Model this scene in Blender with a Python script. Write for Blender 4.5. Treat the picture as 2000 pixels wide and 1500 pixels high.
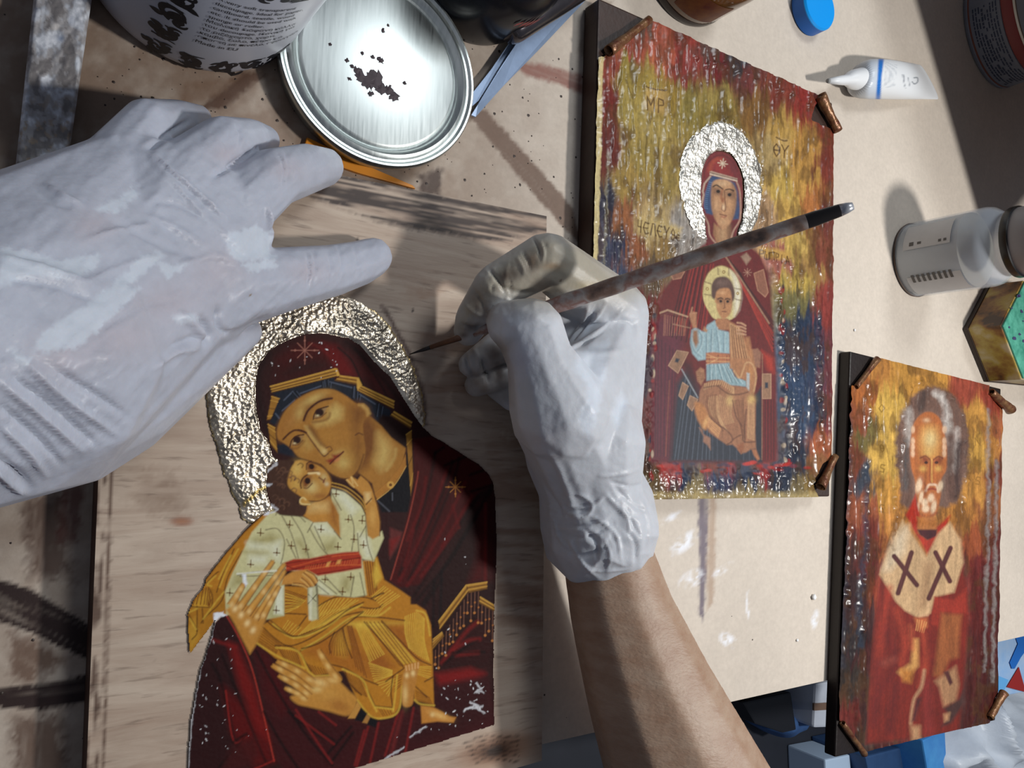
import bpy, bmesh, math, random
import numpy as np
from mathutils import Vector, Matrix
for o in list(bpy.data.objects): bpy.data.objects.remove(o)
SC = bpy.context.scene
COL = SC.collection
# ---------------------------------------------------------------- camera
HC = 0.35                                   # camera height above the table
TH, AL, RO, FPX = math.radians(33.968), math.radians(7.643), math.radians(2.2435), 1527.9
_d = np.array([math.sin(TH)*math.cos(AL), math.sin(TH)*math.sin(AL), -math.cos(TH)])
_r = np.cross(_d, [0, 1., 0]); _r /= np.linalg.norm(_r); _u = np.cross(_r, _d)
RX = math.cos(RO)*_r + math.sin(RO)*_u; UY = -math.sin(RO)*_r + math.cos(RO)*_u; DZ = _d
CAMP = np.array([0, 0, HC])
cam = bpy.data.cameras.new('camera'); camo = bpy.data.objects.new('camera', cam); COL.objects.link(camo)
cam.sensor_fit = 'HORIZONTAL'; cam.sensor_width = 36; cam.lens = 36*FPX/2000; cam.clip_start = .01; cam.clip_end = 50
M = Matrix.Identity(4)
for i in range(3):
    M[i][0] = RX[i]; M[i][1] = UY[i]; M[i][2] = -DZ[i]; M[i][3] = CAMP[i]
camo.matrix_world = M
SC.camera = camo
# ---------------------------------------------------------------- light
SC.view_settings.view_transform = 'Standard'; SC.view_settings.look = 'None'
SC.view_settings.exposure = 0.0; SC.view_settings.gamma = 1; SC.view_settings.use_curve_mapping = False
W = bpy.data.worlds.new('room_light'); SC.world = W; W.use_nodes = True
bg = W.node_tree.nodes['Background']; bg.inputs[0].default_value = (.72, .80, 1.0, 1); bg.inputs[1].default_value = .14
def area(name, loc, target, size, power, col, shape='DISK'):
    l = bpy.data.lights.new(name, 'AREA'); l.shape = shape; l.size = size; l.energy = power; l.color = col
    o = bpy.data.objects.new(name, l); COL.objects.link(o); o.location = loc
    o.rotation_euler = (Vector(target)-Vector(loc)).to_track_quat('-Z', 'Y').to_euler()
    return o
LAMP = area('desk_lamp_light', (.72, -.05, .72), (.40, .06, 0), .075, 5.6, (1, .98, .945))
CEIL = area('ceiling_light', (.75, 1.05, 1.55), (.3, .1, 0), .5, 12, (.92, .97, 1), 'SQUARE')
# ---------------------------------------------------------------- helpers
def P(x, y, z=0.0):
    """photo point (2000x1500) -> world point at height z"""
    v = DZ + (x-1000)/FPX*RX + (750-y)/FPX*UY
    return CAMP + v*((z-HC)/v[2])
def proj(p):
    q = np.asarray(p, float)-CAMP; z = q@DZ
    return np.stack([1000+FPX*(q@RX)/z, 750-FPX*(q@UY)/z], -1)
def pxm(p):                                   # metres per photo pixel at p
    return float((np.asarray(p)-CAMP)@DZ)/FPX
def lin(c, k=1.0):
    c = np.asarray(c, float)/255.0
    return np.where(c <= .04045, c/12.92, ((c+.055)/1.055)**2.4)/k
def T(o, pts):
    ox, oy, s = o
    return [(ox+x/s, oy+y/s) for x, y in pts]
def link(name, me, mat=None, parent=None, smooth=False):
    o = bpy.data.objects.new(name, me); COL.objects.link(o)
    if mat: me.materials.append(mat)
    if smooth: me.shade_smooth()
    if parent: o.parent = parent
    return o
def mesh(name, v, f, mat=None, parent=None, smooth=False):
    me = bpy.data.meshes.new(name); me.from_pydata([tuple(map(float, a)) for a in v], [], [tuple(a) for a in f]); me.update()
    bm = bmesh.new(); bm.from_mesh(me); bmesh.ops.recalc_face_normals(bm, faces=bm.faces); bm.to_mesh(me); bm.free()
    return link(name, me, mat, parent, smooth)
def frombm(name, bm, mat=None, parent=None, smooth=False):
    me = bpy.data.meshes.new(name); bmesh.ops.recalc_face_normals(bm, faces=bm.faces); bm.to_mesh(me); bm.free()
    return link(name, me, mat, parent, smooth)
def tag(o, label, cat, group=None, kind=None):
    if label: o['label'] = label
    if cat: o['category'] = cat
    if group: o['group'] = group
    if kind: o['kind'] = kind
    return o
def empty(name, label, cat, group=None):
    o = bpy.data.objects.new(name, None); COL.objects.link(o); o.empty_display_size = .01
    return tag(o, label, cat, group)
def prism(bm, pts, z0, z1, bev=0, seg=2):
    """extruded outline (world xy) between heights"""
    b = bmesh.new(); n = len(pts)
    lo = [b.verts.new((p[0], p[1], z0)) for p in pts]; hi = [b.verts.new((p[0], p[1], z1)) for p in pts]
    b.faces.new(lo[::-1]); b.faces.new(hi)
    for i in range(n): b.faces.new((lo[i], lo[(i+1) % n], hi[(i+1) % n], hi[i]))
    if bev: bmesh.ops.bevel(b, geom=list(b.edges), offset=bev, segments=seg, affect='EDGES', profile=.6)
    me = bpy.data.meshes.new('t'); b.to_mesh(me); b.free(); bm.from_mesh(me); bpy.data.meshes.remove(me)
def lathe(prof, seg=48, a0=0, a1=2*math.pi):
    full = abs(a1-a0-2*math.pi) < 1e-6; n = seg if full else seg+1
    v = []; f = []
    for r, z in prof:
        for i in range(n):
            a = a0+(a1-a0)*i/seg; v.append((r*math.cos(a), r*math.sin(a), z))
    for j in range(len(prof)-1):
        for i in range(seg):
            k = (i+1) % n; f.append((j*n+i, j*n+k, (j+1)*n+k, (j+1)*n+i))
    return v, f
def tubemesh(path, rad, seg=12, cap=True, flat=1.0):
    path = [np.asarray(p, float) for p in path]; n = len(path); v = []; f = []
    up = np.array([0, 0, 1.])
    for i, p in enumerate(path):
        t = path[min(i+1, n-1)]-path[max(i-1, 0)]; t /= np.linalg.norm(t)
        a = np.cross(t, up); 
        if np.linalg.norm(a) < 1e-5: a = np.array([1., 0, 0])
        a /= np.linalg.norm(a); b = np.cross(a, t)
        for k in range(seg):
            w = 2*math.pi*k/seg; v.append(p+rad[i]*(math.cos(w)*a+flat*math.sin(w)*b))
    for i in range(n-1):
        for k in range(seg):
            f.append((i*seg+k, i*seg+(k+1) % seg, (i+1)*seg+(k+1) % seg, (i+1)*seg+k))
    if cap: f.append(tuple(range(seg))[::-1]); f.append(tuple(range((n-1)*seg, n*seg)))
    return v, f
def spl(pts, closed=False, n=6):
    """Catmull-Rom through points"""
    p = [np.asarray(q, float) for q in pts]; m = len(p); out = []
    rng = range(m) if closed else range(m-1)
    for i in rng:
        a = p[(i-1) % m] if closed or i > 0 else p[0]; b = p[i]; c = p[(i+1) % m]; d = p[(i+2) % m] if closed or i+2 < m else p[-1]
        for k in range(n):
            t = k/n; out.append(.5*((2*b)+(c-a)*t+(2*a-5*b+4*c-d)*t*t+(3*b-a-3*c+d)*t**3))
    if not closed: out.append(p[-1])
    return [tuple(q) for q in out]
def vnoise(x, y, seed=0):
    xi = np.floor(x).astype(np.int64); yi = np.floor(y).astype(np.int64); fx = x-xi; fy = y-yi
    fx = fx*fx*(3-2*fx); fy = fy*fy*(3-2*fy)
    def h(a, b):
        n = (a*374761393+b*668265263+seed*144665) & 0x7fffffff
        n = ((n ^ (n >> 13))*1274126177) & 0x7fffffff
        n = ((n ^ (n >> 16))*668265263) & 0x7fffffff
        return (n & 0xffff)/65535.0
    return (h(xi, yi)*(1-fx)+h(xi+1, yi)*fx)*(1-fy)+(h(xi, yi+1)*(1-fx)+h(xi+1, yi+1)*fx)*fy
def fbm(x, y, seed=0, o=4):
    s = 0; a = .5; t = 0
    for i in range(o):
        s = s+a*vnoise(x*2**i+i*17.3, y*2**i+i*9.1, seed+i); t += a; a *= .55
    return s/t
# ---------------------------------------------------------------- painter: fills and strokes on a cloud of points
class Painter:
    def __init__(s, px, base, k=1.0):
        s.x = px[:, 0].copy(); s.y = px[:, 1].copy(); s.k = k; s.n = len(px)
        s.c = np.tile(lin(base, k), (s.n, 1)).astype(float); s.ok = None; s.h = np.zeros(s.n); s.m = np.zeros(s.n)
    def _sel(s, P_, pad):
        a = np.asarray(P_, float); lo = a.min(0)-pad; hi = a.max(0)+pad
        m = (s.x > lo[0]) & (s.x < hi[0]) & (s.y > lo[1]) & (s.y < hi[1])
        if s.ok is not None: m &= s.ok
        return np.nonzero(m)[0]
    @staticmethod
    def _d(x, y, a, closed, inside=True):
        a = np.asarray(a, float); n = len(a); d = np.full(x.shape, 1e9); ins = np.zeros(x.shape, bool)
        for i in range(n if closed else n-1):
            p = a[i]; q = a[(i+1) % n]; e = q-p; L = e@e
            t = np.clip(((x-p[0])*e[0]+(y-p[1])*e[1])/(L+1e-12), 0, 1)
            d = np.minimum(d, (x-p[0]-t*e[0])**2+(y-p[1]-t*e[1])**2)
            if closed and inside:
                c = (p[1] > y) != (q[1] > y)
                if c.any(): ins ^= c & (x < (q[0]-p[0])*(y-p[1])/((q[1]-p[1]) if q[1] != p[1] else 1e-9)+p[0])
        return np.sqrt(d), ins
    def cov(s, pts, feather=1.0, closed=True, w=0, jit=0, seed=0):
        i = s._sel(pts, feather+w+2+jit)
        if not len(i): return i, None
        x, y = s.x[i], s.y[i]
        if jit:
            x = x+jit*(fbm(x/9, y/9, seed+3, 3)-.5)*2; y = y+jit*(fbm(x/9+40, y/9, seed+5, 3)-.5)*2
        d, ins = s._d(x, y, pts, closed)
        if closed and not w: sd = np.where(ins, d, -d)
        else: sd = w/2-d
        return i, np.clip(.5+sd/feather/1.0*.5, 0, 1)
    def fill(s, pts, col, feather=1.0, a=1.0, sm=False, jit=0, seed=0):
        if sm: pts = spl(pts, True)
        i, al = s.cov(pts, feather, jit=jit, seed=seed)
        if al is not None: al = (al*a)[:, None]; s.c[i] = s.c[i]*(1-al)+lin(col, s.k)*al
    def stroke(s, pts, col, w=2.0, feather=.8, a=1.0, sm=False, jit=0, seed=0):
        if sm: pts = spl(pts)
        i, al = s.cov(pts, feather, False, w, jit=jit, seed=seed)
        if al is not None: al = (al*a)[:, None]; s.c[i] = s.c[i]*(1-al)+lin(col, s.k)*al
    def blob(s, c, rx, ry, col, a=1.0, rot=0, soft=1.0):
        r = max(rx, ry)*2; i = s._sel([(c[0]-r, c[1]-r), (c[0]+r, c[1]+r)], 0)
        if not len(i): return
        dx = s.x[i]-c[0]; dy = s.y[i]-c[1]; cs, sn = math.cos(rot), math.sin(rot)
        q = ((dx*cs+dy*sn)/rx)**2+((-dx*sn+dy*cs)/ry)**2
        al = (np.exp(-q*1.4/soft) if soft >= 1 else 1/(1+np.exp((np.sqrt(q)-1)/max(soft, .02)*4)))[:, None]*a
        s.c[i] = s.c[i]*(1-al)+lin(col, s.k)*al
    def hatch(s, A, B, n, col, w=1.2, a=1.0, bend=0, t0=0.0, t1=1.0, jr=0):
        A = np.asarray(spl(A, n=8)); B = np.asarray(spl(B, n=8))
        def at(C, t):
            k = t*(len(C)-1); j = min(int(k), len(C)-2); return C[j]*(1-k+j)+C[j+1]*(k-j)
        for q in range(n):
            t = (q+.5)/n; p, r = at(A, t), at(B, t); u = t0+jr*random.random()*(t1-t0); v = t1-jr*random.random()*(t1-t0)*.6
            p, r = p+(r-p)*u, p+(r-p)*v; mpt = (p+r)/2; e = r-p
            s.stroke([tuple(p), (mpt[0]-e[1]*bend, mpt[1]+e[0]*bend), tuple(r)], col, w, .9, a, sm=bend != 0)
    def mask(s, pts, sm=False, jit=0, feather=.6, seed=0):
        if sm: pts = spl(pts, True)
        i, al = s.cov(pts, feather, jit=jit, seed=seed)
        if al is not None: s.m[i] = np.maximum(s.m[i], al)
    def raise_(s, pts, h, w=0, feather=6.0, closed=True, sm=False, jit=0, seed=0):
        if sm: pts = spl(pts, closed)
        i, al = s.cov(pts, feather, closed, w, jit=jit, seed=seed)
        if al is not None: al = al*al*(3-2*al); s.h[i] += h*al
class Canvas:
    """a rectangular sheet lying on a panel: grid of real vertices with colour and relief"""
    def __init__(s, rect, z, px0, px1, step, base, k):
        x, y, a, w, h = rect; s.z = z
        c, sn = math.cos(a), math.sin(a)
        q = np.array([P(px0[0], px0[1], z), P(px1[0], px0[1], z), P(px1[0], px1[1], z), P(px0[0], px1[1], z)])[:, :2]-[x, y]
        loc = np.stack([q[:, 0]*c+q[:, 1]*sn, -q[:, 0]*sn+q[:, 1]*c], -1)
        u0, u1 = max(loc[:, 0].min(), 0), min(loc[:, 0].max(), w); v0, v1 = max(loc[:, 1].min(), -h), min(loc[:, 1].max(), 0)
        s.nu = int((u1-u0)/step)+1; s.nv = int((v1-v0)/step)+1
        U, V = np.meshgrid(np.linspace(u0, u1, s.nu), np.linspace(v0, v1, s.nv))
        s.U, s.V = U.ravel(), V.ravel()
        s.w = np.stack([x+s.U*c-s.V*sn, y+s.U*sn+s.V*c, np.full(s.U.size, z)], -1)
        s.p = Painter(proj(s.w), base, k)
    def build(s, name, mat, parent, keep=None, thick=.0004, extra=None):
        nu, nv = s.nu, s.nv; W_ = s.w.copy(); W_[:, 2] += thick+s.p.h
        idx = np.arange(nu*nv).reshape(nv, nu)
        f = np.stack([idx[:-1, :-1], idx[:-1, 1:], idx[1:, 1:], idx[1:, :-1]], -1).reshape(-1, 4)
        if keep is not None: f = f[(keep[f].sum(1) >= 3)]
        us = np.unique(f); mp = np.full(nu*nv, -1); mp[us] = np.arange(len(us)); f = mp[f]; W_ = W_[us]
        me = bpy.data.meshes.new(name)
        me.vertices.add(len(us)); me.vertices.foreach_set('co', W_.ravel())
        me.loops.add(f.size); me.loops.foreach_set('vertex_index', f.ravel().astype(np.int32))
        me.polygons.add(len(f)); me.polygons.foreach_set('loop_start', np.arange(0, f.size, 4, dtype=np.int32))
        me.update(calc_edges=True)
        setcol(me, s.p.c[us])
        for kx, arr in (extra or {}).items():
            at = me.attributes.new(kx, 'FLOAT', 'POINT'); at.data.foreach_set('value', arr[us].astype(np.float32))
        return link(name, me, mat, parent, True)
def setcol(me, c):
    at = me.attributes.new('Col', 'FLOAT_COLOR', 'POINT')
    c4 = np.ones((len(c), 4), np.float32); c4[:, :3] = np.clip(c, 0, 1); at.data.foreach_set('color', c4.ravel())
# ---------------------------------------------------------------- materials
def mat(name, col=(.8, .8, .8), rough=.5, metal=0, var=0, vscale=40, bump=0, bscale=200, stretch=None, attr=False, coat=0, trans=0, ior=1.45,
        col2=None, spec=.5, alpha=1, sss=0, coords='Object', detail=6, bdist=.001, croughness=.08):
    m = bpy.data.materials.new(name); m.use_nodes = True; nt = m.node_tree; N = nt.nodes; L = nt.links; b = N['Principled BSDF']
    if not attr and isinstance(col[0], int): col = tuple(lin(col))
    if col2 is not None and isinstance(col2[0], int): col2 = tuple(lin(col2))
    b.inputs['Roughness'].default_value = rough; b.inputs['Metallic'].default_value = metal; b.inputs['IOR'].default_value = ior
    b.inputs['Specular IOR Level'].default_value = spec; b.inputs['Coat Weight'].default_value = coat; b.inputs['Coat Roughness'].default_value = croughness
    b.inputs['Transmission Weight'].default_value = trans; b.inputs['Alpha'].default_value = alpha
    if sss: b.inputs['Subsurface Weight'].default_value = sss; b.inputs['Subsurface Radius'].default_value = (.006, .003, .002); b.inputs['Subsurface Scale'].default_value = 1
    tc = N.new('ShaderNodeTexCoord'); mp = N.new('ShaderNodeMapping'); L.new(tc.outputs[coords], mp.inputs[0])
    if stretch: mp.inputs['Scale'].default_value = stretch
    src = None
    if attr:
        at = N.new('ShaderNodeAttribute'); at.attribute_name = 'Col'; src = at.outputs['Color']
    if var:
        nz = N.new('ShaderNodeTexNoise'); nz.inputs['Scale'].default_value = vscale; nz.inputs['Detail'].default_value = detail; nz.inputs['Roughness'].default_value = .65
        L.new(mp.outputs[0], nz.inputs['Vector'])
        mr = N.new('ShaderNodeMapRange'); mr.inputs[1].default_value = .3; mr.inputs[2].default_value = .7; L.new(nz.outputs['Fac'], mr.inputs[0])
        mx = N.new('ShaderNodeMix'); mx.data_type = 'RGBA'
        if attr:
            mx.blend_type = 'MULTIPLY'; mx.inputs[0].default_value = 1; L.new(src, mx.inputs[6])
            mr.inputs[3].default_value = 1-var; mr.inputs[4].default_value = 1+var*.6
            L.new(mr.outputs[0], mx.inputs[7])
        else:
            c2 = col2 if col2 is not None else tuple(x*(1-var) for x in col)
            mx.inputs[6].default_value = (*col, 1); mx.inputs[7].default_value = (*c2, 1); L.new(mr.outputs[0], mx.inputs[0])
        src = mx.outputs[2]
    if src is not None: L.new(src, b.inputs['Base Color'])
    else: b.inputs['Base Color'].default_value = (*col, 1)
    if bump:
        n2 = N.new('ShaderNodeTexNoise'); n2.inputs['Scale'].default_value = bscale; n2.inputs['Detail'].default_value = 5
        L.new(mp.outputs[0], n2.inputs['Vector'])
        bp = N.new('ShaderNodeBump'); bp.inputs['Strength'].default_value = bump; bp.inputs['Distance'].default_value = bdist
        L.new(n2.outputs['Fac'], bp.inputs['Height']); L.new(bp.outputs[0], b.inputs['Normal'])
    return m
random.seed(4)
# ================================================================ table, floor
S_ = HC/.42
def rectpts(r):
    x, y, a, w, h = r; c, s = math.cos(a), math.sin(a)
    return [(x+u*c-v*s, y+u*s+v*c) for u, v in ((0, 0), (0, -h), (w, -h), (w, 0))]
R1 = (.03856*S_, .13726*S_, .03345, .25034*S_, .34126*S_)
R2 = (.32439*S_, .30343*S_, .00288, .26379*S_, .33903*S_)
R3 = (.60469*S_, .08840*S_, -.05020, .26501*S_, .33193*S_)
Z1, Z2, Z3 = .02*S_, .022*S_, .03*S_
TY0 = -.19466*S_
def rez(R, z, zn):
    k = (HC-zn)/(HC-z); return (R[0]*k, R[1]*k, R[2], R[3]*k, R[4]*k)
R2 = rez(R2, Z2, .0135); Z2 = .0135; R3 = rez(R3, Z3, .0095); Z3 = .0095
fl = mesh('floor', [(-2, -2.5, -.72), (3, -2.5, -.72), (3, 2.5, -.72), (-2, 2.5, -.72)], [(0, 1, 2, 3)], mat('floor_tile', (52, 56, 66), .6, var=.4, vscale=6))
tag(fl, 'dark floor under the table', None, kind='structure')
tbl = empty('work_table', 'beige fibreboard work table stained with brown brush strokes and splashes', 'table')
m_side = mat('fibreboard_edge', (96, 70, 52), .8, var=.3, vscale=60)
bm = bmesh.new(); prism(bm, [(-.35, TY0), (1.25, TY0), (1.25, .85), (-.35, .85)], -.018, -.0006); frombm('table_core', bm, m_side, tbl)
for lx, ly in ((-.3, TY0+.05), (1.2, TY0+.05), (-.3, .8), (1.2, .8)):
    bm = bmesh.new(); prism(bm, [(lx-.025, ly-.025), (lx+.025, ly-.025), (lx+.025, ly+.025), (lx-.025, ly+.025)], -.72, -.018, .002); frombm('table_leg', bm, m_side, tbl)
# worn top sheet with its stains
class Flat(Canvas):
    def __init__(s, x0, x1, y0, y1, step, base, k):
        s.z = -.0006; ar = np.arange
        gx = np.concatenate([ar(x0, -.02, .01), ar(-.02, .32, .001), ar(.32, .86, .002), ar(.86, x1, .01), [x1]]); gy = np.concatenate([ar(y0, .32, .0013), ar(.32, .5, .003), ar(.5, y1, .01), [y1]]); s.nu, s.nv = len(gx), len(gy)
        U, V = np.meshgrid(gx, gy); s.U, s.V = U.ravel(), V.ravel()
        s.w = np.stack([s.U, s.V, np.full(s.U.size, s.z)], -1); s.p = Painter(proj(s.w), base, k)
K0 = .92
tc = Flat(-.35, 1.25, TY0, .85, .0021, (196, 185, 172), K0); p = tc.p
n1 = fbm(tc.U*14, tc.V*14, 3); n2 = fbm(tc.U*160, tc.V*160, 8)
p.c *= (.88+.18*n1+.10*n2)[:, None]
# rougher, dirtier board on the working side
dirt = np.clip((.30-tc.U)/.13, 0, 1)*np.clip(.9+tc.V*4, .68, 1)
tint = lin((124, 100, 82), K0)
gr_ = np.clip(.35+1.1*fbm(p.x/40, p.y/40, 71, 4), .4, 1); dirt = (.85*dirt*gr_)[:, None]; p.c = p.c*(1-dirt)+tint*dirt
br = (84, 62, 50); db = (58, 40, 34)
def streaks(pts, col, a, jit=10, seed=0, along=(1, 0), feather=5):
    i, al = p.cov(pts, feather, jit=jit, seed=seed)
    if al is None: return
    u = p.x[i]*along[0]+p.y[i]*along[1]; v = -p.x[i]*along[1]+p.y[i]*along[0]
    g = np.clip(.45+1.3*fbm(u/120, v/9, seed, 3), .4, 1)
    al = (al*a*g)[:, None]; p.c[i] = p.c[i]*(1-al)+lin(col, K0)*al
streaks([(905, 215), (948, 215), (1118, 405), (1135, 480), (1095, 440), (1035, 372)], (98, 74, 60), .85, 4, 1, (.65, .76), 3)
streaks([(1000, 120), (1050, 125), (1140, 150), (1140, 185), (1090, 165), (1030, 150)], (120, 62, 50), .8, 5, 2, (.95, .3))
streaks([(815, 340), (862, 330), (858, 385), (820, 380)], db, .85, 6, 3, (.2, 1))
streaks([(475, 135), (520, 150), (430, 215), (385, 215)], (82, 56, 42), .9, 7, 4, (-.8, .6))
streaks([(360, 165), (470, 150), (420, 190), (350, 210)], (120, 92, 72), .6, 6, 5, (-.8, .6))
streaks([(-40, 1120), (60, 1150), (200, 1235), (200, 1300), (60, 1235), (-40, 1200)], (44, 30, 28), 1, 3, 6, (.9, .42), 2)
streaks([(-40, 1345), (80, 1335), (200, 1312), (200, 1362), (90, 1385), (-40, 1380)], (44, 30, 28), 1, 4, 7, (1, -.1), 2)
streaks([(40, 980), (120, 960), (140, 1130), (60, 1130)], (76, 52, 42), .8, 20, 8, (.05, 1), 14)
streaks([(20, 1400), (120, 1395), (130, 1520), (30, 1520)], (82, 58, 46), .8, 20, 9, (0, 1), 14)
streaks([(120, 950), (165, 950), (150, 1060), (110, 1060)], (84, 30, 24), .7, 12, 10, (0, 1), 8)
streaks([(20, 1230), (130, 1290), (60, 1330), (20, 1320)], (90, 64, 50), .8, 14, 11, (.8, .5), 8)
streaks([(1145, 0), (1200, 0), (1160, 110), (1130, 110)], (120, 100, 82), .6, 6, 12, (0, 1))
# grey paint line with white smears between the panels
streaks([(1362, 960), (1382, 960), (1378, 1130), (1372, 1215), (1364, 1200), (1364, 1100)], (108, 98, 108), .95, 3, 13, (0, 1), 2)
streaks([(1384, 960), (1398, 960), (1392, 1180), (1378, 1190)], (150, 118, 92), .6, 4, 14, (0, 1), 3)
for cx, cy, rx, ry, ro in ((1335, 1060, 40, 16, -.7), (1350, 1130, 30, 18, -.5), (1410, 1112, 26, 8, -.6), (1420, 1250, 22, 14, .6), (1460, 1180, 5, 30, 0), (1310, 1010, 26, 8, -.5), (1590, 1210, 8, 22, .2)):
    i = p._sel([(cx-60, cy-60), (cx+60, cy+60)], 0); dx, dy = p.x[i]-cx, p.y[i]-cy; c_, s__ = math.cos(ro), math.sin(ro)
    q = ((dx*c_+dy*s__)/rx)**2+((-dx*s__+dy*c_)/ry)**2; al = np.clip(1.1-q, 0, 1)*np.clip((fbm(p.x[i]/12, p.y[i]/12, 31)-.38)*5, 0, 1)
    p.c[i] = p.c[i]*(1-al[:, None])+lin((226, 228, 234), K0)*al[:, None]
m_table = mat('fibreboard_top', rough=.55, attr=True, var=.08, vscale=300, bump=.12, bscale=900, bdist=.0004, spec=.35)
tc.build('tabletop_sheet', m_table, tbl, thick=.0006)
# splashes: countless small drops, one object
bm = bmesh.new()
for k in range(420):
    if k < 300: x, y = random.uniform(180, 1150), random.uniform(40, 480)
    else: x, y = random.uniform(0, 1600), random.uniform(0, 1450)
    if k >= 300 and x > 1250 and random.random() < .6: continue
    r = pxm(P(x, y))*random.choice([1, 1.2, 1.5, 1.8, 2.4, 3.4])*.9; c = P(x, y, .0002); n = 9; a0 = random.random()
    vs = [bm.verts.new((c[0]+r*random.uniform(.75, 1.2)*math.cos(a0+6.283*i/n), c[1]+r*random.uniform(.75, 1.2)*math.sin(a0+6.283*i/n), .0001)) for i in range(n)]
    t = bm.verts.new((c[0], c[1], .0003))
    for i in range(n): bm.faces.new((vs[i], vs[(i+1) % n], t))
o = frombm('paint_splashes', bm, mat('dried_drop', (54, 42, 36), .5), tbl); o['kind'] = 'stuff'
# white crumbs
m_crumb = mat('filler_crumb', (240, 241, 242), .95, var=.05, vscale=400, spec=.1)
def crumb(x, y, r, lab):
    b = bmesh.new(); bmesh.ops.create_icosphere(b, subdivisions=2, radius=r)
    for v in b.verts:
        v.co *= random.uniform(.75, 1.15); v.co.z *= .6
    c = P(x, y, .0); lo = min(v.co.z for v in b.verts)
    for v in b.verts: v.co += Vector((c[0], c[1], -lo))
    tag(frombm('filler_crumb', b, m_crumb, None, True), lab, 'crumb')
crumb(1587, 1166, .0022, 'white crumb lying on bare table left of the dark panel')
crumb(1556, 1250, .0011, 'tiny white crumb on table above the table edge')
crumb(1668, 645, .0011, 'tiny white speck on table below the round bottle')

# ================================================================ icon in progress (pale wooden panel)
ic = empty('icon_panel', 'pale wooden panel under the gloved hands with a haloed mother and child print', 'icon', 'icon panels')
def woodmat(name, c1, c2, ring, stretch, rough=.55):
    m = bpy.data.materials.new(name); m.use_nodes = True; nt = m.node_tree; N = nt.nodes; L = nt.links; b = N['Principled BSDF']; b.inputs['Roughness'].default_value = rough
    tc_ = N.new('ShaderNodeTexCoord'); mp = N.new('ShaderNodeMapping'); mp.inputs['Scale'].default_value = stretch; mp.inputs['Rotation'].default_value = (0, 0, .03); L.new(tc_.outputs['Object'], mp.inputs[0])
    n0 = N.new('ShaderNodeTexNoise'); n0.inputs['Scale'].default_value = 1; n0.inputs['Detail'].default_value = 8; n0.inputs['Roughness'].default_value = .62; n0.inputs['Distortion'].default_value = 1.2; L.new(mp.outputs[0], n0.inputs['Vector'])
    n3 = N.new('ShaderNodeTexNoise'); n3.inputs['Scale'].default_value = 6; n3.inputs['Detail'].default_value = 6; L.new(mp.outputs[0], n3.inputs['Vector'])
    cr = N.new('ShaderNodeValToRGB'); cr.color_ramp.elements[0].position = .3; cr.color_ramp.elements[1].position = .68
    cr.color_ramp.elements[0].color = (*lin(c2), 1); cr.color_ramp.elements[1].color = (*lin(c1), 1); L.new(n0.outputs['Fac'], cr.inputs[0])
    c3 = N.new('ShaderNodeValToRGB'); c3.color_ramp.elements[0].position = .30; c3.color_ramp.elements[1].position = .42; c3.color_ramp.elements[0].color = (*lin(ring), 1); c3.color_ramp.elements[1].color = (1, 1, 1, 1); L.new(n3.outputs['Fac'], c3.inputs[0])
    mx = N.new('ShaderNodeMix'); mx.data_type = 'RGBA'; mx.blend_type = 'MULTIPLY'; mx.inputs[0].default_value = .42; L.new(cr.outputs[0], mx.inputs[6]); L.new(c3.outputs[0], mx.inputs[7])
    at = N.new('ShaderNodeAttribute'); at.attribute_name = 'Col'; m2 = N.new('ShaderNodeMix'); m2.data_type = 'RGBA'; m2.blend_type = 'MULTIPLY'; m2.inputs[0].default_value = 1
    L.new(mx.outputs[2], m2.inputs[6]); L.new(at.outputs['Color'], m2.inputs[7]); L.new(m2.outputs[2], b.inputs['Base Color'])
    bp = N.new('ShaderNodeBump'); bp.inputs['Strength'].default_value = .25; bp.inputs['Distance'].default_value = .0006; L.new(n3.outputs['Fac'], bp.inputs['Height']); L.new(bp.outputs[0], b.inputs['Normal'])
    return m
m_wood = woodmat('raw_poplar', (190, 172, 154), (156, 132, 114), (112, 90, 76), (9, 70, 30))
m_woodside = mat('stained_edge', (74, 46, 34), .6, var=.5, vscale=90)
bm = bmesh.new(); prism(bm, rectpts(R1), .0005, Z1-.0002, .0008); frombm('board', bm, m_woodside, ic)
wc = Canvas(R1, Z1, (-200, 100), (1300, 1700), .0011, (255, 255, 255), 1.0); p = wc.p
n = fbm(p.x/60, p.y/60, 5); p.c *= (.90+.16*n)[:, None]
def wst(pts, col, a, jit=8, seed=0, L_=120, wd=7, feather=5, along=(1, 0), th=.35):
    i, al = p.cov(pts, feather, jit=jit, seed=seed)
    if al is None: return
    u = p.x[i]*along[0]+p.y[i]*along[1]; v = -p.x[i]*along[1]+p.y[i]*along[0]
    g = np.clip((fbm(u/L_, v/wd, seed+50, 4)-th)*5, 0, 1); al = (al*a*g)[:, None]; p.c[i] = p.c[i]*(1-al)+lin(col)*al
wst([(560, 335), (680, 340), (860, 378), (1075, 415), (1075, 455), (960, 472), (900, 460), (760, 440), (640, 395), (560, 370)], (84, 70, 66), 1, 6, 1, 130, 4, 5, (.98, .17), .36)
wst([(930, 430), (1075, 420), (1075, 470), (960, 480)], (235, 228, 222), .4, 6, 2, 140, 6, 8, (.98, .17), .5)
wst([(180, 880), (210, 880), (190, 1520), (165, 1520)], (110, 84, 70), .9, 5, 3, 9, 60, 3, (1, 0), .42)
wst([(215, 900), (222, 900), (202, 1520), (196, 1520)], (120, 94, 78), .9, 3, 4, 200, 4, 2, (0, 1), .3)
wst([(230, 900), (340, 930), (360, 990), (300, 1000), (240, 960)], (168, 148, 130), .6, 20, 5, 120, 30, 20, (1, 0), .3)
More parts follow.
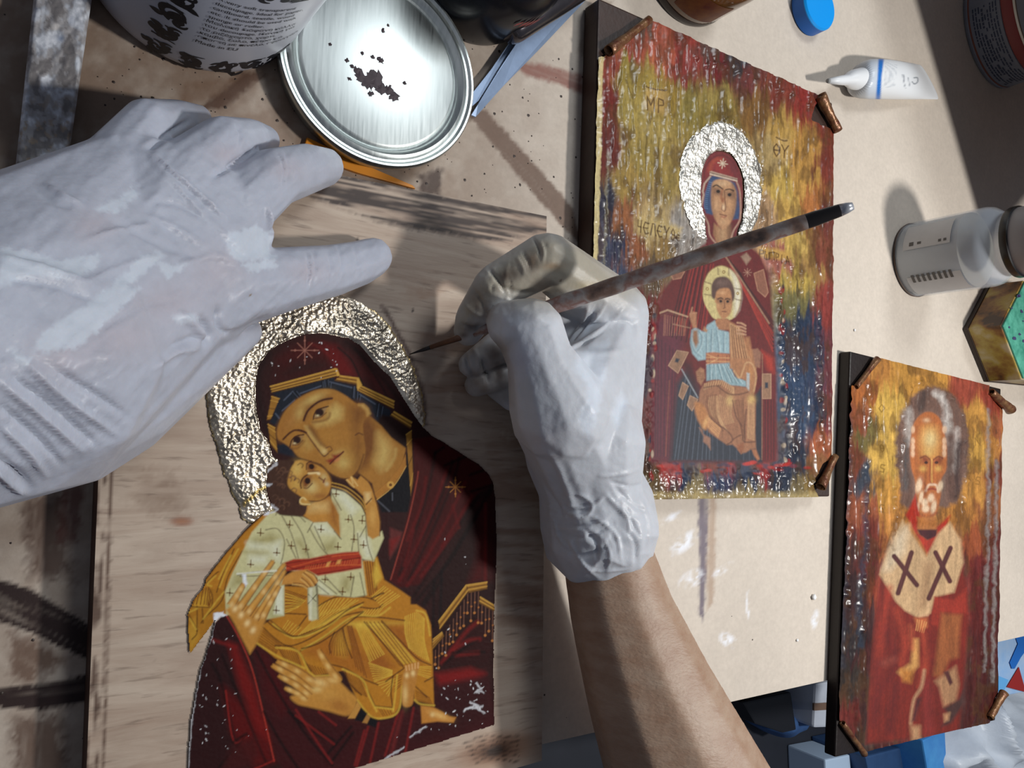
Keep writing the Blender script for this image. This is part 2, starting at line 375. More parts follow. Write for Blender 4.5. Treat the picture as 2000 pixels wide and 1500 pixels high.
wst([(800, 560), (1000, 540), (1000, 800), (850, 820), (820, 650)], (206, 168, 140), .5, 20, 6, 100, 20, 20, (1, 0), .45)
wst([(950, 850), (1065, 850), (1060, 1230), (965, 1230)], (190, 160, 142), .6, 14, 7, 130, 14, 14, (1, .03), .4)
# the knot at the lower edge
for r, col, a in ((80, (200, 150, 112), .5), (52, (160, 118, 92), .6), (30, (112, 84, 66), .8), (16, (66, 52, 44), .9)):
    p.blob((968, 1466), r, r*.45, col, a, -.25, .45)
for q in range(6):
    p.stroke([(905+q*5, 1452+q*8), (945, 1438+q*9), (985, 1440+q*9), (1012, 1436+q*10)], (66, 50, 42), 2.2, 1.5, .85, sm=True, jit=3, seed=q)
p.blob((355, 1018), 22, 9, (196, 140, 112), .8, 0, .5); p.blob((355, 1018), 11, 4, (214, 166, 136), .9, 0, .5)
for x, y, r in ((775, 597, 2.2), (806, 606, 2), (697, 468, 3), (806, 606, 3), (300, 1290, 2)): p.blob((x, y), r, r, (60, 44, 38), 1, 0, .3)
# dark red line being painted round the halo
p.stroke([(745, 596), (770, 640), (792, 680), (815, 730), (828, 780), (832, 830)], (92, 38, 26), 5, 3, .9, sm=True, jit=3)
p.stroke([(752, 602), (776, 645), (800, 690)], (88, 34, 24), 4, 3, .8, sm=True, jit=3, seed=4)
wc.build('board_face', m_wood, ic, thick=0)
m_gold = bpy.data.materials.new('gold_leaf'); m_gold.use_nodes = True
def goldmat(m, c, rough, bs, st):
    nt = m.node_tree; N = nt.nodes; L = nt.links; b = N['Principled BSDF']; b.inputs['Metallic'].default_value = 1; b.inputs['Roughness'].default_value = rough
    tc_ = N.new('ShaderNodeTexCoord'); n0 = N.new('ShaderNodeTexNoise'); n0.inputs['Scale'].default_value = bs; n0.inputs['Detail'].default_value = 3; L.new(tc_.outputs['Object'], n0.inputs['Vector'])
    n1_ = N.new('ShaderNodeTexNoise'); n1_.inputs['Scale'].default_value = 130; n1_.inputs['Detail'].default_value = 4; L.new(tc_.outputs['Object'], n1_.inputs['Vector'])
    cr = N.new('ShaderNodeValToRGB'); cr.color_ramp.elements[0].position = .35; cr.color_ramp.elements[1].position = .62
    cr.color_ramp.elements[0].color = (*[x*.45 for x in c], 1); cr.color_ramp.elements[1].color = (*c, 1); L.new(n1_.outputs['Fac'], cr.inputs[0]); 
    at = N.new('ShaderNodeAttribute'); at.attribute_name = 'Col'; mx = N.new('ShaderNodeMix'); mx.data_type = 'RGBA'; mx.blend_type = 'MULTIPLY'; mx.inputs[0].default_value = 1
    L.new(cr.outputs[0], mx.inputs[6]); L.new(at.outputs['Color'], mx.inputs[7]); L.new(mx.outputs[2], b.inputs['Base Color'])
    bp = N.new('ShaderNodeBump'); bp.inputs['Strength'].default_value = st; bp.inputs['Distance'].default_value = .0012; L.new(n0.outputs['Fac'], bp.inputs['Height']); L.new(bp.outputs[0], b.inputs['Normal'])
goldmat(m_gold, (.98, .85, .67), .36, 380, .6)
HALO = [(650, 575), (720, 600), (762, 640), (792, 690), (815, 740), (827, 790), (824, 835), (760, 900), (600, 980), (520, 1020), (490, 1022), (470, 1012), (464, 985), (447, 950), (430, 905), (415, 850), (405, 810), (403, 760), (425, 690), (470, 630), (540, 590)]
print('board done')
# ---------------------------------------------------------------- the printed figure group on the pale panel
c5 = (380, 560, 3.948); F1 = (520, 720, 5.357); c6 = (350, 860, 4.411); F2 = (360, 1060, 5.0); F3 = (500, 1180, 5.0); c7 = (340, 1130, 2.7027); R8 = (760, 840, 3.2625)
KP = 1.05
pc = Canvas(R1, Z1, (355, 640), (985, 1620), .00036, (46, 20, 19), KP); p = pc.p
VEIL = T(c5, [(470, 700), (490, 600), (560, 510), (640, 450), (740, 400), (850, 365), (980, 355), (1080, 375), (1180, 395), (1270, 450), (1340, 530), (1420, 620), (1500, 690), (1600, 850), (1680, 980), (1760, 1090), (1830, 1150)])
SHO = T(R8, [(240, 20), (330, 70), (450, 145), (560, 215), (630, 280), (660, 340), (672, 450), (680, 700), (680, 800), (672, 1000), (665, 1150), (660, 1500)])+[(964, 1415), (690, 1500), (560, 1545), (365, 1600)]
LEFT = T(c7, [(68, 1000), (85, 750), (130, 500), (165, 400), (195, 300), (215, 215), (160, 290), (80, 395), (70, 270), (68, 190), (100, 110), (150, 50)])+T(c6, [(230, 1190), (380, 990), (560, 780), (650, 690), (720, 630), (800, 590), (760, 500), (740, 400), (755, 250), (800, 190), (850, 170)])+T(c5, [(590, 1300), (570, 1200), (500, 1100), (470, 950), (465, 800)])
p.mask(VEIL+SHO+LEFT, False, 1.0)
red = (92, 14, 14); red2 = (66, 10, 10); mar = (48, 22, 20); blk = (16, 9, 9); wine = (60, 20, 22)
# hood
p.fill(T(c5, [(640, 560), (760, 470), (920, 430), (1080, 460), (1180, 560), (1240, 680), (1100, 690), (900, 700), (700, 740), (620, 740)]), red2, 14)
p.fill(T(c5, [(980, 440), (1090, 470), (1200, 600), (1250, 690), (1110, 680), (1060, 600)]), red, 10)
p.fill(T(c5, [(640, 640), (760, 560), (900, 540), (1000, 560), (1060, 640), (900, 680), (640, 740)]), (40, 18, 16), 16, .8)
p.fill(T(c5, [(1260, 700), (1330, 720), (1430, 840), (1480, 860), (1400, 700), (1250, 560), (1180, 520)]), (74, 24, 24), 14, .8)
p.stroke(T(c5, [(1100, 470), (1200, 560), (1260, 680), (1290, 760)]), blk, 3, 2, .9, True)
p.stroke(T(c5, [(1230, 480), (1330, 600), (1420, 740), (1480, 850)]), blk, 3, 3, .8, True)
p.stroke(T(c5, [(1160, 420), (1280, 520), (1400, 660), (1520, 800), (1620, 960)]), (30, 14, 13), 6, 4, .7, True)
p.stroke(T(c5, [(560, 520), (500, 640), (490, 800), (520, 1000), (560, 1120)]), (26, 14, 14), 10, 8, .8, True)
p.stroke(T(c5, [(880, 440), (960, 470), (1040, 540), (1080, 620)]), (104, 22, 20), 3, 4, .7, True)
def star(o, c, r, col, w):
    x, y = T(o, [c])[0]
    for k in range(8):
        a = k*math.pi/4; rr = r*(1 if k % 2 == 0 else .75)
        p.stroke([(x, y), (x+rr*math.cos(a), y+rr*math.sin(a))], col, w, .8, .9)
        if k % 2 == 0: p.blob((x+rr*.7*math.cos(a), y+rr*.7*math.sin(a)), w*1.2, w*1.2, col, .9, 0, .4)
star(c5, (845, 492), 27, (150, 98, 84), 1.8)
# blue cap under the hood
navy = (26, 30, 40); nhi = (92, 100, 118)
p.fill(T(F1, [(100, 600), (30, 560), (60, 500), (120, 300), (60, 255), (400, 170), (690, 90), (720, 130), (940, 190), (960, 240), (1290, 430), (1300, 520), (1220, 620), (1080, 520), (960, 360), (700, 220), (500, 210), (330, 290), (180, 450)]), navy, 2)
p.fill(T(F1, [(110, 800), (180, 780), (260, 830), (300, 930), (120, 880)]), (26, 30, 42), 3)
for a, b in (((180, 330), (270, 240)), ((350, 260), (570, 180)), ((660, 140), (890, 200)), ((970, 270), (1130, 370)), ((90, 470), (130, 520)), ((160, 440), (290, 330))):
    p.stroke(T(F1, [a, b]), nhi, 1.6, 1.6, .8)
for a, b in (((590, 120), (600, 190)), ((630, 120), (640, 190)), ((265, 250), (320, 310)), ((300, 240), (345, 295)), ((905, 190), (900, 310)), ((940, 210), (935, 320)), ((1160, 370), (1140, 500)), ((1200, 400), (1180, 530)), ((900, 190), (890, 300)), ((660, 150), (655, 200)), ((575, 140), (580, 195)), ((970, 280), (960, 330))):
    p.stroke(T(F1, [a, b]), (12, 12, 18), 2, 1, .9); p.stroke(T(F1, [(a[0]+12, a[1]), (b[0]+12, b[1])]), nhi, 1, 1.2, .6)
# inner hood side (dark) right of the ear, below the gold hem
p.fill(T(F1, [(1200, 480), (1290, 500), (1480, 640), (1450, 830), (1300, 720), (1150, 560)]), (34, 16, 14), 3)
p.fill(T(F1, [(1450, 880), (1530, 900), (1530, 1300), (1500, 1340), (1480, 1500), (1200, 1500), (1150, 1380), (1300, 1250), (1440, 1080)]), (16, 14, 20), 2)
# neck, face
sk = (158, 108, 46); skd = (112, 68, 30); skl = (190, 160, 92); skm = (140, 94, 40)
p.fill(T(F1, [(960, 360), (1060, 480), (1200, 600), (1300, 720), (1450, 830), (1440, 1040), (1300, 1200), (1130, 1330), (1100, 1200), (960, 1090), (900, 900), (900, 600)]), sk, 2, 1, False)
p.fill(T(F1, [(900, 560), (1080, 500), (1150, 640), (1140, 850), (1050, 1020), (930, 1090), (900, 900)]), skd, 10)
p.fill(T(F1, [(1165, 680), (1260, 760), (1300, 850), (1270, 1000), (1190, 1060), (1130, 980), (1160, 840)]), skl, 12, .9)
p.stroke(T(F1, [(1350, 840), (1330, 940), (1250, 1060)]), skl, 3, 4, .8, True)
p.stroke(T(F1, [(1450, 880), (1400, 1020), (1280, 1170), (1120, 1310)]), (74, 36, 20), 2.5, 1.2, .9, True)
FACE = [(105, 680), (120, 590), (180, 460), (280, 350), (420, 260), (560, 215), (700, 222), (820, 280), (930, 360), (1000, 365), (1050, 400), (1080, 470), (1060, 495), (1010, 560), (1010, 700), (1030, 850), (1000, 990), (940, 1080), (870, 1140), (780, 1145), (660, 1090), (560, 1000), (440, 960), (330, 920), (260, 840), (180, 780), (120, 740)]
p.fill(T(F1, FACE), sk, 2, sm=True)
p.fill(T(F1, [(860, 400), (960, 370), (1040, 420), (1050, 480), (960, 640), (1000, 800), (980, 980), (920, 1060), (900, 900), (920, 700), (880, 560)]), skd, 14, .85)
p.fill(T(F1, [(120, 640), (200, 480), (330, 360), (400, 320), (330, 480), (200, 640), (150, 740)]), (148, 96, 42), 12, .8)
p.fill(T(F1, [(360, 500), (420, 360), (560, 300), (660, 300), (520, 340), (440, 430), (400, 540)]), (112, 68, 34), 8, .8)
p.blob(T(F1, [(480, 320)])[0], 30, 9, skl, .85, -.45); p.blob(T(F1, [(340, 470)])[0], 11, 17, skl, .7, .5); p.blob(T(F1, [(250, 560)])[0], 10, 20, (164, 114, 56), .7, .6)
p.fill(T(F1, [(650, 420), (720, 370), (790, 420), (780, 520), (660, 580), (520, 600), (500, 570), (620, 540)]), skl, 9, .95)
p.blob(T(F1, [(640, 700)])[0], 24, 20, (166, 116, 50), .8); p.blob(T(F1, [(800, 960)])[0], 24, 24, (176, 136, 66), .9); p.blob(T(F1, [(800, 990)])[0], 12, 12, skl, .8)
p.blob(T(F1, [(740, 900)])[0], 16, 9, skl, .5, -.5)
p.fill(T(F1, [(390, 700), (440, 720), (480, 830), (420, 860), (360, 800)]), (178, 142, 76), 8, .8)
p.blob(T(F1, [(380, 850)])[0], 14, 12, (170, 124, 58), .6)
# nose
p.fill(T(F1, [(395, 600), (430, 600), (520, 740), (620, 840), (620, 900), (580, 905), (540, 840), (430, 690)]), (186, 152, 88), 4, .95)
p.fill(T(F1, [(440, 590), (500, 640), (560, 760), (620, 820), (560, 800), (480, 690), (430, 620)]), (104, 64, 30), 5, .85)
p.stroke(T(F1, [(330, 640), (400, 665), (470, 760), (560, 880), (600, 915), (640, 885)]), (74, 32, 20), 2.4, 1.4, .95, True)
p.stroke(T(F1, [(620, 830), (660, 815), (680, 850), (650, 870)]), (96, 56, 28), 2, 1.6, .9, True)
p.blob(T(F1, [(600, 865)])[0], 6, 5, (206, 176, 116), .9)
# brows and eyes
p.stroke(T(F1, [(385, 540), (430, 440), (520, 360), (600, 325), (680, 312)]), (58, 22, 16), 4, 1.6, 1, True)
p.stroke(T(F1, [(170, 740), (230, 680), (290, 645), (350, 650), (410, 670)]), (58, 22, 16), 3.4, 1.6, 1, True)
p.fill(T(F1, [(490, 510), (520, 450), (570, 420), (630, 400), (600, 470), (560, 505), (510, 520)]), (150, 118, 78), 2)
p.blob(T(F1, [(550, 458)])[0], 8.5, 7.5, (40, 18, 14), 1, 0, .3)
p.stroke(T(F1, [(485, 530), (500, 470), (545, 425), (640, 395)]), (50, 20, 16), 2.4, 1.2, 1, True); p.stroke(T(F1, [(500, 520), (560, 510), (620, 460)]), (84, 46, 28), 1.4, 1.2, .9, True)
p.stroke(T(F1, [(480, 560), (560, 550), (640, 520), (660, 470)]), (112, 70, 34), 3, 3, .8, True)
p.blob(T(F1, [(530, 490)])[0], 3.4, 2, (214, 196, 150), .9)
p.fill(T(F1, [(250, 800), (270, 740), (320, 710), (380, 700), (360, 760), (310, 800)]), (150, 114, 72), 2)
p.blob(T(F1, [(315, 745)])[0], 7.5, 7.5, (40, 18, 14), 1, 0, .3)
p.stroke(T(F1, [(240, 820), (260, 750), (310, 705), (385, 690)]), (50, 20, 16), 2.4, 1.2, 1, True); p.stroke(T(F1, [(270, 800), (330, 795), (375, 750)]), (84, 46, 28), 1.4, 1.2, .9, True)
p.stroke(T(F1, [(250, 830), (320, 830), (390, 760)]), (112, 70, 34), 3, 3, .7, True); p.blob(T(F1, [(290, 780)])[0], 3.2, 1.8, (214, 196, 150), .9)
# mouth, chin
p.fill(T(F1, [(620, 960), (690, 930), (680, 900), (720, 900), (800, 870), (760, 920), (700, 980), (660, 995)]), (128, 50, 30), 3)
p.stroke(T(F1, [(660, 995), (700, 955), (760, 905), (800, 868)]), (70, 22, 16), 2.2, 1.2, 1, True); p.blob(T(F1, [(735, 955)])[0], 6, 3.6, (196, 126, 76), .9, -.6)
p.stroke(T(F1, [(1010, 900), (960, 1050), (880, 1140), (780, 1150), (660, 1095), (560, 1000)]), (72, 38, 22), 2, 2, .8, True)
p.stroke(T(F1, [(925, 695), (960, 675), (1000, 690)]), (84, 48, 26), 2.4, 1.5, .9, True)
p.fill(T(F1, [(960, 380), (1010, 375), (1060, 420), (1080, 470), (1050, 490), (1040, 440), (1000, 405)]), (196, 158, 88), 4, .8)
# gold hem of the hood
g1 = (150, 104, 40); g2 = (196, 150, 66); gd = (62, 36, 16)
def hem(o, q, n=4):
    p.fill(T(o, q), g1, 1.2); a, b, c, d = [np.array(v, float) for v in q]
    for k in range(n):
        t = (k+.5)/n; p.stroke(T(o, [a+(d-a)*t, b+(c-b)*t]), gd if k % 2 else g2, 1.3, 1.0, .85)
    p.stroke(T(o, [a, b]), g2, 1.6, 1, .9); p.stroke(T(o, [d, c]), gd, 1.4, 1, .9)
hem(F1, [(35, 185), (715, 0), (750, 75), (55, 250)], 5); hem(F1, [(770, 75), (960, 100), (985, 175), (710, 125)], 4); hem(F1, [(985, 180), (1330, 340), (1325, 420), (945, 230)], 5)
hem(F1, [(1330, 450), (1515, 560), (1500, 625), (1290, 490)], 4); hem(F1, [(1455, 690), (1510, 650), (1530, 1180), (1505, 1330)], 3); hem(F1, [(50, 290), (130, 315), (40, 530), (0, 540)], 3); hem(F1, [(10, 580), (85, 620), (110, 880), (40, 790)], 3)
p.fill(T(F1, [(710, 0), (735, 0), (765, 75), (735, 80)]), g2, 1); p.fill(T(F1, [(940, 100), (965, 110), (995, 170), (950, 225), (940, 200)]), g2, 1.2)
# collar
p.fill(T(F1, [(1450, 900), (1455, 1020), (1330, 1220), (1150, 1370), (1120, 1300), (1270, 1170), (1390, 1020)]), (164, 110, 46), 1.5)
p.stroke(T(F1, [(1455, 1020), (1330, 1220), (1150, 1370)]), (210, 166, 88), 1.4, 1, .8, True); p.blob(T(F1, [(1292, 1215)])[0], 7, 7, (196, 148, 72), 1, 0, .25); p.blob(T(F1, [(1292, 1215)])[0], 3, 3, (110, 70, 34), 1, 0, .3)
p.stroke(T(F1, [(1290, 1275), (1290, 1370)]), (10, 10, 12), 3.2, 1); p.stroke(T(F1, [(1290, 1290), (1360, 1310)]), (10, 10, 12), 3.2, 1)
p.stroke(T(F1, [(1312, 1300), (1312, 1375)]), (110, 112, 122), 1.4, 1.5, .7); p.stroke(T(F1, [(1160, 1380), (1280, 1490)]), (110, 112, 122), 1.4, 2, .6)
# ---- mantle, right shoulder
p.fill(T(R8, [(150, 60), (260, 40), (330, 75), (450, 150), (560, 220), (630, 285), (655, 345), (560, 400), (440, 600), (200, 980), (60, 1000), (0, 960), (90, 640), (150, 380)]), (66, 12, 12), 3)
p.fill(T(R8, [(340, 900), (450, 620), (590, 400), (650, 370), (672, 470), (680, 760), (670, 1000), (660, 1500), (260, 1500), (260, 1200)]), (38, 16, 15), 6)
p.fill(T(R8, [(560, 480), (605, 440), (612, 960), (500, 980), (560, 800)]), (70, 10, 10), 10, .85); p.fill(T(R8, [(625, 430), (660, 400), (672, 700), (668, 960), (625, 960)]), (56, 8, 8), 8, .8)
p.fill(T(R8, [(0, 620), (80, 650), (60, 720), (0, 820)]), (92, 40, 38), 3); p.fill(T(R8, [(0, 700), (60, 680), (0, 790)]), (118, 24, 22), 5, .8)
for q in ([(400, 200), (330, 420), (220, 660), (90, 900)], [(290, 140), (250, 350), (190, 560), (60, 920)], [(560, 420), (430, 620), (290, 840), (150, 1060)], [(640, 380), (500, 620), (380, 830), (170, 1080)], [(600, 460), (470, 680), (330, 900), (210, 1100)], [(440, 180), (400, 330), (260, 660), (120, 950)]):
    p.stroke(T(R8, q), (20, 8, 8), 4.5, 4, .85, True)
for q in ([(480, 330), (380, 540), (250, 780), (110, 990)], [(360, 260), (280, 480), (180, 720), (60, 960)], [(430, 620), (300, 800), (200, 930)], [(230, 300), (200, 480), (110, 700)], [(520, 420), (440, 560), (330, 740)], [(608, 470), (608, 950)], [(400, 480), (440, 620)], [(150, 640), (120, 760), (90, 860)]):
    p.stroke(T(R8, q), (104, 18, 18), 3, 4, .75, True)
p.stroke(T(R8, [(180, 265), (170, 330), (120, 560), (50, 800), (5, 950)]), (148, 62, 50), 2.2, 1.5, .9, True)
for q in ([(350, 225), (430, 190), (480, 170)], [(510, 285), (590, 258)], [(520, 390), (600, 365), (650, 350)], [(285, 150), (340, 110)]): p.stroke(T(R8, q), (12, 6, 6), 4, 3, .9, True)
star(R8, (417, 362), 19, (178, 116, 50), 1.7)
p.stroke(T(R8, [(280, 960), (275, 1250)]), (14, 8, 10), 4, 3, .8); p.stroke(T(R8, [(330, 900), (320, 1200)]), (14, 10, 14), 4, 3, .8); p.stroke(T(R8, [(220, 1110), (330, 950)]), (14, 8, 8), 5, 4, .8)
# lower right fold and fringe
p.fill(T(R8, [(300, 1500), (400, 1380), (560, 1200), (640, 1300), (660, 1400), (640, 1500)]), (44, 14, 14), 8)
for q in ([(330, 1480), (480, 1290), (560, 1220)], [(400, 1400), (500, 1340), (570, 1330)], [(420, 1430), (560, 1415)]): p.stroke(T(R8, q), (128, 22, 20), 4, 5, .8, True)
p.stroke(T(R8, [(340, 1490), (480, 1380), (560, 1340)]), (14, 8, 8), 4, 3, .8, True); p.stroke(T(R8, [(400, 1415), (600, 1412)]), (14, 8, 8), 4, 3, .8)
for k in range(17):
    t = k/16; x = 290+t*365; top = 1400-1.75*(x-290) if x < 490 else (1030 if x < 570 else 1075+(x-570)*.8); L_ = 90+60*math.sin(k*1.7)**2+60*t
    p.stroke(T(R8, [(x, top), (x-3, top+L_)]), (126, 84, 66), 1.5, 1, .75); x_, y_ = T(R8, [(x-3, top+L_)])[0]; p.blob((x_, y_), 2.6, 2.6, (176, 112, 56), .9, 0, .4); x_, y_ = T(R8, [(x, top+L_*.5)])[0]; p.blob((x_, y_), 2, 2, (170, 104, 52), .7, 0, .4)
hem(R8, [(490, 985), (618, 965), (618, 1010), (500, 1035)], 4); hem(R8, [(310, 1215), (485, 985), (497, 1030), (318, 1270)], 3); hem(R8, [(275, 1330), (330, 1285), (345, 1310), (268, 1400)], 2); hem(R8, [(575, 1060), (665, 1115), (668, 1155), (568, 1100)], 4)
# ---- mantle, lower part
p.fill(T(c7, [(215, 215), (280, 190), (330, 280), (400, 380), (460, 640), (530, 960), (400, 1060), (70, 1040), (90, 740), (140, 470)]), (44, 18, 19), 3)
p.fill(T(c7, [(250, 560), (320, 620), (400, 700), (480, 720), (530, 960), (420, 990), (330, 860), (300, 800)]), (88, 14, 14), 10, .9)
p.fill(T(c7, [(280, 330), (330, 350), (420, 560), (500, 860), (440, 800), (340, 560)]), (112, 20, 18), 8, .9)
p.stroke(T(c7, [(275, 195), (340, 310), (410, 480), (470, 720), (525, 960)]), (168, 54, 42), 2.4, 1.6, .9, True)
p.stroke(T(c7, [(200, 320), (290, 350), (320, 360)]), (124, 26, 24), 4, 4, .8, True); p.stroke(T(c7, [(200, 450), (250, 560), (310, 850)]), (16, 8, 9), 5, 4, .9, True); p.stroke(T(c7, [(250, 400), (330, 600), (440, 870), (480, 960)]), (20, 8, 9), 4, 3, .8, True); p.stroke(T(c7, [(270, 590), (310, 850), (380, 830)]), (150, 36, 32), 2.5, 2, .8, True)
p.stroke(T(c7, [(310, 860), (380, 820), (260, 960), (230, 1010)]), (14, 8, 8), 4, 3, .9, True); p.fill(T(c7, [(300, 880), (420, 830), (450, 930), (380, 1000), (250, 1010)]), (64, 20, 20), 8, .8)
p.stroke(T(c7, [(525, 955), (460, 985), (420, 1000)]), (150, 36, 32), 2.2, 2, .8)
p.fill(T(c7, [(400, 360), (470, 340), (520, 470), (600, 640), (760, 700), (930, 730), (1050, 760), (1180, 720), (1350, 660), (1370, 540), (1640, 470), (1690, 700), (1680, 780), (950, 1010), (620, 1060), (540, 960), (480, 700)]), (58, 18, 20), 4)
p.fill(T(c7, [(440, 380), (500, 400), (640, 680), (560, 720), (480, 600)]), (70, 14, 16), 10, .8); p.fill(T(c7, [(1370, 500), (1560, 468), (1640, 500), (1600, 520), (1400, 560)]), (124, 20, 20), 7, .8); p.fill(T(c7, [(1380, 580), (1660, 520), (1670, 720), (1500, 800), (1250, 860)]), (48, 16, 18), 12, .8)
p.fill(T(c7, [(560, 760), (760, 700), (920, 740), (1040, 770), (950, 880), (830, 970), (700, 830)]), (54, 16, 18), 8, .8)
for q in ([(430, 380), (560, 620), (700, 830), (830, 980)], [(640, 730), (840, 850)], [(930, 780), (850, 870), (800, 930)], [(470, 700), (560, 860), (660, 1010)], [(600, 700), (720, 800), (850, 870)], [(830, 960), (940, 810)]): p.stroke(T(c7, q), (14, 8, 9), 4, 3, .9, True)
for q in ([(840, 870), (640, 720)], [(640, 690), (780, 900), (830, 970)], [(1020, 780), (960, 990)], [(1075, 760), (1030, 970)], [(1180, 700), (1110, 930)], [(1260, 680), (1215, 920)], [(1000, 800), (950, 980)], [(760, 700), (850, 770)]): p.stroke(T(c7, q), (132, 32, 30), 3, 2.6, .8, True)
p.stroke(T(c7, [(1200, 700), (1140, 930)]), (128, 40, 38), 6, 4, .5)
# ---- child: golden wrap
G0 = (176, 116, 34); GH = (206, 168, 62); GD = (112, 62, 22); GB = (70, 36, 16)
p.fill(T(c6, [(800, 590), (720, 640), (560, 790), (380, 1000), (230, 1195), (130, 1290), (70, 1420), (60, 1500), (440, 1500), (480, 1300), (700, 900)]), G0, 2)
p.fill(T(c7, [(150, 50), (100, 110), (68, 190), (70, 280), (82, 395), (160, 290), (270, 170), (290, 60)]), (164, 110, 32), 2)
p.fill(T(c7, [(100, 130), (170, 60), (190, 100), (180, 150), (100, 150)]), (190, 142, 46), 4); p.fill(T(c7, [(72, 260), (110, 200), (130, 300), (85, 390)]), (186, 140, 48), 5, .8)
p.hatch(T(F2, [(110, 480), (220, 440), (260, 560)]), T(F2, [(70, 600), (200, 600), (240, 620)]), 8, GD, 2, .9)
for q in ([(480, 60), (380, 280), (310, 480)], [(560, 80), (420, 330), (360, 560), (200, 720), (160, 780)], [(200, 400), (300, 300), (330, 280)], [(230, 430), (270, 520), (260, 640)], [(120, 620), (120, 860)], [(40, 700), (120, 860), (70, 940)], [(60, 620), (250, 630)], [(170, 640), (180, 780)]): p.stroke(T(F2, q), GB, 2, 1.4, .85, True)
for q in ([(520, 60), (420, 240), (340, 430)], [(300, 320), (220, 400), (260, 420)], [(380, 480), (300, 580), (180, 740)], [(30, 680), (120, 640)], [(50, 740), (110, 840)], [(450, 120), (330, 350)]): p.stroke(T(F2, q), GH, 2.4, 2, .85, True)
# knees / lap
p.fill(T(F3, [(270, 0), (500, 0), (1000, 0), (1280, 0), (1560, 0), (1650, 60), (1700, 200), (1715, 500), (1720, 700), (1730, 980), (1540, 930), (1530, 800), (1420, 800), (1390, 1000), (1330, 1090), (1180, 1120), (1080, 1070), (980, 930), (850, 640), (560, 700), (300, 570), (180, 520), (0, 370), (60, 200), (140, 150), (270, 120)]), G0, 2)
p.fill(T(F2, [(970, 420), (1200, 430), (1200, 760), (1300, 600), (1300, 500), (1460, 510), (1600, 520), (1760, 520), (1870, 540), (2000, 480), (2000, 720), (970, 760), (800, 740)]), G0, 2)
p.fill(T(c6, [(1560, 1040), (1700, 1000), (1760, 1200), (1900, 1290), (1985, 1350), (1985, 1500), (1500, 1500), (1600, 1350)]), G0, 2)
p.hatch(T(c6, [(1590, 1050), (1680, 1010)]), T(c6, [(1630, 1340), (1700, 1280)]), 5, GD, 2.4, .85); p.fill(T(c6, [(1690, 1020), (1740, 1180), (1680, 1260), (1660, 1150)]), GH, 4, .9)
p.fill(T(F3, [(430, 470), (760, 270), (840, 210), (950, 200), (1060, 500), (1100, 720), (1000, 690), (700, 570)]), (160, 96, 30), 8, .9)
p.fill(T(F3, [(880, 180), (1060, 160), (1250, 170), (1480, 180), (1300, 200), (1200, 220), (1000, 230)]), GH, 6); p.fill(T(F3, [(760, 290), (850, 230), (900, 420), (860, 500), (780, 470)]), (190, 142, 48), 10, .8)
p.fill(T(F3, [(1060, 500), (1220, 440), (1350, 600), (1200, 740), (1100, 680)]), (146, 82, 28), 12, .9); p.fill(T(F3, [(1240, 180), (1440, 200), (1560, 400), (1600, 560), (1400, 420)]), (150, 86, 28), 12, .9)
p.hatch(T(F3, [(1440, 120), (1560, 80), (1640, 140)]), T(F3, [(1480, 420), (1580, 500), (1690, 560)]), 13, GH, 1.7, .85, .06)
p.hatch(T(F3, [(960, 200), (1060, 190)]), T(F3, [(1100, 560), (1250, 480)]), 8, GH, 1.8, .85)
p.hatch(T(F3, [(1080, 190), (1240, 190)]), T(F3, [(1430, 580), (1560, 560)]), 9, GH, 1.8, .8); p.hatch(T(F3, [(1060, 170), (1230, 170)]), T(F3, [(1390, 600), (1540, 580)]), 5, GD, 1.8, .8)
p.hatch(T(F3, [(780, 270), (850, 220)]), T(F3, [(700, 490), (900, 500)]), 8, GD, 1.4, .7, .05)
p.hatch(T(F3, [(880, 210), (930, 210)]), T(F3, [(960, 600), (1080, 720)]), 5, GD, 1.8, .8)
p.hatch(T(F3, [(1090, 560), (1150, 760)]), T(F3, [(1320, 640), (1320, 690)]), 10, GH, 1.6, .8)
p.hatch(T(F3, [(1170, 760), (1290, 900)]), T(F3, [(1340, 720), (1330, 780)]), 6, GH, 1.6, .8); p.hatch(T(F3, [(1580, 600), (1560, 680)]), T(F3, [(1700, 600), (1690, 730)]), 6, GH, 1.5, .8)
p.hatch(T(F3, [(60, 240), (10, 370)]), T(F3, [(240, 390), (190, 480)]), 7, GD, 1.8, .85); p.hatch(T(F3, [(210, 430), (400, 470)]), T(F3, [(270, 540), (440, 600)]), 10, GD, 1.8, .85)
p.hatch(T(F3, [(490, 580), (700, 640)]), T(F3, [(560, 690), (720, 690)]), 9, GD, 1.8, .8); p.hatch(T(F3, [(860, 660), (1010, 720)]), T(F3, [(960, 850), (1080, 900)]), 8, GD, 1.6, .8)
p.hatch(T(F3, [(1180, 1010), (1320, 1010)]), T(F3, [(1230, 1090), (1340, 1060)]), 6, GD, 1.5, .8); p.hatch(T(F3, [(1350, 700), (1340, 860)]), T(F3, [(1420, 680), (1400, 800)]), 6, GD, 1.5, .8); p.hatch(T(F3, [(1550, 830), (1560, 930)]), T(F3, [(1680, 900), (1720, 980)]), 6, GD, 1.5, .8)
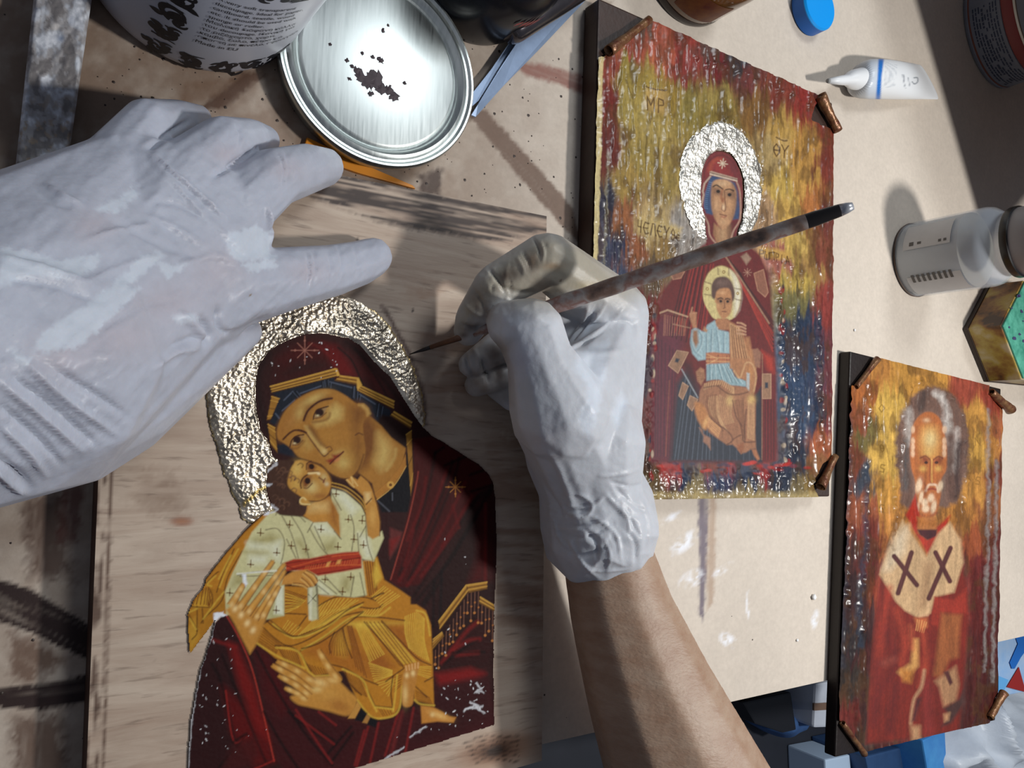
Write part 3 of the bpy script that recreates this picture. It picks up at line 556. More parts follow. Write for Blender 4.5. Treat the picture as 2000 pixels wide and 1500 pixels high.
# bands across the lap
for q in ([(140, 160), (280, 270), (380, 310), (560, 240), (760, 100), (1000, 0)], [(60, 220), (180, 330), (300, 400), (440, 370), (640, 260), (830, 120), (1030, 70)], [(430, 450), (640, 330), (860, 170), (980, 120), (1200, 125), (1440, 155)], [(1050, 170), (1200, 340), (1430, 610)], [(840, 240), (880, 400), (930, 520)], [(1220, 160), (1400, 350), (1560, 520), (1700, 590)], [(700, 580), (860, 620), (1030, 720), (1180, 780)], [(1020, 710), (1090, 850), (1160, 1000)], [(860, 640), (900, 760), (1020, 880)], [(1440, 620), (1340, 690), (1260, 750)], [(1330, 700), (1310, 860), (1330, 1010)], [(180, 400), (330, 410), (420, 470)], [(420, 470), (530, 650)], [(430, 600), (320, 570)], [(270, 85), (480, 95)], [(490, 110), (400, 230)], [(1160, 990), (1320, 1005)], [(980, 20), (1160, 40), (1230, 0)], [(760, 270), (710, 390), (720, 470)], [(1640, 750), (1715, 710)], [(1550, 800), (1660, 900)]):
    p.stroke(T(F3, q), GB, 2.4, 1.5, .9, True)
for q in ([(160, 190), (300, 300), (400, 320), (580, 260), (780, 110), (1000, 15)], [(440, 440), (660, 310), (880, 150), (1000, 105), (1180, 110), (1300, 30)], [(0, 375), (180, 490), (330, 560), (470, 620)], [(190, 420), (400, 455), (500, 640), (560, 695)], [(840, 630), (1030, 730), (1100, 900), (1170, 1040)], [(980, 930), (1090, 1070), (1180, 1110), (1330, 1085), (1395, 1000), (1420, 800)], [(1370, 690), (1350, 900), (1330, 1040)], [(1540, 930), (1600, 970), (1730, 985)], [(1000, 100), (1040, 75)], [(1560, 60), (1650, 100), (1690, 300)], [(1160, 1000), (1330, 1020)], [(560, 700), (720, 690)]):
    p.stroke(T(F3, q), GH, 3, 2, .9, True)
p.hatch(T(F3, [(640, 60), (980, 20)]), T(F3, [(400, 300), (600, 220)]), 9, GH, 1.6, .7); p.hatch(T(F3, [(300, 150), (440, 230)]), T(F3, [(250, 230), (360, 300)]), 6, GH, 1.6, .7); p.hatch(T(F3, [(1040, 60), (1240, 30)]), T(F3, [(1010, 100), (1180, 100)]), 8, GH, 1.5, .8)
p.hatch(T(F2, [(980, 450), (980, 660)]), T(F2, [(1190, 520), (1130, 600)]), 8, GD, 1.8, .85); p.hatch(T(F2, [(980, 480), (980, 690)]), T(F2, [(1180, 560), (1100, 630)]), 7, GH, 1.5, .8)
p.hatch(T(F2, [(1310, 600), (1500, 540), (1700, 560)]), T(F2, [(1200, 760), (1400, 690), (1560, 640)]), 12, GH, 1.8, .75); p.stroke(T(F2, [(1290, 620), (1460, 530), (1600, 525), (1760, 530), (1870, 565)]), GB, 2.2, 1.4, .9, True); p.stroke(T(F2, [(1740, 580), (1580, 660), (1420, 780), (1200, 890), (1060, 910), (900, 840), (800, 760)]), GB, 2.6, 1.5, .9, True)
p.stroke(T(F2, [(1730, 600), (1560, 690), (1400, 810), (1200, 900), (1060, 925)]), GH, 2.4, 2, .8, True); p.stroke(T(F2, [(1740, 670), (1500, 850), (1300, 980), (1140, 1030)]), GB, 2.6, 1.5, .9, True); p.stroke(T(F2, [(1940, 490), (1820, 530)]), GB, 2, 1.4, .9)
p.hatch(T(c6, [(1750, 1250), (1900, 1340)]), T(c6, [(1650, 1340), (1750, 1440)]), 8, GH, 1.8, .75); p.stroke(T(c6, [(1650, 1360), (1750, 1310)]), GB, 2.4, 1.4, .9)
# white robe
wh = (196, 190, 142); whl = (212, 212, 186); whd = (150, 138, 86); ln = (92, 80, 60)
ROBE = [(800, 590), (860, 640), (960, 650), (1040, 650), (1150, 700), (1270, 700), (1380, 840), (1300, 520), (1310, 420), (1420, 440), (1560, 560), (1600, 640), (1620, 820), (1740, 780), (1755, 840), (1670, 1040), (1570, 1020), (1610, 1330), (1500, 1350), (1190, 1320), (1180, 1180), (900, 1100), (890, 1380), (890, 1500), (700, 1500), (400, 1500), (390, 1300), (450, 1150), (540, 960), (620, 790)]
p.fill(T(c6, ROBE), wh, 2)
p.fill(T(F2, [(400, 600), (520, 560), (760, 300), (970, 400), (970, 710), (800, 745), (420, 640)]), (176, 170, 120), 2); p.fill(T(F2, [(900, 440), (960, 420), (960, 700), (870, 690)]), whl, 3)
for q in ([(640, 850), (780, 800), (860, 840), (800, 880), (640, 900)], [(560, 960), (640, 940), (760, 960), (700, 1000)], [(1230, 900), (1330, 850), (1350, 940), (1250, 980)], [(1400, 1180), (1480, 1170), (1460, 1300), (1380, 1290)], [(480, 1150), (560, 1160), (560, 1240), (440, 1260)], [(1000, 860), (1040, 850), (1130, 1000), (1080, 1000)]): p.fill(T(c6, q), whd, 8, .75)
for q in ([(580, 880), (760, 900), (780, 940), (600, 930)], [(780, 900), (870, 860), (860, 1040), (800, 1000)], [(1150, 720), (1260, 710), (1330, 800), (1200, 800)], [(1320, 430), (1420, 450), (1540, 580), (1480, 640), (1380, 520)], [(600, 990), (760, 990), (740, 1060), (600, 1060)], [(1540, 800), (1620, 840), (1650, 1000), (1600, 1010)], [(1200, 1220), (1300, 1320), (1220, 1310)]): p.fill(T(c6, q), whl, 8, .85)
for q in ([(880, 650), (960, 800), (1020, 1010)], [(960, 650), (1060, 820), (1110, 1010)], [(1120, 760), (1200, 900), (1280, 990)], [(1160, 740), (1250, 940)], [(1470, 640), (1500, 760), (1480, 950)], [(740, 770), (840, 760), (900, 860), (890, 980), (870, 1060)], [(500, 1160), (660, 1130), (800, 1140)], [(1020, 640), (1080, 700)], [(1150, 700), (1100, 790)], [(1600, 620), (1610, 860), (1660, 1030)], [(1530, 800), (1540, 960)], [(1390, 600), (1300, 440)], [(920, 850), (1000, 1010)], [(1200, 1200), (1350, 1320)], [(1190, 1250), (1280, 1320)], [(1500, 1170), (1470, 1340)], [(1550, 1140), (1590, 1330)], [(1570, 650), (1600, 640)], [(1550, 830), (1600, 740)], [(800, 1160), (520, 1170)], [(1260, 1180), (1400, 1330)], [(1330, 780), (1390, 850)]):
    p.stroke(T(c6, q), ln, 1.8, 1.5, .85, True)
def cross(o, x, y, r=8):
    a, b = T(o, [(x, y)])[0]; p.stroke([(a-r*.75, b), (a+r*.75, b+1)], (98, 66, 30), 2, 1, .95); p.stroke([(a+.6, b-r), (a, b+r*.7)], (98, 66, 30), 1.8, 1, .95); p.blob((a, b), 2.2, 1.8, (98, 66, 30), .9, 0, .4)
for x, y in ((695, 795), (945, 725), (1215, 765), (835, 965), (1085, 935), (1360, 915), (610, 1065), (1580, 900), (1450, 680), (960, 905), (1500, 850), (830, 1460), (430, 1310), (1250, 1195), (1470, 1175), (1400, 1300), (1570, 690), (1345, 460)): cross(c6, x, y)
# neck & face of the child
p.fill(T(c6, [(1090, 560), (1290, 480), (1370, 640), (1380, 830), (1270, 700), (1150, 705), (1050, 640)]), (184, 128, 56), 2); p.fill(T(c6, [(1270, 500), (1350, 560), (1370, 780), (1300, 700)]), (140, 84, 34), 8, .8); p.fill(T(c6, [(1130, 540), (1270, 540), (1270, 600), (1120, 610)]), (212, 180, 116), 10, .8)
CF = [(925, 340), (950, 250), (980, 190), (1040, 168), (1120, 185), (1200, 215), (1260, 260), (1300, 330), (1305, 400), (1270, 480), (1200, 520), (1110, 520), (1030, 480), (960, 430), (930, 390)]
p.fill(T(c6, CF), (176, 124, 54), 2, sm=True); p.blob(T(c6, [(1010, 250)])[0], 14, 18, (206, 170, 92), .9, .3); p.blob(T(c6, [(1000, 380)])[0], 14, 12, (196, 156, 78), .8); p.blob(T(c6, [(1130, 400)])[0], 16, 14, (206, 184, 120), .85, .3)
p.blob(T(c6, [(1240, 320)])[0], 8, 10, (192, 168, 112), .8); p.blob(T(c6, [(1210, 480)])[0], 18, 7, (146, 92, 42), .8)
p.fill(T(c6, [(1095, 200), (1130, 190), (1170, 230), (1150, 265), (1100, 250)]), (110, 58, 30), 4); p.fill(T(c6, [(1050, 350), (1080, 310), (1130, 310), (1130, 370), (1090, 410), (1060, 400)]), (120, 68, 32), 5)
p.blob(T(c6, [(1100, 348)])[0], 5.5, 6, (38, 18, 14), 1, 0, .3); p.blob(T(c6, [(1135, 225)])[0], 5, 5, (38, 18, 14), 1, 0, .3)
p.stroke(T(c6, [(1045, 410), (1040, 370), (1065, 320), (1110, 290)]), (62, 26, 18), 2.6, 1.4, 1, True); p.stroke(T(c6, [(1070, 410), (1100, 410), (1140, 370)]), (84, 44, 28), 1.5, 1.2, .9, True); p.stroke(T(c6, [(1090, 250), (1095, 200), (1130, 180)]), (62, 26, 18), 2, 1.3, .9, True)
p.stroke(T(c6, [(1110, 285), (1180, 278), (1200, 290)]), (222, 196, 140), 3.4, 1.8, .95); p.stroke(T(c6, [(1100, 268), (1190, 265)]), (96, 52, 30), 1.6, 1.3, .9); p.blob(T(c6, [(1195, 285)])[0], 4, 3, (228, 206, 160), .9)
p.stroke(T(c6, [(1200, 320), (1235, 345), (1240, 360)]), (90, 40, 28), 2.6, 1.5, .9, True); p.stroke(T(c6, [(1250, 330), (1235, 360)]), (110, 46, 34), 2.4, 1.4, .9); p.blob(T(c6, [(1265, 375)])[0], 5, 5, (206, 190, 150), .8)
p.stroke(T(c6, CF[4:12]), (84, 44, 24), 1.8, 1.6, .8, True)
HAIR = [(800, 190), (850, 172), (960, 172), (985, 190), (950, 250), (925, 340), (940, 410), (1030, 480), (1060, 500), (1095, 560), (1080, 630), (1040, 655), (960, 645), (880, 640), (820, 600), (790, 540), (750, 420), (755, 260)]
p.fill(T(c6, HAIR), (66, 42, 32), 2, sm=True)
for k in range(26):
    x, y = random.uniform(780, 1040), random.uniform(200, 620)
    q = T(c6, [(x, y), (x+22, y-14), (x+44, y), (x+36, y+22)]); p.stroke(q, random.choice([(104, 72, 54), (40, 24, 20), (88, 60, 46)]), 1.8, 1.6, .75, True)
p.fill(T(c6, [(1030, 530), (1050, 490), (1090, 500), (1130, 540), (1080, 560), (1040, 550)]), (186, 138, 66), 2); p.stroke(T(c6, [(1120, 550), (1050, 545), (1035, 515), (1060, 492), (1085, 510)]), (222, 196, 132), 2.4, 1.4, .9, True)
# arm raised to her cheek
p.fill(T(c6, [(1430, 340), (1480, 310), (1530, 340), (1560, 300), (1620, 350), (1660, 430), (1700, 560), (1725, 700), (1720, 820), (1660, 850), (1620, 820), (1600, 640), (1580, 480), (1520, 420), (1470, 390)]), (182, 128, 58), 2)
p.fill(T(c6, [(1590, 450), (1640, 450), (1640, 520), (1600, 530)]), (214, 182, 122), 4, .9); p.blob(T(c6, [(1660, 650)])[0], 8, 22, (204, 156, 82), .8); p.stroke(T(c6, [(1605, 550), (1650, 500)]), (66, 30, 18), 2, 1.2, .9)
for q in ([(1480, 320), (1530, 390)], [(1440, 340), (1500, 400)], [(1475, 315), (1490, 370)]): p.stroke(T(c6, q), (216, 178, 110), 2.4, 1.5, .85)
p.stroke(T(c6, [(1560, 300), (1640, 380), (1690, 520), (1725, 690), (1720, 820)]), (84, 46, 22), 2, 1.4, .8, True)
for k in range(4): p.stroke(T(c6, [(1310, 365+k*14), (1430, 400+k*16), (1560, 500+k*20), (1595, 580+k*16)]), g2 if k % 2 == 0 else GB, 2.2, 1.3, .85, True)
# sash
p.fill(T(c6, [(900, 1050), (980, 1020), (1120, 1015), (1280, 980), (1420, 960), (1540, 955), (1565, 1000), (1565, 1100), (1400, 1130), (1190, 1165), (1100, 1120), (920, 1120)]), (160, 52, 32), 2)
for q, c in (([(920, 1100), (1080, 1060), (1300, 1000), (1540, 975)], (196, 84, 44)), ([(940, 1120), (1150, 1070), (1550, 1010)], (96, 24, 18)), ([(1000, 1130), (1300, 1080), (1560, 1070)], (200, 96, 48)), ([(1180, 1150), (1560, 1090)], (110, 26, 18)), ([(910, 1060), (1100, 1030), (1300, 1000)], (110, 28, 20)), ([(920, 1080), (1000, 1110)], (110, 28, 20))): p.stroke(T(c6, q), c, 2, 1.3, .9, True)
p.hatch(T(c6, [(1080, 1080), (1540, 1020)]), T(c6, [(1070, 1110), (1530, 1060)]), 22, (206, 104, 54), 1.3, .6); p.fill(T(c6, [(1270, 1050), (1300, 1040), (1280, 1085), (1255, 1085)]), (210, 150, 80), 2); p.fill(T(c6, [(1360, 1030), (1390, 1025), (1380, 1060), (1345, 1065)]), (210, 150, 80), 2)
# child's hand with scroll
p.fill(T(F2, [(960, 330), (1050, 280), (1190, 260), (1260, 300), (1300, 370), (1250, 430), (1180, 430), (1060, 400), (940, 410)]), (190, 132, 60), 2)
for q in ([(1190, 270), (1260, 310), (1295, 370)], [(1160, 290), (1230, 350), (1270, 410)], [(1140, 340), (1190, 380), (1230, 430)], [(1060, 390), (1150, 400), (1200, 430)]): p.stroke(T(F2, q), (98, 54, 24), 1.7, 1.3, .85, True); p.stroke(T(F2, [(a-10, b+14) for a, b in q]), (216, 172, 100), 2.2, 1.6, .8, True)
p.fill(T(F2, [(1200, 440), (1280, 420), (1290, 520), (1300, 740), (1240, 760), (1210, 740), (1200, 560)]), (188, 184, 146), 2); p.stroke(T(F2, [(1205, 500), (1280, 570)]), (80, 70, 44), 1.6, 1.2); p.stroke(T(F2, [(1285, 500), (1205, 590)]), (80, 70, 44), 1.6, 1.2); p.stroke(T(F2, [(1230, 450), (1225, 740)]), (222, 220, 196), 3, 3, .8); p.stroke(T(F2, [(1285, 430), (1300, 740)]), (120, 112, 80), 3, 2, .7)
# her hand at the child's side
HAND = (186, 130, 56)
p.fill(T(F2, [(400, 650), (520, 560), (640, 620), (760, 620), (830, 600), (800, 720), (740, 880), (690, 1000), (635, 1085), (560, 940), (480, 780)]), HAND, 3)
for a, b, w in (((450, 610), (575, 400), 64), ((530, 640), (860, 180), 56), ((610, 690), (970, 210), 56), ((690, 740), (975, 275), 50), ((760, 720), (920, 425), 50)):
    A, B = np.array(a, float), np.array(b, float); t = (B-A)/np.linalg.norm(B-A); nn = np.array([-t[1], t[0]])
    p.fill(T(F2, [A+nn*w*.62, B+nn*w*.34, B+t*16, B-nn*w*.34, A-nn*w*.62]), HAND, 2); p.stroke(T(F2, [A+nn*w*.62, B+nn*w*.34]), (104, 58, 22), 1.8, 1.6, .8); p.stroke(T(F2, [A-nn*w*.6, B-nn*w*.34]), (120, 70, 28), 1.6, 1.6, .7)
    p.stroke(T(F2, [A+t*30-nn*8, B-t*20]), (212, 162, 84), 3.4, 3, .7)
    for f in (.05, .45, .75): x_, y_ = T(F2, [A+(B-A)*f])[0]; p.blob((x_, y_), 5, 7, (226, 190, 126), .75, .5)
for x, y in ((490, 640), (550, 700), (610, 780), (665, 850)): p.blob(T(F2, [(x, y)])[0], 6, 8, (232, 200, 140), .9, .5)
p.fill(T(F2, [(560, 300), (590, 300), (610, 400), (590, 430), (570, 380)]), (228, 232, 240), 2, .9, jit=2); p.stroke(T(F2, [(510, 300), (640, 290), (890, 270)]), (226, 226, 214), 2.6, 1.8, .85)
# her other hand below
p.fill(T(F3, [(520, 720), (650, 700), (760, 710), (820, 760), (900, 840), (980, 930), (900, 1080), (700, 1040), (520, 1000), (400, 970), (330, 900), (440, 860)]), HAND, 3, sm=True)
for a, b, w in (((560, 770), (215, 560), 70), ((530, 850), (170, 600), 70), ((520, 900), (230, 700), 60), ((480, 940), (290, 820), 50), ((800, 740), (610, 455), 66)):
    A, B = np.array(a, float), np.array(b, float); t = (B-A)/np.linalg.norm(B-A); nn = np.array([-t[1], t[0]]); mid = (A+B)/2+nn*(18 if a[0] < 700 else -10)
    p.fill(spl(T(F3, [A+nn*w*.6, mid+nn*w*.55, B+nn*w*.3, B+t*18, B-nn*w*.34, mid-nn*w*.5, A-nn*w*.6]), True), HAND, 2); p.stroke(T(F3, [A+nn*w*.55, mid+nn*w*.5, B+nn*w*.34]), (110, 62, 24), 1.8, 1.6, .8, True)
    for f in (.15, .5, .85): x_, y_ = T(F3, [A*(1-f)+B*f+(mid-(A+B)/2)*4*f*(1-f)])[0]; p.blob((x_, y_), 8, 4.6, (222, 184, 112), .8, math.atan2(t[1], t[0]))
p.blob(T(F3, [(620, 760)])[0], 16, 8, (222, 186, 118), .85, .3); p.blob(T(F3, [(590, 830)])[0], 12, 7, (222, 190, 120), .8); p.blob(T(F3, [(740, 740)])[0], 12, 6, (220, 180, 108), .7, .3); p.blob(T(F3, [(800, 980)])[0], 30, 14, (150, 92, 38), .7, .5); p.blob(T(F3, [(700, 880)])[0], 24, 16, (200, 148, 70), .6)
p.fill(T(F3, [(985, 945), (1020, 1000), (960, 1110), (890, 1110)]), (182, 130, 60), 1.5); p.fill(T(F3, [(1020, 1010), (1080, 1060), (1040, 1140), (960, 1130)]), (18, 16, 20), 2); p.fill(T(F3, [(1075, 1070), (1110, 1100), (1080, 1160), (1030, 1150)]), (160, 112, 56), 1.5); p.fill(T(F3, [(1110, 1100), (1180, 1125), (1160, 1200), (1080, 1170)]), (18, 16, 20), 2)
# feet
p.fill(T(F3, [(1450, 610), (1580, 570), (1570, 680), (1540, 840), (1520, 970), (1460, 1000), (1420, 960), (1420, 800)]), (176, 118, 50), 2, sm=True); p.blob(T(F3, [(1450, 870)])[0], 6, 22, (222, 186, 118), .8); p.blob(T(F3, [(1465, 690)])[0], 5, 6, (228, 196, 134), .9); p.blob(T(F3, [(1525, 670)])[0], 5, 7, (228, 196, 134), .9)
for k in range(5): p.stroke(T(F3, [(1455+k*30, 600-k*8), (1462+k*28, 640-k*6)]), (220, 170, 110), 2.6, 1.4, .8)
p.fill(T(F3, [(1600, 985), (1720, 1000), (1800, 1040), (1880, 1090), (1945, 1100), (1920, 1150), (1760, 1140), (1610, 1160)]), (182, 120, 50), 2); p.blob(T(F3, [(1780, 1080)])[0], 22, 7, (220, 176, 104), .8, .35); p.blob(T(F3, [(1715, 1075)])[0], 5, 5, (226, 190, 126), .9)
# losses: chipped white flecks and crumbs
for x, y, r in ((560, 660, 0), ):
    pass
for k in range(120):
    r = random.random()
    if r < .30: x, y = random.uniform(380, 470), random.uniform(1230, 1480)
    elif r < .55: x, y = random.uniform(860, 955), random.uniform(1320, 1420)
    elif r < .7: x, y = random.uniform(520, 660), random.uniform(660, 740)
    else: x, y = random.uniform(400, 960), random.uniform(1000, 1450)
    w = random.uniform(.6, 1.5)
    if r < .55 or not (430 < x < 840 and 1000 < y < 1400): p.blob((x, y), w*random.uniform(.7, 3), w, (206, 206, 208), random.uniform(.5, .95), random.random()*3, .35)
for pts in ([(930, 1335), (938, 1345), (925, 1352), (942, 1350)], [(918, 1370), (935, 1380), (905, 1385), (940, 1378)], [(905, 1388), (925, 1376), (945, 1390)], [(800, 1438), (830, 1418)], [(750, 1482), (785, 1460)], [(520, 920), (540, 905)], [(528, 985), (540, 995), (518, 1005)]): p.stroke(pts, (208, 208, 212), 3, 2, .9, jit=4, seed=int(pts[0][0]))
p.stroke(T(c7, [(215, 215), (190, 310), (160, 400), (130, 510), (90, 740), (72, 1000)]), (196, 196, 200), 3, 1.5, .8, True, jit=3)
p.fill(T(F2, [(290, 690), (370, 670), (410, 710), (350, 720), (310, 760), (290, 740)]), (226, 230, 238), 2, .95, jit=4); p.fill(T(c6, [(740, 600), (760, 560), (790, 560), (760, 640), (720, 650)]), (214, 218, 226), 2, .9, jit=3); p.fill(T(c6, [(740, 370), (790, 375), (770, 400), (745, 390)]), (214, 218, 226), 2, .8, jit=3)
p.h = .00012+.0001*fbm(p.x/5, p.y/5, 77, 2)
m_print = mat('varnished_print', rough=.6, attr=True, var=.10, vscale=500, bump=.10, bscale=1400, bdist=.0003, spec=.12)
pc.build('paper_print', m_print, ic, keep=p.m > .5, thick=.0007)
hc = Canvas(R1, Z1, (380, 550), (850, 1040), .00045, (255, 255, 255), 1.0); p = hc.p
p.mask(HALO, True, 4)
a1 = fbm(p.x/9, p.y/6, 11, 3); a2 = fbm((p.x+p.y*.5)/5, (p.y-.4*p.x)/3.2, 17, 3)
d, ins = Painter._d(p.x, p.y, spl(HALO, True), True); ed = np.clip(np.where(ins, d, 0)/16, 0, 1)
df, inf = Painter._d(p.x, p.y, VEIL+SHO+LEFT, True); ed = ed*np.where(inf, .15, np.clip(df/4, .15, 1))
p.h = (1-np.abs(a1*2-1))**2*.0012*ed+(1-np.abs(a2*2-1))**3*.0007*ed+.0002
p.stroke(spl(HALO, True)[6:], (206, 178, 74), 5, 2, .85, jit=3)
p.stroke([(475, 985), (500, 960), (520, 950)], (206, 178, 74), 9, 3, .8, jit=4)
hc.build('gold_halo', m_gold, ic, keep=p.m > .5, thick=.0003)
print('print done')
# ================================================================ finished icon panels (painted relief sheets on dark boards)
def field(p, pts, wx=26, wy=60, seed=0, pw=3.0):
    """blotchy brushed colour: nearest control colours looked up through streaky noise"""
    x = p.x+wx*2*(fbm(p.x/11, p.y/90, seed, 4)-.5)+12*(fbm(p.x/25, p.y/25, seed+9, 3)-.5)
    y = p.y+wy*2*(fbm(p.x/7, p.y/120, seed+3, 4)-.5)
    num = np.zeros((p.n, 3)); den = np.zeros(p.n)
    for (a, b, c) in pts:
        w = 1/((x-a)**2+(.7*(y-b))**2+30)**pw; num += w[:, None]*lin(c, p.k); den += w
    p.c = num/den[:, None]; p.c = p.c*.86+.14*p.c.mean(1)[:, None]
    st = fbm(p.x/4, p.y/70, seed+21, 3); p.c *= (.60+.72*st)[:, None]
    g2_ = fbm(p.x/3, p.y/14, seed+22, 2); p.c *= (.78+.40*g2_)[:, None]; bz = np.clip((fbm(p.x/16, p.y/38, seed+31, 4)-.52)*4, 0, .55)[:, None]; p.c = p.c*(1-bz)+lin((84, 58, 36), p.k)*bz
GLY = {'M': [[(0, 1), (.05, 0), (.5, .6), (.95, 0), (1, 1)]], 'P': [[(.1, 1), (.1, 0), (.8, .05), (.85, .4), (.1, .5)]], 'TH': [[(.5, 0), (.1, .3), (.1, .7), (.5, 1), (.9, .7), (.9, .3), (.5, 0)], [(.1, .5), (.9, .5)]],
       'Y': [[(0, 0), (.5, .45), (1, 0)], [(.5, .45), (.4, 1)]], 'H': [[(.1, 0), (.1, .55), (.9, .55)], [(.9, 0), (.8, 1)]], 'E': [[(1, .1), (.4, 0), (0, .5), (.4, 1), (1, .9)], [(0, .5), (.8, .5)]], 'L': [[(0, 1), (.4, 0), (.9, 0), (1, 1)]], 'O': [[(.5, 0), (0, .5), (.5, 1), (1, .5), (.5, 0)]],
       'W': [[(0, .1), (0, .9), (.5, 1), (.5, .4)], [(.5, 1), (1, .9), (1, .1)]], 'T': [[(0, .1), (1, 0)], [(.5, 0), (.5, 1)]], 'I': [[(.5, 0), (.5, 1)]], 'A': [[(0, 1), (.6, 0), (1, 1)], [(.2, .65), (.85, .65)]], 'N': [[(0, 1), (.1, 0), (.9, 1), (1, 0)]], 'S': [[(1, .1), (.3, 0), (.1, .4), (.9, .6), (.8, 1), (0, .9)]]}
def write(p, s, x, y, w, h, dx, dy, col=(70, 42, 26), lw=2.2):
    for k, ch in enumerate(s):
        if ch in GLY:
            for pl in GLY[ch]: p.stroke([(x+k*dx+a*w, y+k*dy+b*h+a*w*dy/max(abs(dx), 1)) for a, b in pl], col, lw, 1.1, .95)
def curl(parent, a, b, r0, r1, z, matr, turns=1.35, up=0):
    """corner of the sheet rolled up: a spiral roll from photo point a to b"""
    A, B = P(*a, z), P(*b, z); ax = (B-A)/np.linalg.norm(B-A); sd = np.cross(ax, [0, 0, 1.]); v = []; f = []; nn, mm = 30, 10
    for j in range(mm+1):
        t = j/mm; r = r0+(r1-r0)*t; c = A+(B-A)*t+np.array([0, 0, r*1.02])
        for i in range(nn+1):
            w = -math.pi/2+2*math.pi*turns*i/nn; rr = r*(1-.32*i/nn)*(1+.10*math.sin(6*t+3*i/nn)+.05*math.sin(17*t+i))
            v.append(c+rr*(math.cos(w)*sd+math.sin(w)*np.array([0, 0, 1.])))
    for j in range(mm):
        for i in range(nn): f.append((j*(nn+1)+i, j*(nn+1)+i+1, (j+1)*(nn+1)+i+1, (j+1)*(nn+1)+i))
    o = mesh('curled_corner', v, f, matr, parent, True)
    md = o.modifiers.new('thickness', 'SOLIDIFY'); md.thickness = .0005
    return o
m_board2 = mat('dark_stained_board', (60, 40, 32), .5, var=.45, vscale=60, bump=.2, bscale=300)
m_board3 = mat('black_stained_board', (30, 20, 18), .45, var=.45, vscale=60, bump=.2, bscale=300)
m_relief = mat('glossy_painted_relief', rough=.36, attr=True, var=.22, vscale=420, bump=.08, bscale=350, bdist=.0005, coat=0, spec=.45, croughness=.15)
_at = m_relief.node_tree.nodes.new('ShaderNodeAttribute'); _at.attribute_name = 'rgh'; m_relief.node_tree.links.new(_at.outputs['Fac'], m_relief.node_tree.nodes['Principled BSDF'].inputs['Roughness'])
m_curl = mat('rolled_foil', (146, 112, 74), .3, metal=.35, var=.5, vscale=170, bump=.4, bscale=500, col2=(92, 40, 30))
# ---------------------------------------------------------------- second icon
i2 = empty('icon_panel', 'yellow and red relief icon of a haloed woman, lying behind the brush', 'icon', 'icon panels')
bm = bmesh.new(); prism(bm, rectpts(R2), .0004, Z2, .0012); frombm('board', bm, m_board2, i2)
K2 = 1.22
q3 = (1100, 0, 2.885); q6 = (1130, 450, 2.726); v1 = (1330, 270, 6.52); v2 = (1330, 500, 6.82); v3 = (1330, 700, 6.82)
c2 = Canvas(R2, Z2, (1100, -60), (1680, 1030), .00044, (120, 90, 60), K2); p = c2.p
field(p, [(1180, 120, (160, 66, 48)), (1180, 200, (128, 44, 34)), (1185, 300, (116, 50, 40)), (1180, 400, (56, 54, 70)), (1172, 480, (74, 80, 104)), (1195, 560, (70, 76, 98)), (1200, 480, (60, 62, 84)),
 (1220, 130, (160, 136, 50)), (1230, 90, (176, 76, 52)), (1280, 70, (188, 86, 56)), (1330, 70, (170, 60, 46)), (1300, 110, (196, 92, 60)), (1330, 130, (152, 56, 46)), (1380, 90, (112, 76, 66)), (1400, 140, (124, 38, 38)), (1430, 120, (62, 56, 64)), (1460, 160, (122, 58, 52)), (1520, 180, (134, 56, 40)), (1580, 190, (158, 46, 36)), (1610, 230, (144, 56, 36)), (1350, 40, (130, 70, 56)), (1250, 40, (110, 80, 66)),
 (1230, 200, (180, 154, 66)), (1260, 160, (170, 142, 50)), (1300, 200, (164, 132, 44)), (1250, 300, (176, 148, 64)), (1310, 330, (170, 142, 64)), (1280, 250, (186, 158, 74)), (1340, 200, (152, 132, 54)), (1400, 200, (166, 142, 64)), (1400, 230, (142, 120, 44)), (1470, 210, (146, 102, 44)), (1520, 260, (196, 152, 62)), (1560, 300, (196, 142, 52)), (1570, 360, (206, 152, 56)), (1530, 360, (206, 168, 66)), (1540, 420, (222, 174, 70)), (1590, 400, (186, 112, 44)), (1612, 330, (134, 56, 40)), (1615, 420, (124, 56, 46)), (1610, 500, (134, 68, 46)), (1500, 430, (184, 144, 100)), (1500, 300, (180, 150, 90)),
 (1215, 350, (176, 142, 62)), (1210, 430, (156, 94, 50)), (1228, 490, (156, 90, 50)), (1260, 440, (196, 166, 104)), (1290, 500, (156, 122, 64)), (1270, 530, (112, 90, 66)), (1330, 480, (170, 160, 150)),
 (1550, 480, (206, 168, 72)), (1580, 520, (176, 132, 62)), (1550, 540, (196, 164, 62)), (1525, 500, (176, 100, 84)), (1545, 585, (120, 112, 64)), (1560, 640, (44, 58, 82)), (1545, 720, (56, 76, 106)), (1580, 700, (50, 64, 88)), (1560, 800, (56, 76, 104)), (1590, 800, (40, 52, 76)), (1560, 900, (46, 54, 72)), (1612, 600, (150, 56, 46)), (1614, 700, (116, 56, 60)), (1613, 800, (136, 56, 56)), (1605, 860, (176, 90, 44)), (1600, 910, (156, 100, 54)), (1585, 945, (154, 122, 54)),
 (1268, 620, (128, 36, 36)), (1270, 720, (66, 48, 60)), (1262, 820, (112, 50, 46)), (1255, 900, (92, 60, 46)), (1270, 945, (116, 94, 56)), (1330, 932, (44, 58, 84)), (1400, 932, (54, 70, 100)), (1450, 932, (46, 58, 82)), (1520, 932, (50, 58, 76)), (1350, 962, (150, 130, 84)), (1450, 966, (140, 122, 84)), (1550, 966, (128, 110, 70)), (1310, 908, (166, 46, 42)), (1400, 910, (166, 46, 40)), (1480, 910, (160, 44, 40))], 22, 34, 5)
ed = np.minimum.reduce([p.x*0+1])
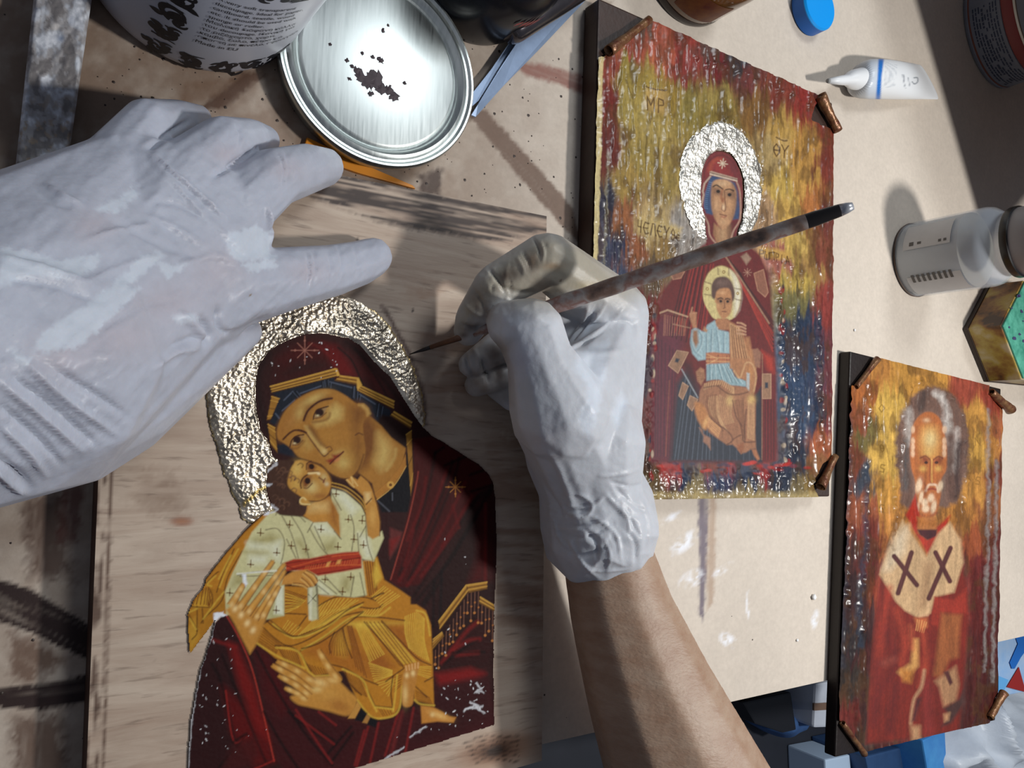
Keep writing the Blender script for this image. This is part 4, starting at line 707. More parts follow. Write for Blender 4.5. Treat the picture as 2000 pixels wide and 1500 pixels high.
# gilt left edge and bottom edge
al = (np.clip((.0042-c2.U+.0015*(fbm(p.x/8, p.y/8, 91, 3)-.5))/.0012, 0, 1)*.92)[:, None]; p.c = p.c*(1-al)+lin((226, 206, 150), K2)*al; p.stroke([(1185, 300), (1176, 520)], (170, 160, 130), 3, 2, .6, jit=4)
p.stroke([(1250, 968), (1600, 968)], (186, 164, 112), 12, 6, .85, jit=5)
# letter plates
pl = (200, 164, 100)
p.fill(T(q3, [(455, 500), (575, 510), (570, 650), (450, 620)]), pl, 6, .8, jit=2); p.fill(T(q3, [(1180, 770), (1262, 790), (1258, 905), (1178, 890)]), pl, 3, .95, jit=2); p.fill(T(q3, [(400, 1225), (560, 1250), (660, 1290), (640, 1350), (400, 1310)]), (206, 180, 120), 6, .8, jit=3); p.fill(T(q3, [(1095, 1390), (1270, 1420), (1260, 1475), (1095, 1450)]), (206, 164, 88), 4, .9, jit=2)
write(p, ['M', 'P'], 1260, 190, 14, 27, 21, 4); p.stroke(T(q3, [(455, 490), (500, 510), (570, 515)]), (70, 42, 26), 2.4, 1.2, .9, jit=2)
write(p, ['TH', 'Y'], 1508, 281, 12, 24, 16, 3); p.stroke(T(q3, [(1190, 775), (1215, 790), (1250, 795)]), (70, 42, 26), 2.2, 1.2, .9, jit=2)
write(p, ['H', 'E', 'L', 'E', 'Y', 'TH'], 1241, 430, 9, 23, 13, 3.4); write(p, ['E'], 1316, 459, 7, 12, 10, 2)
write(p, ['P', 'W', 'T', 'P', 'I', 'A'], 1481, 488, 8, 16, 9.6, 2.4, lw=1.8)
for q in ([(530, 780), (520, 980), (515, 1130)], [(340, 450), (380, 560)], [(460, 760), (455, 960)], [(1180, 640), (1165, 760)]): p.stroke(T(q3, q), (84, 66, 30), 2, 2, .8, True, jit=2)
# ---- the printed figure
wr = (104, 30, 30); wd = (58, 16, 22); wl = (150, 44, 40)
p.fill(T(q6, [(600, 120), (680, 60), (880, 60), (960, 130), (1010, 240), (1030, 480), (1050, 760), (1050, 1235), (380, 1235), (385, 900), (390, 560), (440, 330)]), wr, 3)
p.fill(T(q6, [(390, 500), (470, 440), (560, 560), (520, 800), (480, 1230), (385, 1230)]), (98, 40, 56), 10, .85)
p.fill(T(q6, [(480, 1230), (520, 820), (580, 720), (660, 900), (720, 1060), (960, 1060), (960, 1235)]), (44, 50, 62), 6); p.fill(T(q6, [(935, 880), (970, 830), (975, 1235), (930, 1235)]), (38, 42, 54), 3)
p.fill(T(q6, [(975, 640), (1035, 690), (1050, 1225), (980, 1225)]), (108, 30, 34), 4); p.fill(T(q6, [(970, 640), (1030, 680), (1035, 760), (1000, 740)]), (170, 52, 36), 5)
p.hatch(T(q6, [(560, 780), (700, 1050)]), T(q6, [(500, 1220), (700, 1220)]), 9, (96, 104, 118), 1.8, .6); p.hatch(T(q6, [(700, 1080), (940, 1080)]), T(q6, [(700, 1225), (940, 1225)]), 8, (84, 88, 100), 2, .5)
p.hatch(T(q6, [(400, 560), (520, 640)]), T(q6, [(400, 1200), (500, 1200)]), 7, (66, 30, 44), 2, .7); p.hatch(T(q6, [(560, 200), (700, 180)]), T(q6, [(470, 560), (640, 620)]), 8, (58, 14, 20), 3, .75); p.hatch(T(q6, [(590, 200), (720, 180)]), T(q6, [(500, 540), (670, 600)]), 7, (158, 46, 40), 2.6, .7)
p.hatch(T(q6, [(790, 150), (860, 230)]), T(q6, [(1030, 480), (1035, 640)]), 8, (60, 18, 22), 3, .75); p.hatch(T(q6, [(800, 180), (870, 300)]), T(q6, [(1030, 540), (1030, 650)]), 6, (166, 52, 40), 2.6, .7); p.hatch(T(q6, [(985, 900), (1040, 900)]), T(q6, [(985, 1220), (1040, 1220)]), 4, (60, 18, 22), 2.2, .7)
p.fill(T(q6, [(560, 680), (600, 720), (640, 900), (560, 740), (540, 720)]), (70, 20, 26), 6, .9)
p.stroke(T(q6, [(775, 135), (860, 260), (1010, 495)]), (176, 134, 106), 2.6, 1.5, .9); p.stroke(T(q6, [(480, 800), (470, 1000), (460, 1200)]), (150, 84, 62), 1.6, 1.5, .7); p.stroke(T(q6, [(545, 740), (630, 890)]), (170, 176, 180), 2, 1.4, .8); p.stroke(T(q6, [(975, 660), (972, 1220)]), (160, 116, 90), 1.6, 1.2, .8)
# shoulder ornaments, cuffs, fringe
for q in ([(480, 220), (560, 220), (540, 255), (500, 262)], [(930, 230), (980, 210), (1005, 330), (990, 355), (950, 320)]): p.fill(T(q6, q), (140, 90, 70), 2); p.stroke(T(q6, q+[q[0]]), (190, 140, 110), 1.6, 1.2, .8)
p.fill(T(q6, [(860, 140), (890, 120), (915, 150), (890, 185)]), (150, 120, 100), 2); star_ = T(q6, [(895, 225)])[0]
for k in range(8): p.stroke([star_, (star_[0]+8*math.cos(k*.785), star_[1]+8*math.sin(k*.785))], (176, 132, 110), 1.3, 1, .8)
for q in ([(520, 640), (580, 650), (525, 760), (475, 720)], [(975, 765), (1020, 765), (1020, 895), (975, 895)], [(590, 880), (630, 900), (600, 960), (575, 930)], [(550, 810), (580, 830), (550, 900), (530, 880)]): p.fill(T(q6, q), (150, 112, 86), 2); p.stroke(T(q6, q+[q[0]]), (196, 156, 124), 1.5, 1, .8)
p.fill(T(q6, [(515, 680), (535, 685), (525, 705), (508, 700)]), (40, 46, 60), 1.5); p.fill(T(q6, [(988, 810), (1005, 810), (1005, 840), (988, 840)]), (40, 46, 60), 1.5)
p.stroke(T(q6, [(430, 440), (470, 425), (575, 460)]), (190, 154, 122), 3.4, 1.2, .9); p.stroke(T(q6, [(430, 455), (480, 440), (575, 475)]), (110, 66, 52), 1.4, 1, .9); p.hatch(T(q6, [(450, 450), (570, 475)]), T(q6, [(445, 560), (565, 560)]), 11, (170, 116, 90), 1.4, .75); p.stroke(T(q6, [(500, 500), (590, 520)]), (170, 130, 104), 2, 1.2, .8)
# head of the woman
HEAD2 = T(v1, [(250, 420), (290, 300), (350, 210), (430, 165), (520, 165), (620, 210), (690, 300), (740, 400), (775, 520), (785, 700), (775, 900), (760, 1050), (710, 1180), (690, 1320), (560, 1400), (470, 1400), (340, 1390), (300, 1250), (280, 1000), (235, 860), (230, 640)])
p.fill(HEAD2, (118, 42, 44), 1.5); p.fill(T(v1, [(290, 480), (330, 320), (430, 230), (540, 220), (640, 300), (690, 420), (700, 520), (360, 430)]), (146, 50, 48), 8); p.fill(T(v1, [(560, 230), (660, 320), (720, 480), (740, 600), (700, 520), (620, 440)]), (100, 42, 46), 6, .8)
p.stroke(T(v1, [(360, 420), (380, 330), (450, 270), (500, 280)]), (176, 82, 52), 4, 4, .8, True); p.stroke(T(v1, [(290, 500), (300, 370), (400, 250), (520, 220), (640, 290), (710, 430)]), (80, 26, 30), 2, 2, .8, True); p.stroke(HEAD2[:14], (46, 18, 22), 2, 1.5, .8)
sx, sy = T(v1, [(522, 325)])[0]
for k in range(8): p.stroke([(sx, sy), (sx+(9.5 if k % 2 == 0 else 7)*math.cos(k*.785+.15), sy+(9.5 if k % 2 == 0 else 7)*math.sin(k*.785+.15))], (226, 206, 178), 1.8, 1, .95)
p.fill(T(v1, [(300, 1000), (350, 980), (420, 1080), (420, 1180), (380, 1260), (470, 1370), (600, 1320), (640, 1200), (650, 1060), (720, 1030), (700, 1180), (680, 1300), (600, 1420), (420, 1420), (320, 1380)]), (106, 34, 38), 2)
p.fill(T(v1, [(360, 500), (400, 480), (540, 510), (680, 570), (720, 700), (740, 900), (730, 1030), (650, 1040), (640, 980), (420, 960), (390, 980), (310, 960), (280, 870), (300, 700)]), (52, 74, 112), 2)
for k in range(14): a = k/13; p.stroke(T(v1, [(345-60*math.sin(a*1.9), 560+a*330), (385-60*math.sin(a*1.9), 570+a*330)]), (110, 140, 180), 1.3, 1, .7)
p.fill(T(v1, [(410, 1080), (500, 1150), (620, 1090), (640, 1220), (620, 1320), (520, 1350), (440, 1330), (400, 1220)]), (158, 112, 78), 2); p.fill(T(v1, [(480, 1160), (560, 1160), (560, 1290), (480, 1290)]), (196, 158, 116), 8, .8); p.fill(T(v1, [(600, 1090), (640, 1100), (630, 1320), (590, 1330)]), (100, 68, 52), 5, .8)
FA2 = [(385, 620), (400, 560), (450, 530), (540, 525), (620, 560), (670, 620), (695, 700), (690, 840), (670, 960), (630, 1060), (570, 1140), (520, 1160), (470, 1110), (420, 1020), (385, 900), (375, 760)]
p.fill(T(v1, FA2), (190, 142, 102), 2, sm=True); p.fill(T(v1, [(640, 600), (695, 700), (690, 850), (650, 1010), (620, 1030), (650, 850)]), (122, 84, 62), 6, .8); p.fill(T(v1, [(375, 640), (400, 580), (430, 700), (420, 900), (440, 1040), (390, 900)]), (140, 98, 70), 5, .8)
p.blob(T(v1, [(520, 580)])[0], 15, 7, (214, 176, 136), .8); p.blob(T(v1, [(440, 850)])[0], 6, 16, (206, 160, 118), .8); p.blob(T(v1, [(530, 1070)])[0], 9, 7, (206, 162, 120), .8); p.blob(T(v1, [(620, 850)])[0], 7, 12, (196, 148, 106), .7)
p.fill(T(v1, [(410, 640), (470, 640), (520, 680), (510, 730), (470, 730), (420, 700)]), (112, 80, 64), 4, .85); p.fill(T(v1, [(560, 690), (650, 680), (660, 740), (620, 770), (570, 740)]), (112, 80, 64), 4, .85)
p.blob(T(v1, [(465, 680)])[0], 3.6, 3.2, (34, 22, 18), 1, 0, .35); p.blob(T(v1, [(610, 722)])[0], 3.6, 3.2, (34, 22, 18), 1, 0, .35)
p.stroke(T(v1, [(400, 620), (440, 600), (480, 620), (520, 650)]), (40, 22, 18), 2.6, 1.2, .95, True); p.stroke(T(v1, [(560, 660), (610, 652), (660, 672)]), (40, 22, 18), 2.4, 1.2, .95, True)
p.stroke(T(v1, [(520, 660), (500, 750), (520, 810)]), (160, 90, 56), 2.5, 2, .8, True); p.stroke(T(v1, [(545, 670), (550, 780), (560, 880), (545, 930), (510, 905), (520, 860)]), (96, 54, 40), 1.7, 1.3, .9, True); p.blob(T(v1, [(532, 880)])[0], 3.2, 6, (230, 196, 158), .9); p.blob(T(v1, [(530, 780)])[0], 4, 6, (140, 74, 48), .7)
p.stroke(T(v1, [(490, 970), (525, 980), (570, 990)]), (104, 48, 40), 2, 1.2, .9); p.stroke(T(v1, [(505, 1000), (540, 1010), (560, 1000)]), (150, 84, 66), 2.4, 1.4, .8)
for q in ([(355, 430), (375, 420), (710, 515), (705, 555), (360, 470)],): p.fill(T(v1, q), (186, 158, 136), 1.2); p.stroke(T(v1, [(360, 440), (705, 530)]), (92, 66, 56), 1.2, 1, .9); p.stroke(T(v1, [(360, 460), (705, 548)]), (230, 212, 190), 1.2, 1, .9)
p.stroke(T(v1, [(365, 490), (290, 580), (268, 680), (280, 720), (250, 860)]), (196, 172, 152), 3.2, 1.4, .9); p.stroke(T(v1, [(700, 560), (740, 680), (750, 900), (735, 1050), (660, 1180), (630, 1290)]), (186, 150, 128), 2.8, 1.4, .9, True); p.stroke(T(v1, [(290, 990), (340, 1100), (360, 1240), (460, 1370)]), (186, 150, 128), 2.8, 1.4, .9, True)
# child
p.fill(T(v2, [(280, 480), (300, 340), (360, 220), (450, 150), (540, 130), (640, 170), (720, 250), (780, 380), (795, 520), (770, 680), (720, 800), (640, 855), (600, 840), (440, 840), (360, 740), (300, 620)]), (208, 190, 130), 1.5, sm=True)
p.fill(T(v2, [(640, 190), (720, 260), (780, 400), (790, 560), (760, 720), (700, 800), (700, 500), (680, 300)]), (226, 218, 196), 5, .9)
for q in ([(300, 340), (390, 370)], [(300, 510), (390, 520)], [(480, 160), (485, 250)], [(625, 170), (620, 260)], [(705, 430), (780, 440)], [(705, 570), (790, 590)]): p.stroke(T(v2, q), (120, 96, 66), 1.6, 1, .8); p.stroke(T(v2, [(a+14, b+14) for a, b in q]), (120, 96, 66), 1.2, 1, .6)
for x, y in ((340, 440), (560, 215), (745, 500)): p.blob(T(v2, [(x, y)])[0], 3, 3.4, (140, 106, 50), .9, 0, .3); p.blob(T(v2, [(x, y)])[0], 1.4, 1.8, (214, 196, 136), .9, 0, .3)
p.stroke(spl(T(v2, [(280, 480), (300, 340), (360, 220), (450, 150), (540, 130), (640, 170), (720, 250), (780, 380), (795, 520), (770, 680), (720, 800)])), (120, 60, 40), 1.6, 1.3, .7)
p.fill(T(v2, [(395, 470), (400, 380), (450, 300), (530, 275), (610, 290), (670, 360), (705, 470), (700, 570), (660, 620), (600, 560), (460, 560), (430, 580), (400, 540)]), (92, 66, 58), 2, sm=True); p.blob(T(v2, [(540, 360)])[0], 14, 8, (122, 96, 86), .8)
p.fill(T(v2, [(440, 600), (470, 470), (550, 430), (640, 450), (670, 600), (670, 680), (640, 780), (570, 840), (520, 820), (470, 720), (460, 640)]), (184, 130, 88), 2, sm=True)
p.fill(T(v2, [(470, 570), (540, 560), (550, 620), (500, 640)]), (112, 76, 58), 4, .8); p.fill(T(v2, [(590, 570), (650, 570), (650, 630), (600, 630)]), (112, 76, 58), 4, .8); p.blob(T(v2, [(520, 605)])[0], 2.6, 2.4, (34, 20, 16), 1, 0, .35); p.blob(T(v2, [(612, 608)])[0], 2.6, 2.4, (34, 20, 16), 1, 0, .35)
p.stroke(T(v2, [(480, 575), (520, 560), (550, 575)]), (50, 26, 20), 2, 1.1, .9, True); p.stroke(T(v2, [(580, 578), (610, 568), (640, 580)]), (50, 26, 20), 2, 1.1, .9, True); p.stroke(T(v2, [(565, 590), (575, 690), (555, 700)]), (110, 62, 44), 1.5, 1.2, .9); p.stroke(T(v2, [(540, 740), (590, 745)]), (104, 48, 40), 1.8, 1.1, .9); p.blob(T(v2, [(540, 490)])[0], 9, 5, (210, 160, 116), .8); p.blob(T(v2, [(490, 670)])[0], 4, 7, (206, 154, 108), .8)
# child's blue tunic, sash, wrap
tb = (150, 176, 182); tn = (172, 118, 80); td = (112, 70, 48); tl = (206, 162, 116)
p.fill(T(v2, [(480, 830), (610, 840), (640, 900), (660, 980), (520, 990), (440, 940), (420, 900)]), (170, 116, 80), 2)
p.fill(T(v2, [(340, 920), (440, 860), (480, 980), (620, 1010), (650, 1020), (640, 1300), (330, 1290), (320, 1380), (220, 1395), (140, 1300), (110, 1160), (130, 990), (180, 950), (260, 1000), (300, 1010)]), tb, 2)
p.fill(T(v2, [(150, 990), (210, 990), (225, 1150), (190, 1220), (140, 1130)]), (150, 104, 74), 3); p.fill(T(v2, [(300, 940), (345, 990), (330, 1020), (280, 990)]), (172, 124, 88), 2)
for q in ([(230, 1000), (270, 1080), (250, 1200), (200, 1290)], [(400, 980), (390, 1280)], [(460, 960), (500, 1290)], [(560, 1020), (560, 1280)], [(330, 1040), (330, 1290)], [(120, 1100), (160, 1250), (260, 1340)]): p.stroke(T(v2, q), (96, 120, 134), 2, 1.8, .75, True); p.stroke(T(v2, [(a+16, b) for a, b in q]), (190, 208, 208), 2, 2, .6, True)
p.fill(T(v2, [(100, 790), (150, 740), (200, 760), (195, 840), (200, 960), (150, 960), (120, 870)]), (176, 122, 88), 2); p.stroke(T(v2, [(120, 780), (140, 690)]), (186, 134, 100), 3, 1.3, .9); p.stroke(T(v2, [(110, 770), (195, 760)]), (186, 134, 100), 2.6, 1.3, .8)
p.fill(T(v2, [(325, 1295), (420, 1280), (630, 1310), (640, 1450), (500, 1440), (330, 1460)]), (176, 110, 76), 2); p.hatch(T(v2, [(330, 1310), (640, 1330)]), T(v2, [(330, 1440), (640, 1440)]), 3, (110, 60, 44), 1.4, .7)
for q in ([(330, 1350), (640, 1360)], [(330, 1400), (640, 1410)], [(340, 1310), (480, 1370), (330, 1450)]): p.stroke(T(v2, q), (216, 166, 116), 1.6, 1.2, .8)
p.fill(T(v3, [(330, 80), (640, 60), (700, 240), (860, 300), (860, 380), (640, 360), (480, 280), (330, 300)]), (140, 166, 172), 2); p.hatch(T(v3, [(360, 80), (640, 90)]), T(v3, [(350, 280), (800, 340)]), 8, (96, 120, 130), 1.8, .7); p.hatch(T(v3, [(390, 80), (660, 90)]), T(v3, [(370, 280), (840, 340)]), 6, (192, 208, 208), 1.6, .6)
p.fill(T(v2, [(620, 860), (700, 900), (800, 980), (860, 1150), (900, 1240), (980, 1250), (990, 1500), (640, 1500), (640, 1300), (630, 1000)]), tn, 2); p.hatch(T(v2, [(640, 900), (760, 950)]), T(v2, [(660, 1490), (960, 1490)]), 9, tl, 1.7, .7); p.hatch(T(v2, [(650, 920), (800, 1000)]), T(v2, [(690, 1490), (900, 1490)]), 6, td, 1.6, .8)
for k in range(4): p.stroke(T(v2, [(740, 890+k*48), (800, 900+k*46), (850, 930+k*40)]), (196, 150, 116), 3.4, 1.4, .9, True)
p.fill(T(v2, [(850, 1080), (900, 1080), (930, 1250), (930, 1340), (880, 1330), (850, 1200)]), (176, 120, 80), 3); p.fill(T(v2, [(940, 1250), (1010, 1230), (1060, 1290), (1040, 1490), (980, 1480), (960, 1360)]), (150, 104, 82), 2)
p.fill(T(v3, [(640, 0), (900, 0), (990, 120), (1000, 260), (960, 480), (900, 480), (860, 300), (800, 270), (740, 260), (680, 160)]), tn, 2); p.stroke(T(v3, [(700, 170), (770, 260), (820, 150), (860, 60), (940, 80), (990, 240), (960, 440)]), tl, 3, 1.6, .8, True); p.fill(T(v3, [(860, 110), (920, 100), (950, 180), (930, 300), (880, 200)]), (186, 128, 80), 4); p.fill(T(v3, [(865, 190), (905, 200), (900, 440), (860, 440)]), (176, 178, 176), 1.6)
LAP = [(230, 560), (240, 440), (290, 340), (400, 290), (540, 290), (640, 360), (760, 370), (860, 390), (940, 470), (985, 560), (985, 760), (980, 1000), (990, 1200), (920, 1210), (860, 1250), (790, 1270), (740, 1200), (680, 1150), (600, 1150), (480, 1070), (360, 980), (330, 900), (300, 700)]
p.fill(T(v3, LAP), (158, 108, 78), 2); p.fill(T(v3, [(210, 300), (190, 180), (250, 120), (300, 150), (310, 260), (260, 360)]), (168, 118, 86), 2); p.hatch(T(v3, [(210, 180), (220, 300)]), T(v3, [(290, 190), (290, 280)]), 5, td, 1.5, .7)
p.hatch(T(v3, [(300, 340), (540, 300), (700, 400)]), T(v3, [(290, 420), (520, 360), (700, 480)]), 16, tl, 1.8, .8); p.hatch(T(v3, [(500, 480), (680, 600)]), T(v3, [(520, 900), (700, 850)]), 10, tl, 1.5, .6, .1); p.hatch(T(v3, [(360, 520), (480, 500)]), T(v3, [(400, 760), (620, 980)]), 7, tl, 1.8, .6, .1); p.hatch(T(v3, [(330, 500), (460, 480)]), T(v3, [(360, 760), (560, 980)]), 6, td, 1.8, .7, .1)
p.hatch(T(v3, [(700, 560), (820, 560)]), T(v3, [(800, 1000), (850, 1080)]), 5, td, 1.8, .75); p.hatch(T(v3, [(880, 560), (970, 600)]), T(v3, [(870, 1060), (970, 1090)]), 6, tl, 1.7, .65); p.blob(T(v3, [(640, 560)])[0], 8, 12, (214, 178, 116), .9); p.blob(T(v3, [(930, 545)])[0], 9, 10, (214, 178, 110), .9)
for q in ([(480, 370), (620, 470), (760, 480), (880, 450)], [(300, 390), (420, 370), (520, 360)], [(680, 560), (720, 760), (800, 900)], [(350, 740), (450, 860), (600, 960), (680, 1080), (600, 1150)], [(860, 680), (840, 900), (840, 1110)], [(680, 1080), (800, 1020), (830, 1110), (980, 1110)]): p.stroke(T(v3, q), (92, 56, 42), 2.2, 1.6, .85, True)
p.fill(T(v3, [(170, 600), (230, 580), (300, 640), (350, 760), (360, 880), (320, 950), (260, 900), (190, 760)]), (186, 124, 74), 3, sm=True); p.blob(T(v3, [(320, 850)])[0], 5, 14, (222, 172, 112), .8, .4); p.hatch(T(v3, [(350, 780), (350, 920)]), T(v3, [(520, 930), (480, 1050)]), 6, (206, 150, 100), 2.4, .85); p.fill(T(v3, [(230, 920), (270, 950), (290, 1010), (380, 1060), (385, 1220), (340, 1150), (285, 1110), (290, 1040)]), (156, 112, 90), 2)
p.fill(T(v3, [(740, 1150), (820, 1120), (830, 1200), (790, 1270), (740, 1210)]), (150, 92, 62), 2); p.fill(T(v3, [(930, 1210), (990, 1210), (1040, 1340), (1010, 1360), (960, 1290)]), (170, 110, 74), 2)
# relief: thick drips and beads of varnish
p.c *= (.84+.30*fbm(p.x/5, p.y/30, 87, 3))[:, None]
zone = np.ones(p.n)
fig = spl(T(q6, [(620, 110), (880, 60), (960, 130), (1010, 240), (1030, 480), (1050, 760), (1050, 1235), (385, 1235), (390, 560), (440, 330)]), True)
d1, in1 = Painter._d(p.x, p.y, fig, True); d2, in2 = Painter._d(p.x, p.y, HEAD2, True)
zone = np.where(in1 | in2, 0, np.clip(np.minimum(d1, d2)/10, 0, 1)); RG2 = .62-.34*zone
rg = 1-np.abs(2*fbm(p.x/14, p.y/70, 31, 2)-1); bd = fbm(p.x/12, p.y/12, 37, 2)
p.h = zone*(rg**3*.0009+.0009*bd)+.00005*fbm(p.x/9, p.y/14, 38, 2)
def beads(line, w, hgt, seed):
    i, al = p.cov(spl(line), w, False, w, jit=3, seed=seed)
    if al is None: return
    p.h[i] += al*hgt*np.clip((fbm(p.x[i]/8, p.y[i]/10, seed, 1)-.3)*2.5, 0, 1.4)
for ln_, w in (([(1310, 480), (1285, 560), (1272, 640), (1266, 760), (1262, 860), (1262, 940)], 9), ([(1490, 470), (1510, 530), (1522, 620), (1528, 740), (1530, 830), (1530, 910)], 10), ([(1270, 915), (1350, 922), (1440, 920), (1540, 925), (1590, 940)], 12), ([(1420, 240), (1450, 265), (1475, 310), (1487, 370), (1486, 430)], 8), ([(1550, 600), (1555, 740), (1548, 880)], 9), ([(1590, 560), (1598, 700), (1600, 860)], 8), ([(1360, 120), (1440, 140), (1520, 180), (1580, 200)], 10), ([(1330, 470), (1360, 460), (1300, 500)], 12), ([(1490, 440), (1520, 470), (1560, 560)], 12)): beads(ln_, w, .0016, int(ln_[0][0]))
i, al = p.cov([(1250, 925), (1590, 930), (1590, 975), (1250, 975)], 8)
p.h[i] += al*.001*fbm(p.x[i]/6, p.y[i]/9, 71, 2)
# bead highlights are red/cream paint in places
for k in range(60):
    t = random.random(); x, y = (1276-t*10, 600+t*340) if k % 2 else (1520+t*10, 520+t*390); p.blob((x+random.uniform(-5, 5), y), 3, random.uniform(3, 8), random.choice([(150, 44, 40), (150, 44, 40), (196, 176, 150), (40, 44, 60)]), .8, 0, .5)
for k in range(40): p.blob((random.uniform(1280, 1580), random.uniform(900, 925)), 7, 3, random.choice([(170, 46, 40), (200, 60, 50), (60, 60, 80)]), .7, 0, .6)
p.m[:] = 1
for q in ([(1100, -80), (1290, -80), (1268, 36), (1176, 112), (1100, 120)], [(1596, 185), (1640, 185), (1640, 262), (1625, 255), (1580, 235)], [(1640, 885), (1605, 905), (1580, 945), (1605, 985), (1640, 990)]):
    j, al = p.cov(q, 1.0, jit=1)
    if al is not None: p.m[j] = np.minimum(p.m[j], 1-al)
c2.build('painted_relief', m_relief, i2, keep=p.m > .5, thick=.0006, extra={'rgh': RG2})
h2 = Canvas(R2, Z2, (1310, 225), (1500, 480), .0004, (255, 255, 255), 1.0); p = h2.p
HAL2 = [(1400, 238), (1440, 252), (1470, 292), (1484, 345), (1484, 400), (1472, 440), (1445, 468), (1370, 468), (1345, 440), (1328, 390), (1323, 345), (1332, 295), (1358, 258)]
p.mask(HAL2, True, 3); d, ins = Painter._d(p.x, p.y, spl(HAL2, True), True); d2, in2 = Painter._d(p.x, p.y, HEAD2, True)
e_ = np.clip(d/6, 0, 1)*np.clip(d2/3, .1, 1); a1 = fbm(p.x/5, p.y/5, 51, 2); p.h = .0007+e_*(.0013*a1+.0006*(1-np.abs(2*fbm(p.x/4, p.y/4, 52, 2)-1)))
m_gold2 = bpy.data.materials.new('pale_gold_leaf'); m_gold2.use_nodes = True; goldmat(m_gold2, (1, .95, .85), .42, 500, .5)
h2.build('gold_halo', m_gold2, i2, keep=(p.m > .5) & ~in2, thick=.0008)
p_ = None
curl(i2, (1180, 104), (1262, 42), .0036, .0026, Z2+.0003, m_curl); curl(i2, (1592, 190), (1628, 258), .0042, .0036, Z2+.0003, m_curl); curl(i2, (1592, 950), (1625, 890), .0040, .0026, Z2+.0003, m_curl)
# ---------------------------------------------------------------- third icon
i3 = empty('icon_panel', 'orange and red relief icon of a bearded man, jutting over the table edge', 'icon', 'icon panels')
bm = bmesh.new(); prism(bm, rectpts(R3), .0004, Z3, .0012); frombm('board', bm, m_board3, i3)
s7 = (1560, 660, 3.409); s8 = (1560, 1060, 3.409); sf = (1730, 780, 5.77)
K3 = 1.15
c3 = Canvas(R3, Z3, (1580, 620), (2020, 1540), .0005, (140, 90, 40), K3); p = c3.p
yl = (206, 152, 52); og = (180, 104, 40); dr = (92, 30, 28)
field(p, [(1710, 720, (190, 130, 50)), (1760, 720, yl), (1820, 740, (206, 150, 50)), (1880, 760, (160, 70, 50)), (1930, 770, (150, 60, 44)), (1690, 780, og), (1720, 800, (216, 178, 70)), (1720, 900, (220, 180, 72)), (1720, 960, (204, 150, 52)), (1675, 820, (150, 80, 44)), (1670, 900, (130, 64, 44)), (1690, 860, (120, 110, 60)), (1688, 940, (60, 70, 90)), (1680, 1000, (150, 80, 50)), (1690, 1050, (120, 50, 40)), (1740, 1020, (190, 130, 50)), (1730, 1070, (170, 100, 44)), (1665, 1080, (80, 50, 50)),
 (1900, 820, (204, 150, 54)), (1905, 880, (214, 166, 60)), (1900, 960, (196, 140, 52)), (1890, 1010, (184, 124, 44)), (1930, 860, (190, 130, 50)), (1945, 840, (160, 90, 50)), (1945, 940, (120, 56, 40)), (1930, 1000, (150, 90, 50)), (1945, 1050, (110, 44, 38)), (1900, 1060, (160, 80, 40)), (1910, 1100, (110, 36, 34)), (1940, 1150, (90, 30, 30)),
 (1660, 1150, (60, 40, 44)), (1690, 1110, (104, 40, 38)), (1680, 1200, (70, 44, 46)), (1670, 1250, (50, 44, 50)), (1690, 1280, (80, 36, 36)), (1660, 1330, (60, 52, 50)), (1690, 1380, (70, 40, 38)), (1660, 1400, (110, 40, 36)), (1680, 1440, (64, 48, 44)),
 (1900, 1200, (100, 34, 32)), (1935, 1250, (90, 30, 30)), (1900, 1300, (84, 32, 30)), (1935, 1350, (76, 30, 28)), (1900, 1400, (80, 30, 28)), (1720, 1150, (150, 60, 34)), (1780, 1250, (150, 44, 30)), (1780, 1400, (116, 34, 28)), (1720, 1440, (84, 26, 22))], 18, 36, 15); p.c *= np.array([1.06, .95, .80])
# niche behind the head: scratched, bare
p.fill(T(s7, [(720, 420), (780, 360), (870, 320), (960, 345), (1050, 430), (1110, 600), (1115, 800), (1080, 980), (1010, 1110), (700, 1130), (655, 960), (630, 760), (650, 560)]), (116, 88, 76), 4, sm=True, jit=4)
for q, c, w in (([(720, 480), (715, 700)], (190, 180, 172), 12), ([(700, 700), (700, 1000)], (92, 86, 84), 12), ([(900, 370), (960, 440), (985, 620)], (206, 198, 190), 10), ([(1040, 610), (1030, 880)], (196, 184, 176), 9), ([(1060, 700), (1040, 1050)], (74, 58, 54), 14), ([(1000, 650), (1000, 1050)], (96, 72, 64), 8), ([(820, 380), (800, 460)], (82, 66, 60), 18), ([(960, 620), (975, 700)], (150, 130, 120), 6)): p.stroke(T(s7, q), c, w, 6, .9, True, jit=4, seed=int(w))
# bearded head
FA3 = [(270, 480), (290, 330), (330, 230), (400, 160), (470, 140), (540, 160), (600, 220), (640, 330), (670, 480), (680, 680), (670, 800), (620, 900), (610, 1080), (560, 1280), (460, 1340), (380, 1260), (330, 1080), (320, 920), (280, 780), (265, 640)]
p.fill(T(sf, FA3), (176, 100, 50), 2, sm=True)
p.fill(T(sf, [(370, 480), (400, 330), (470, 290), (560, 320), (600, 480), (590, 640), (500, 680), (400, 660)]), (206, 148, 76), 10); p.blob(T(sf, [(490, 450)])[0], 14, 20, (226, 200, 140), .9); p.blob(T(sf, [(450, 235)])[0], 8, 5, (222, 180, 140), .9); p.blob(T(sf, [(470, 600)])[0], 10, 10, (222, 184, 110), .6)
for x in (295, 650):
    for y in (340, 470, 540, 610): p.blob(T(sf, [(x, y)])[0], 4, 7, (222, 184, 150), .8, 0, .6)
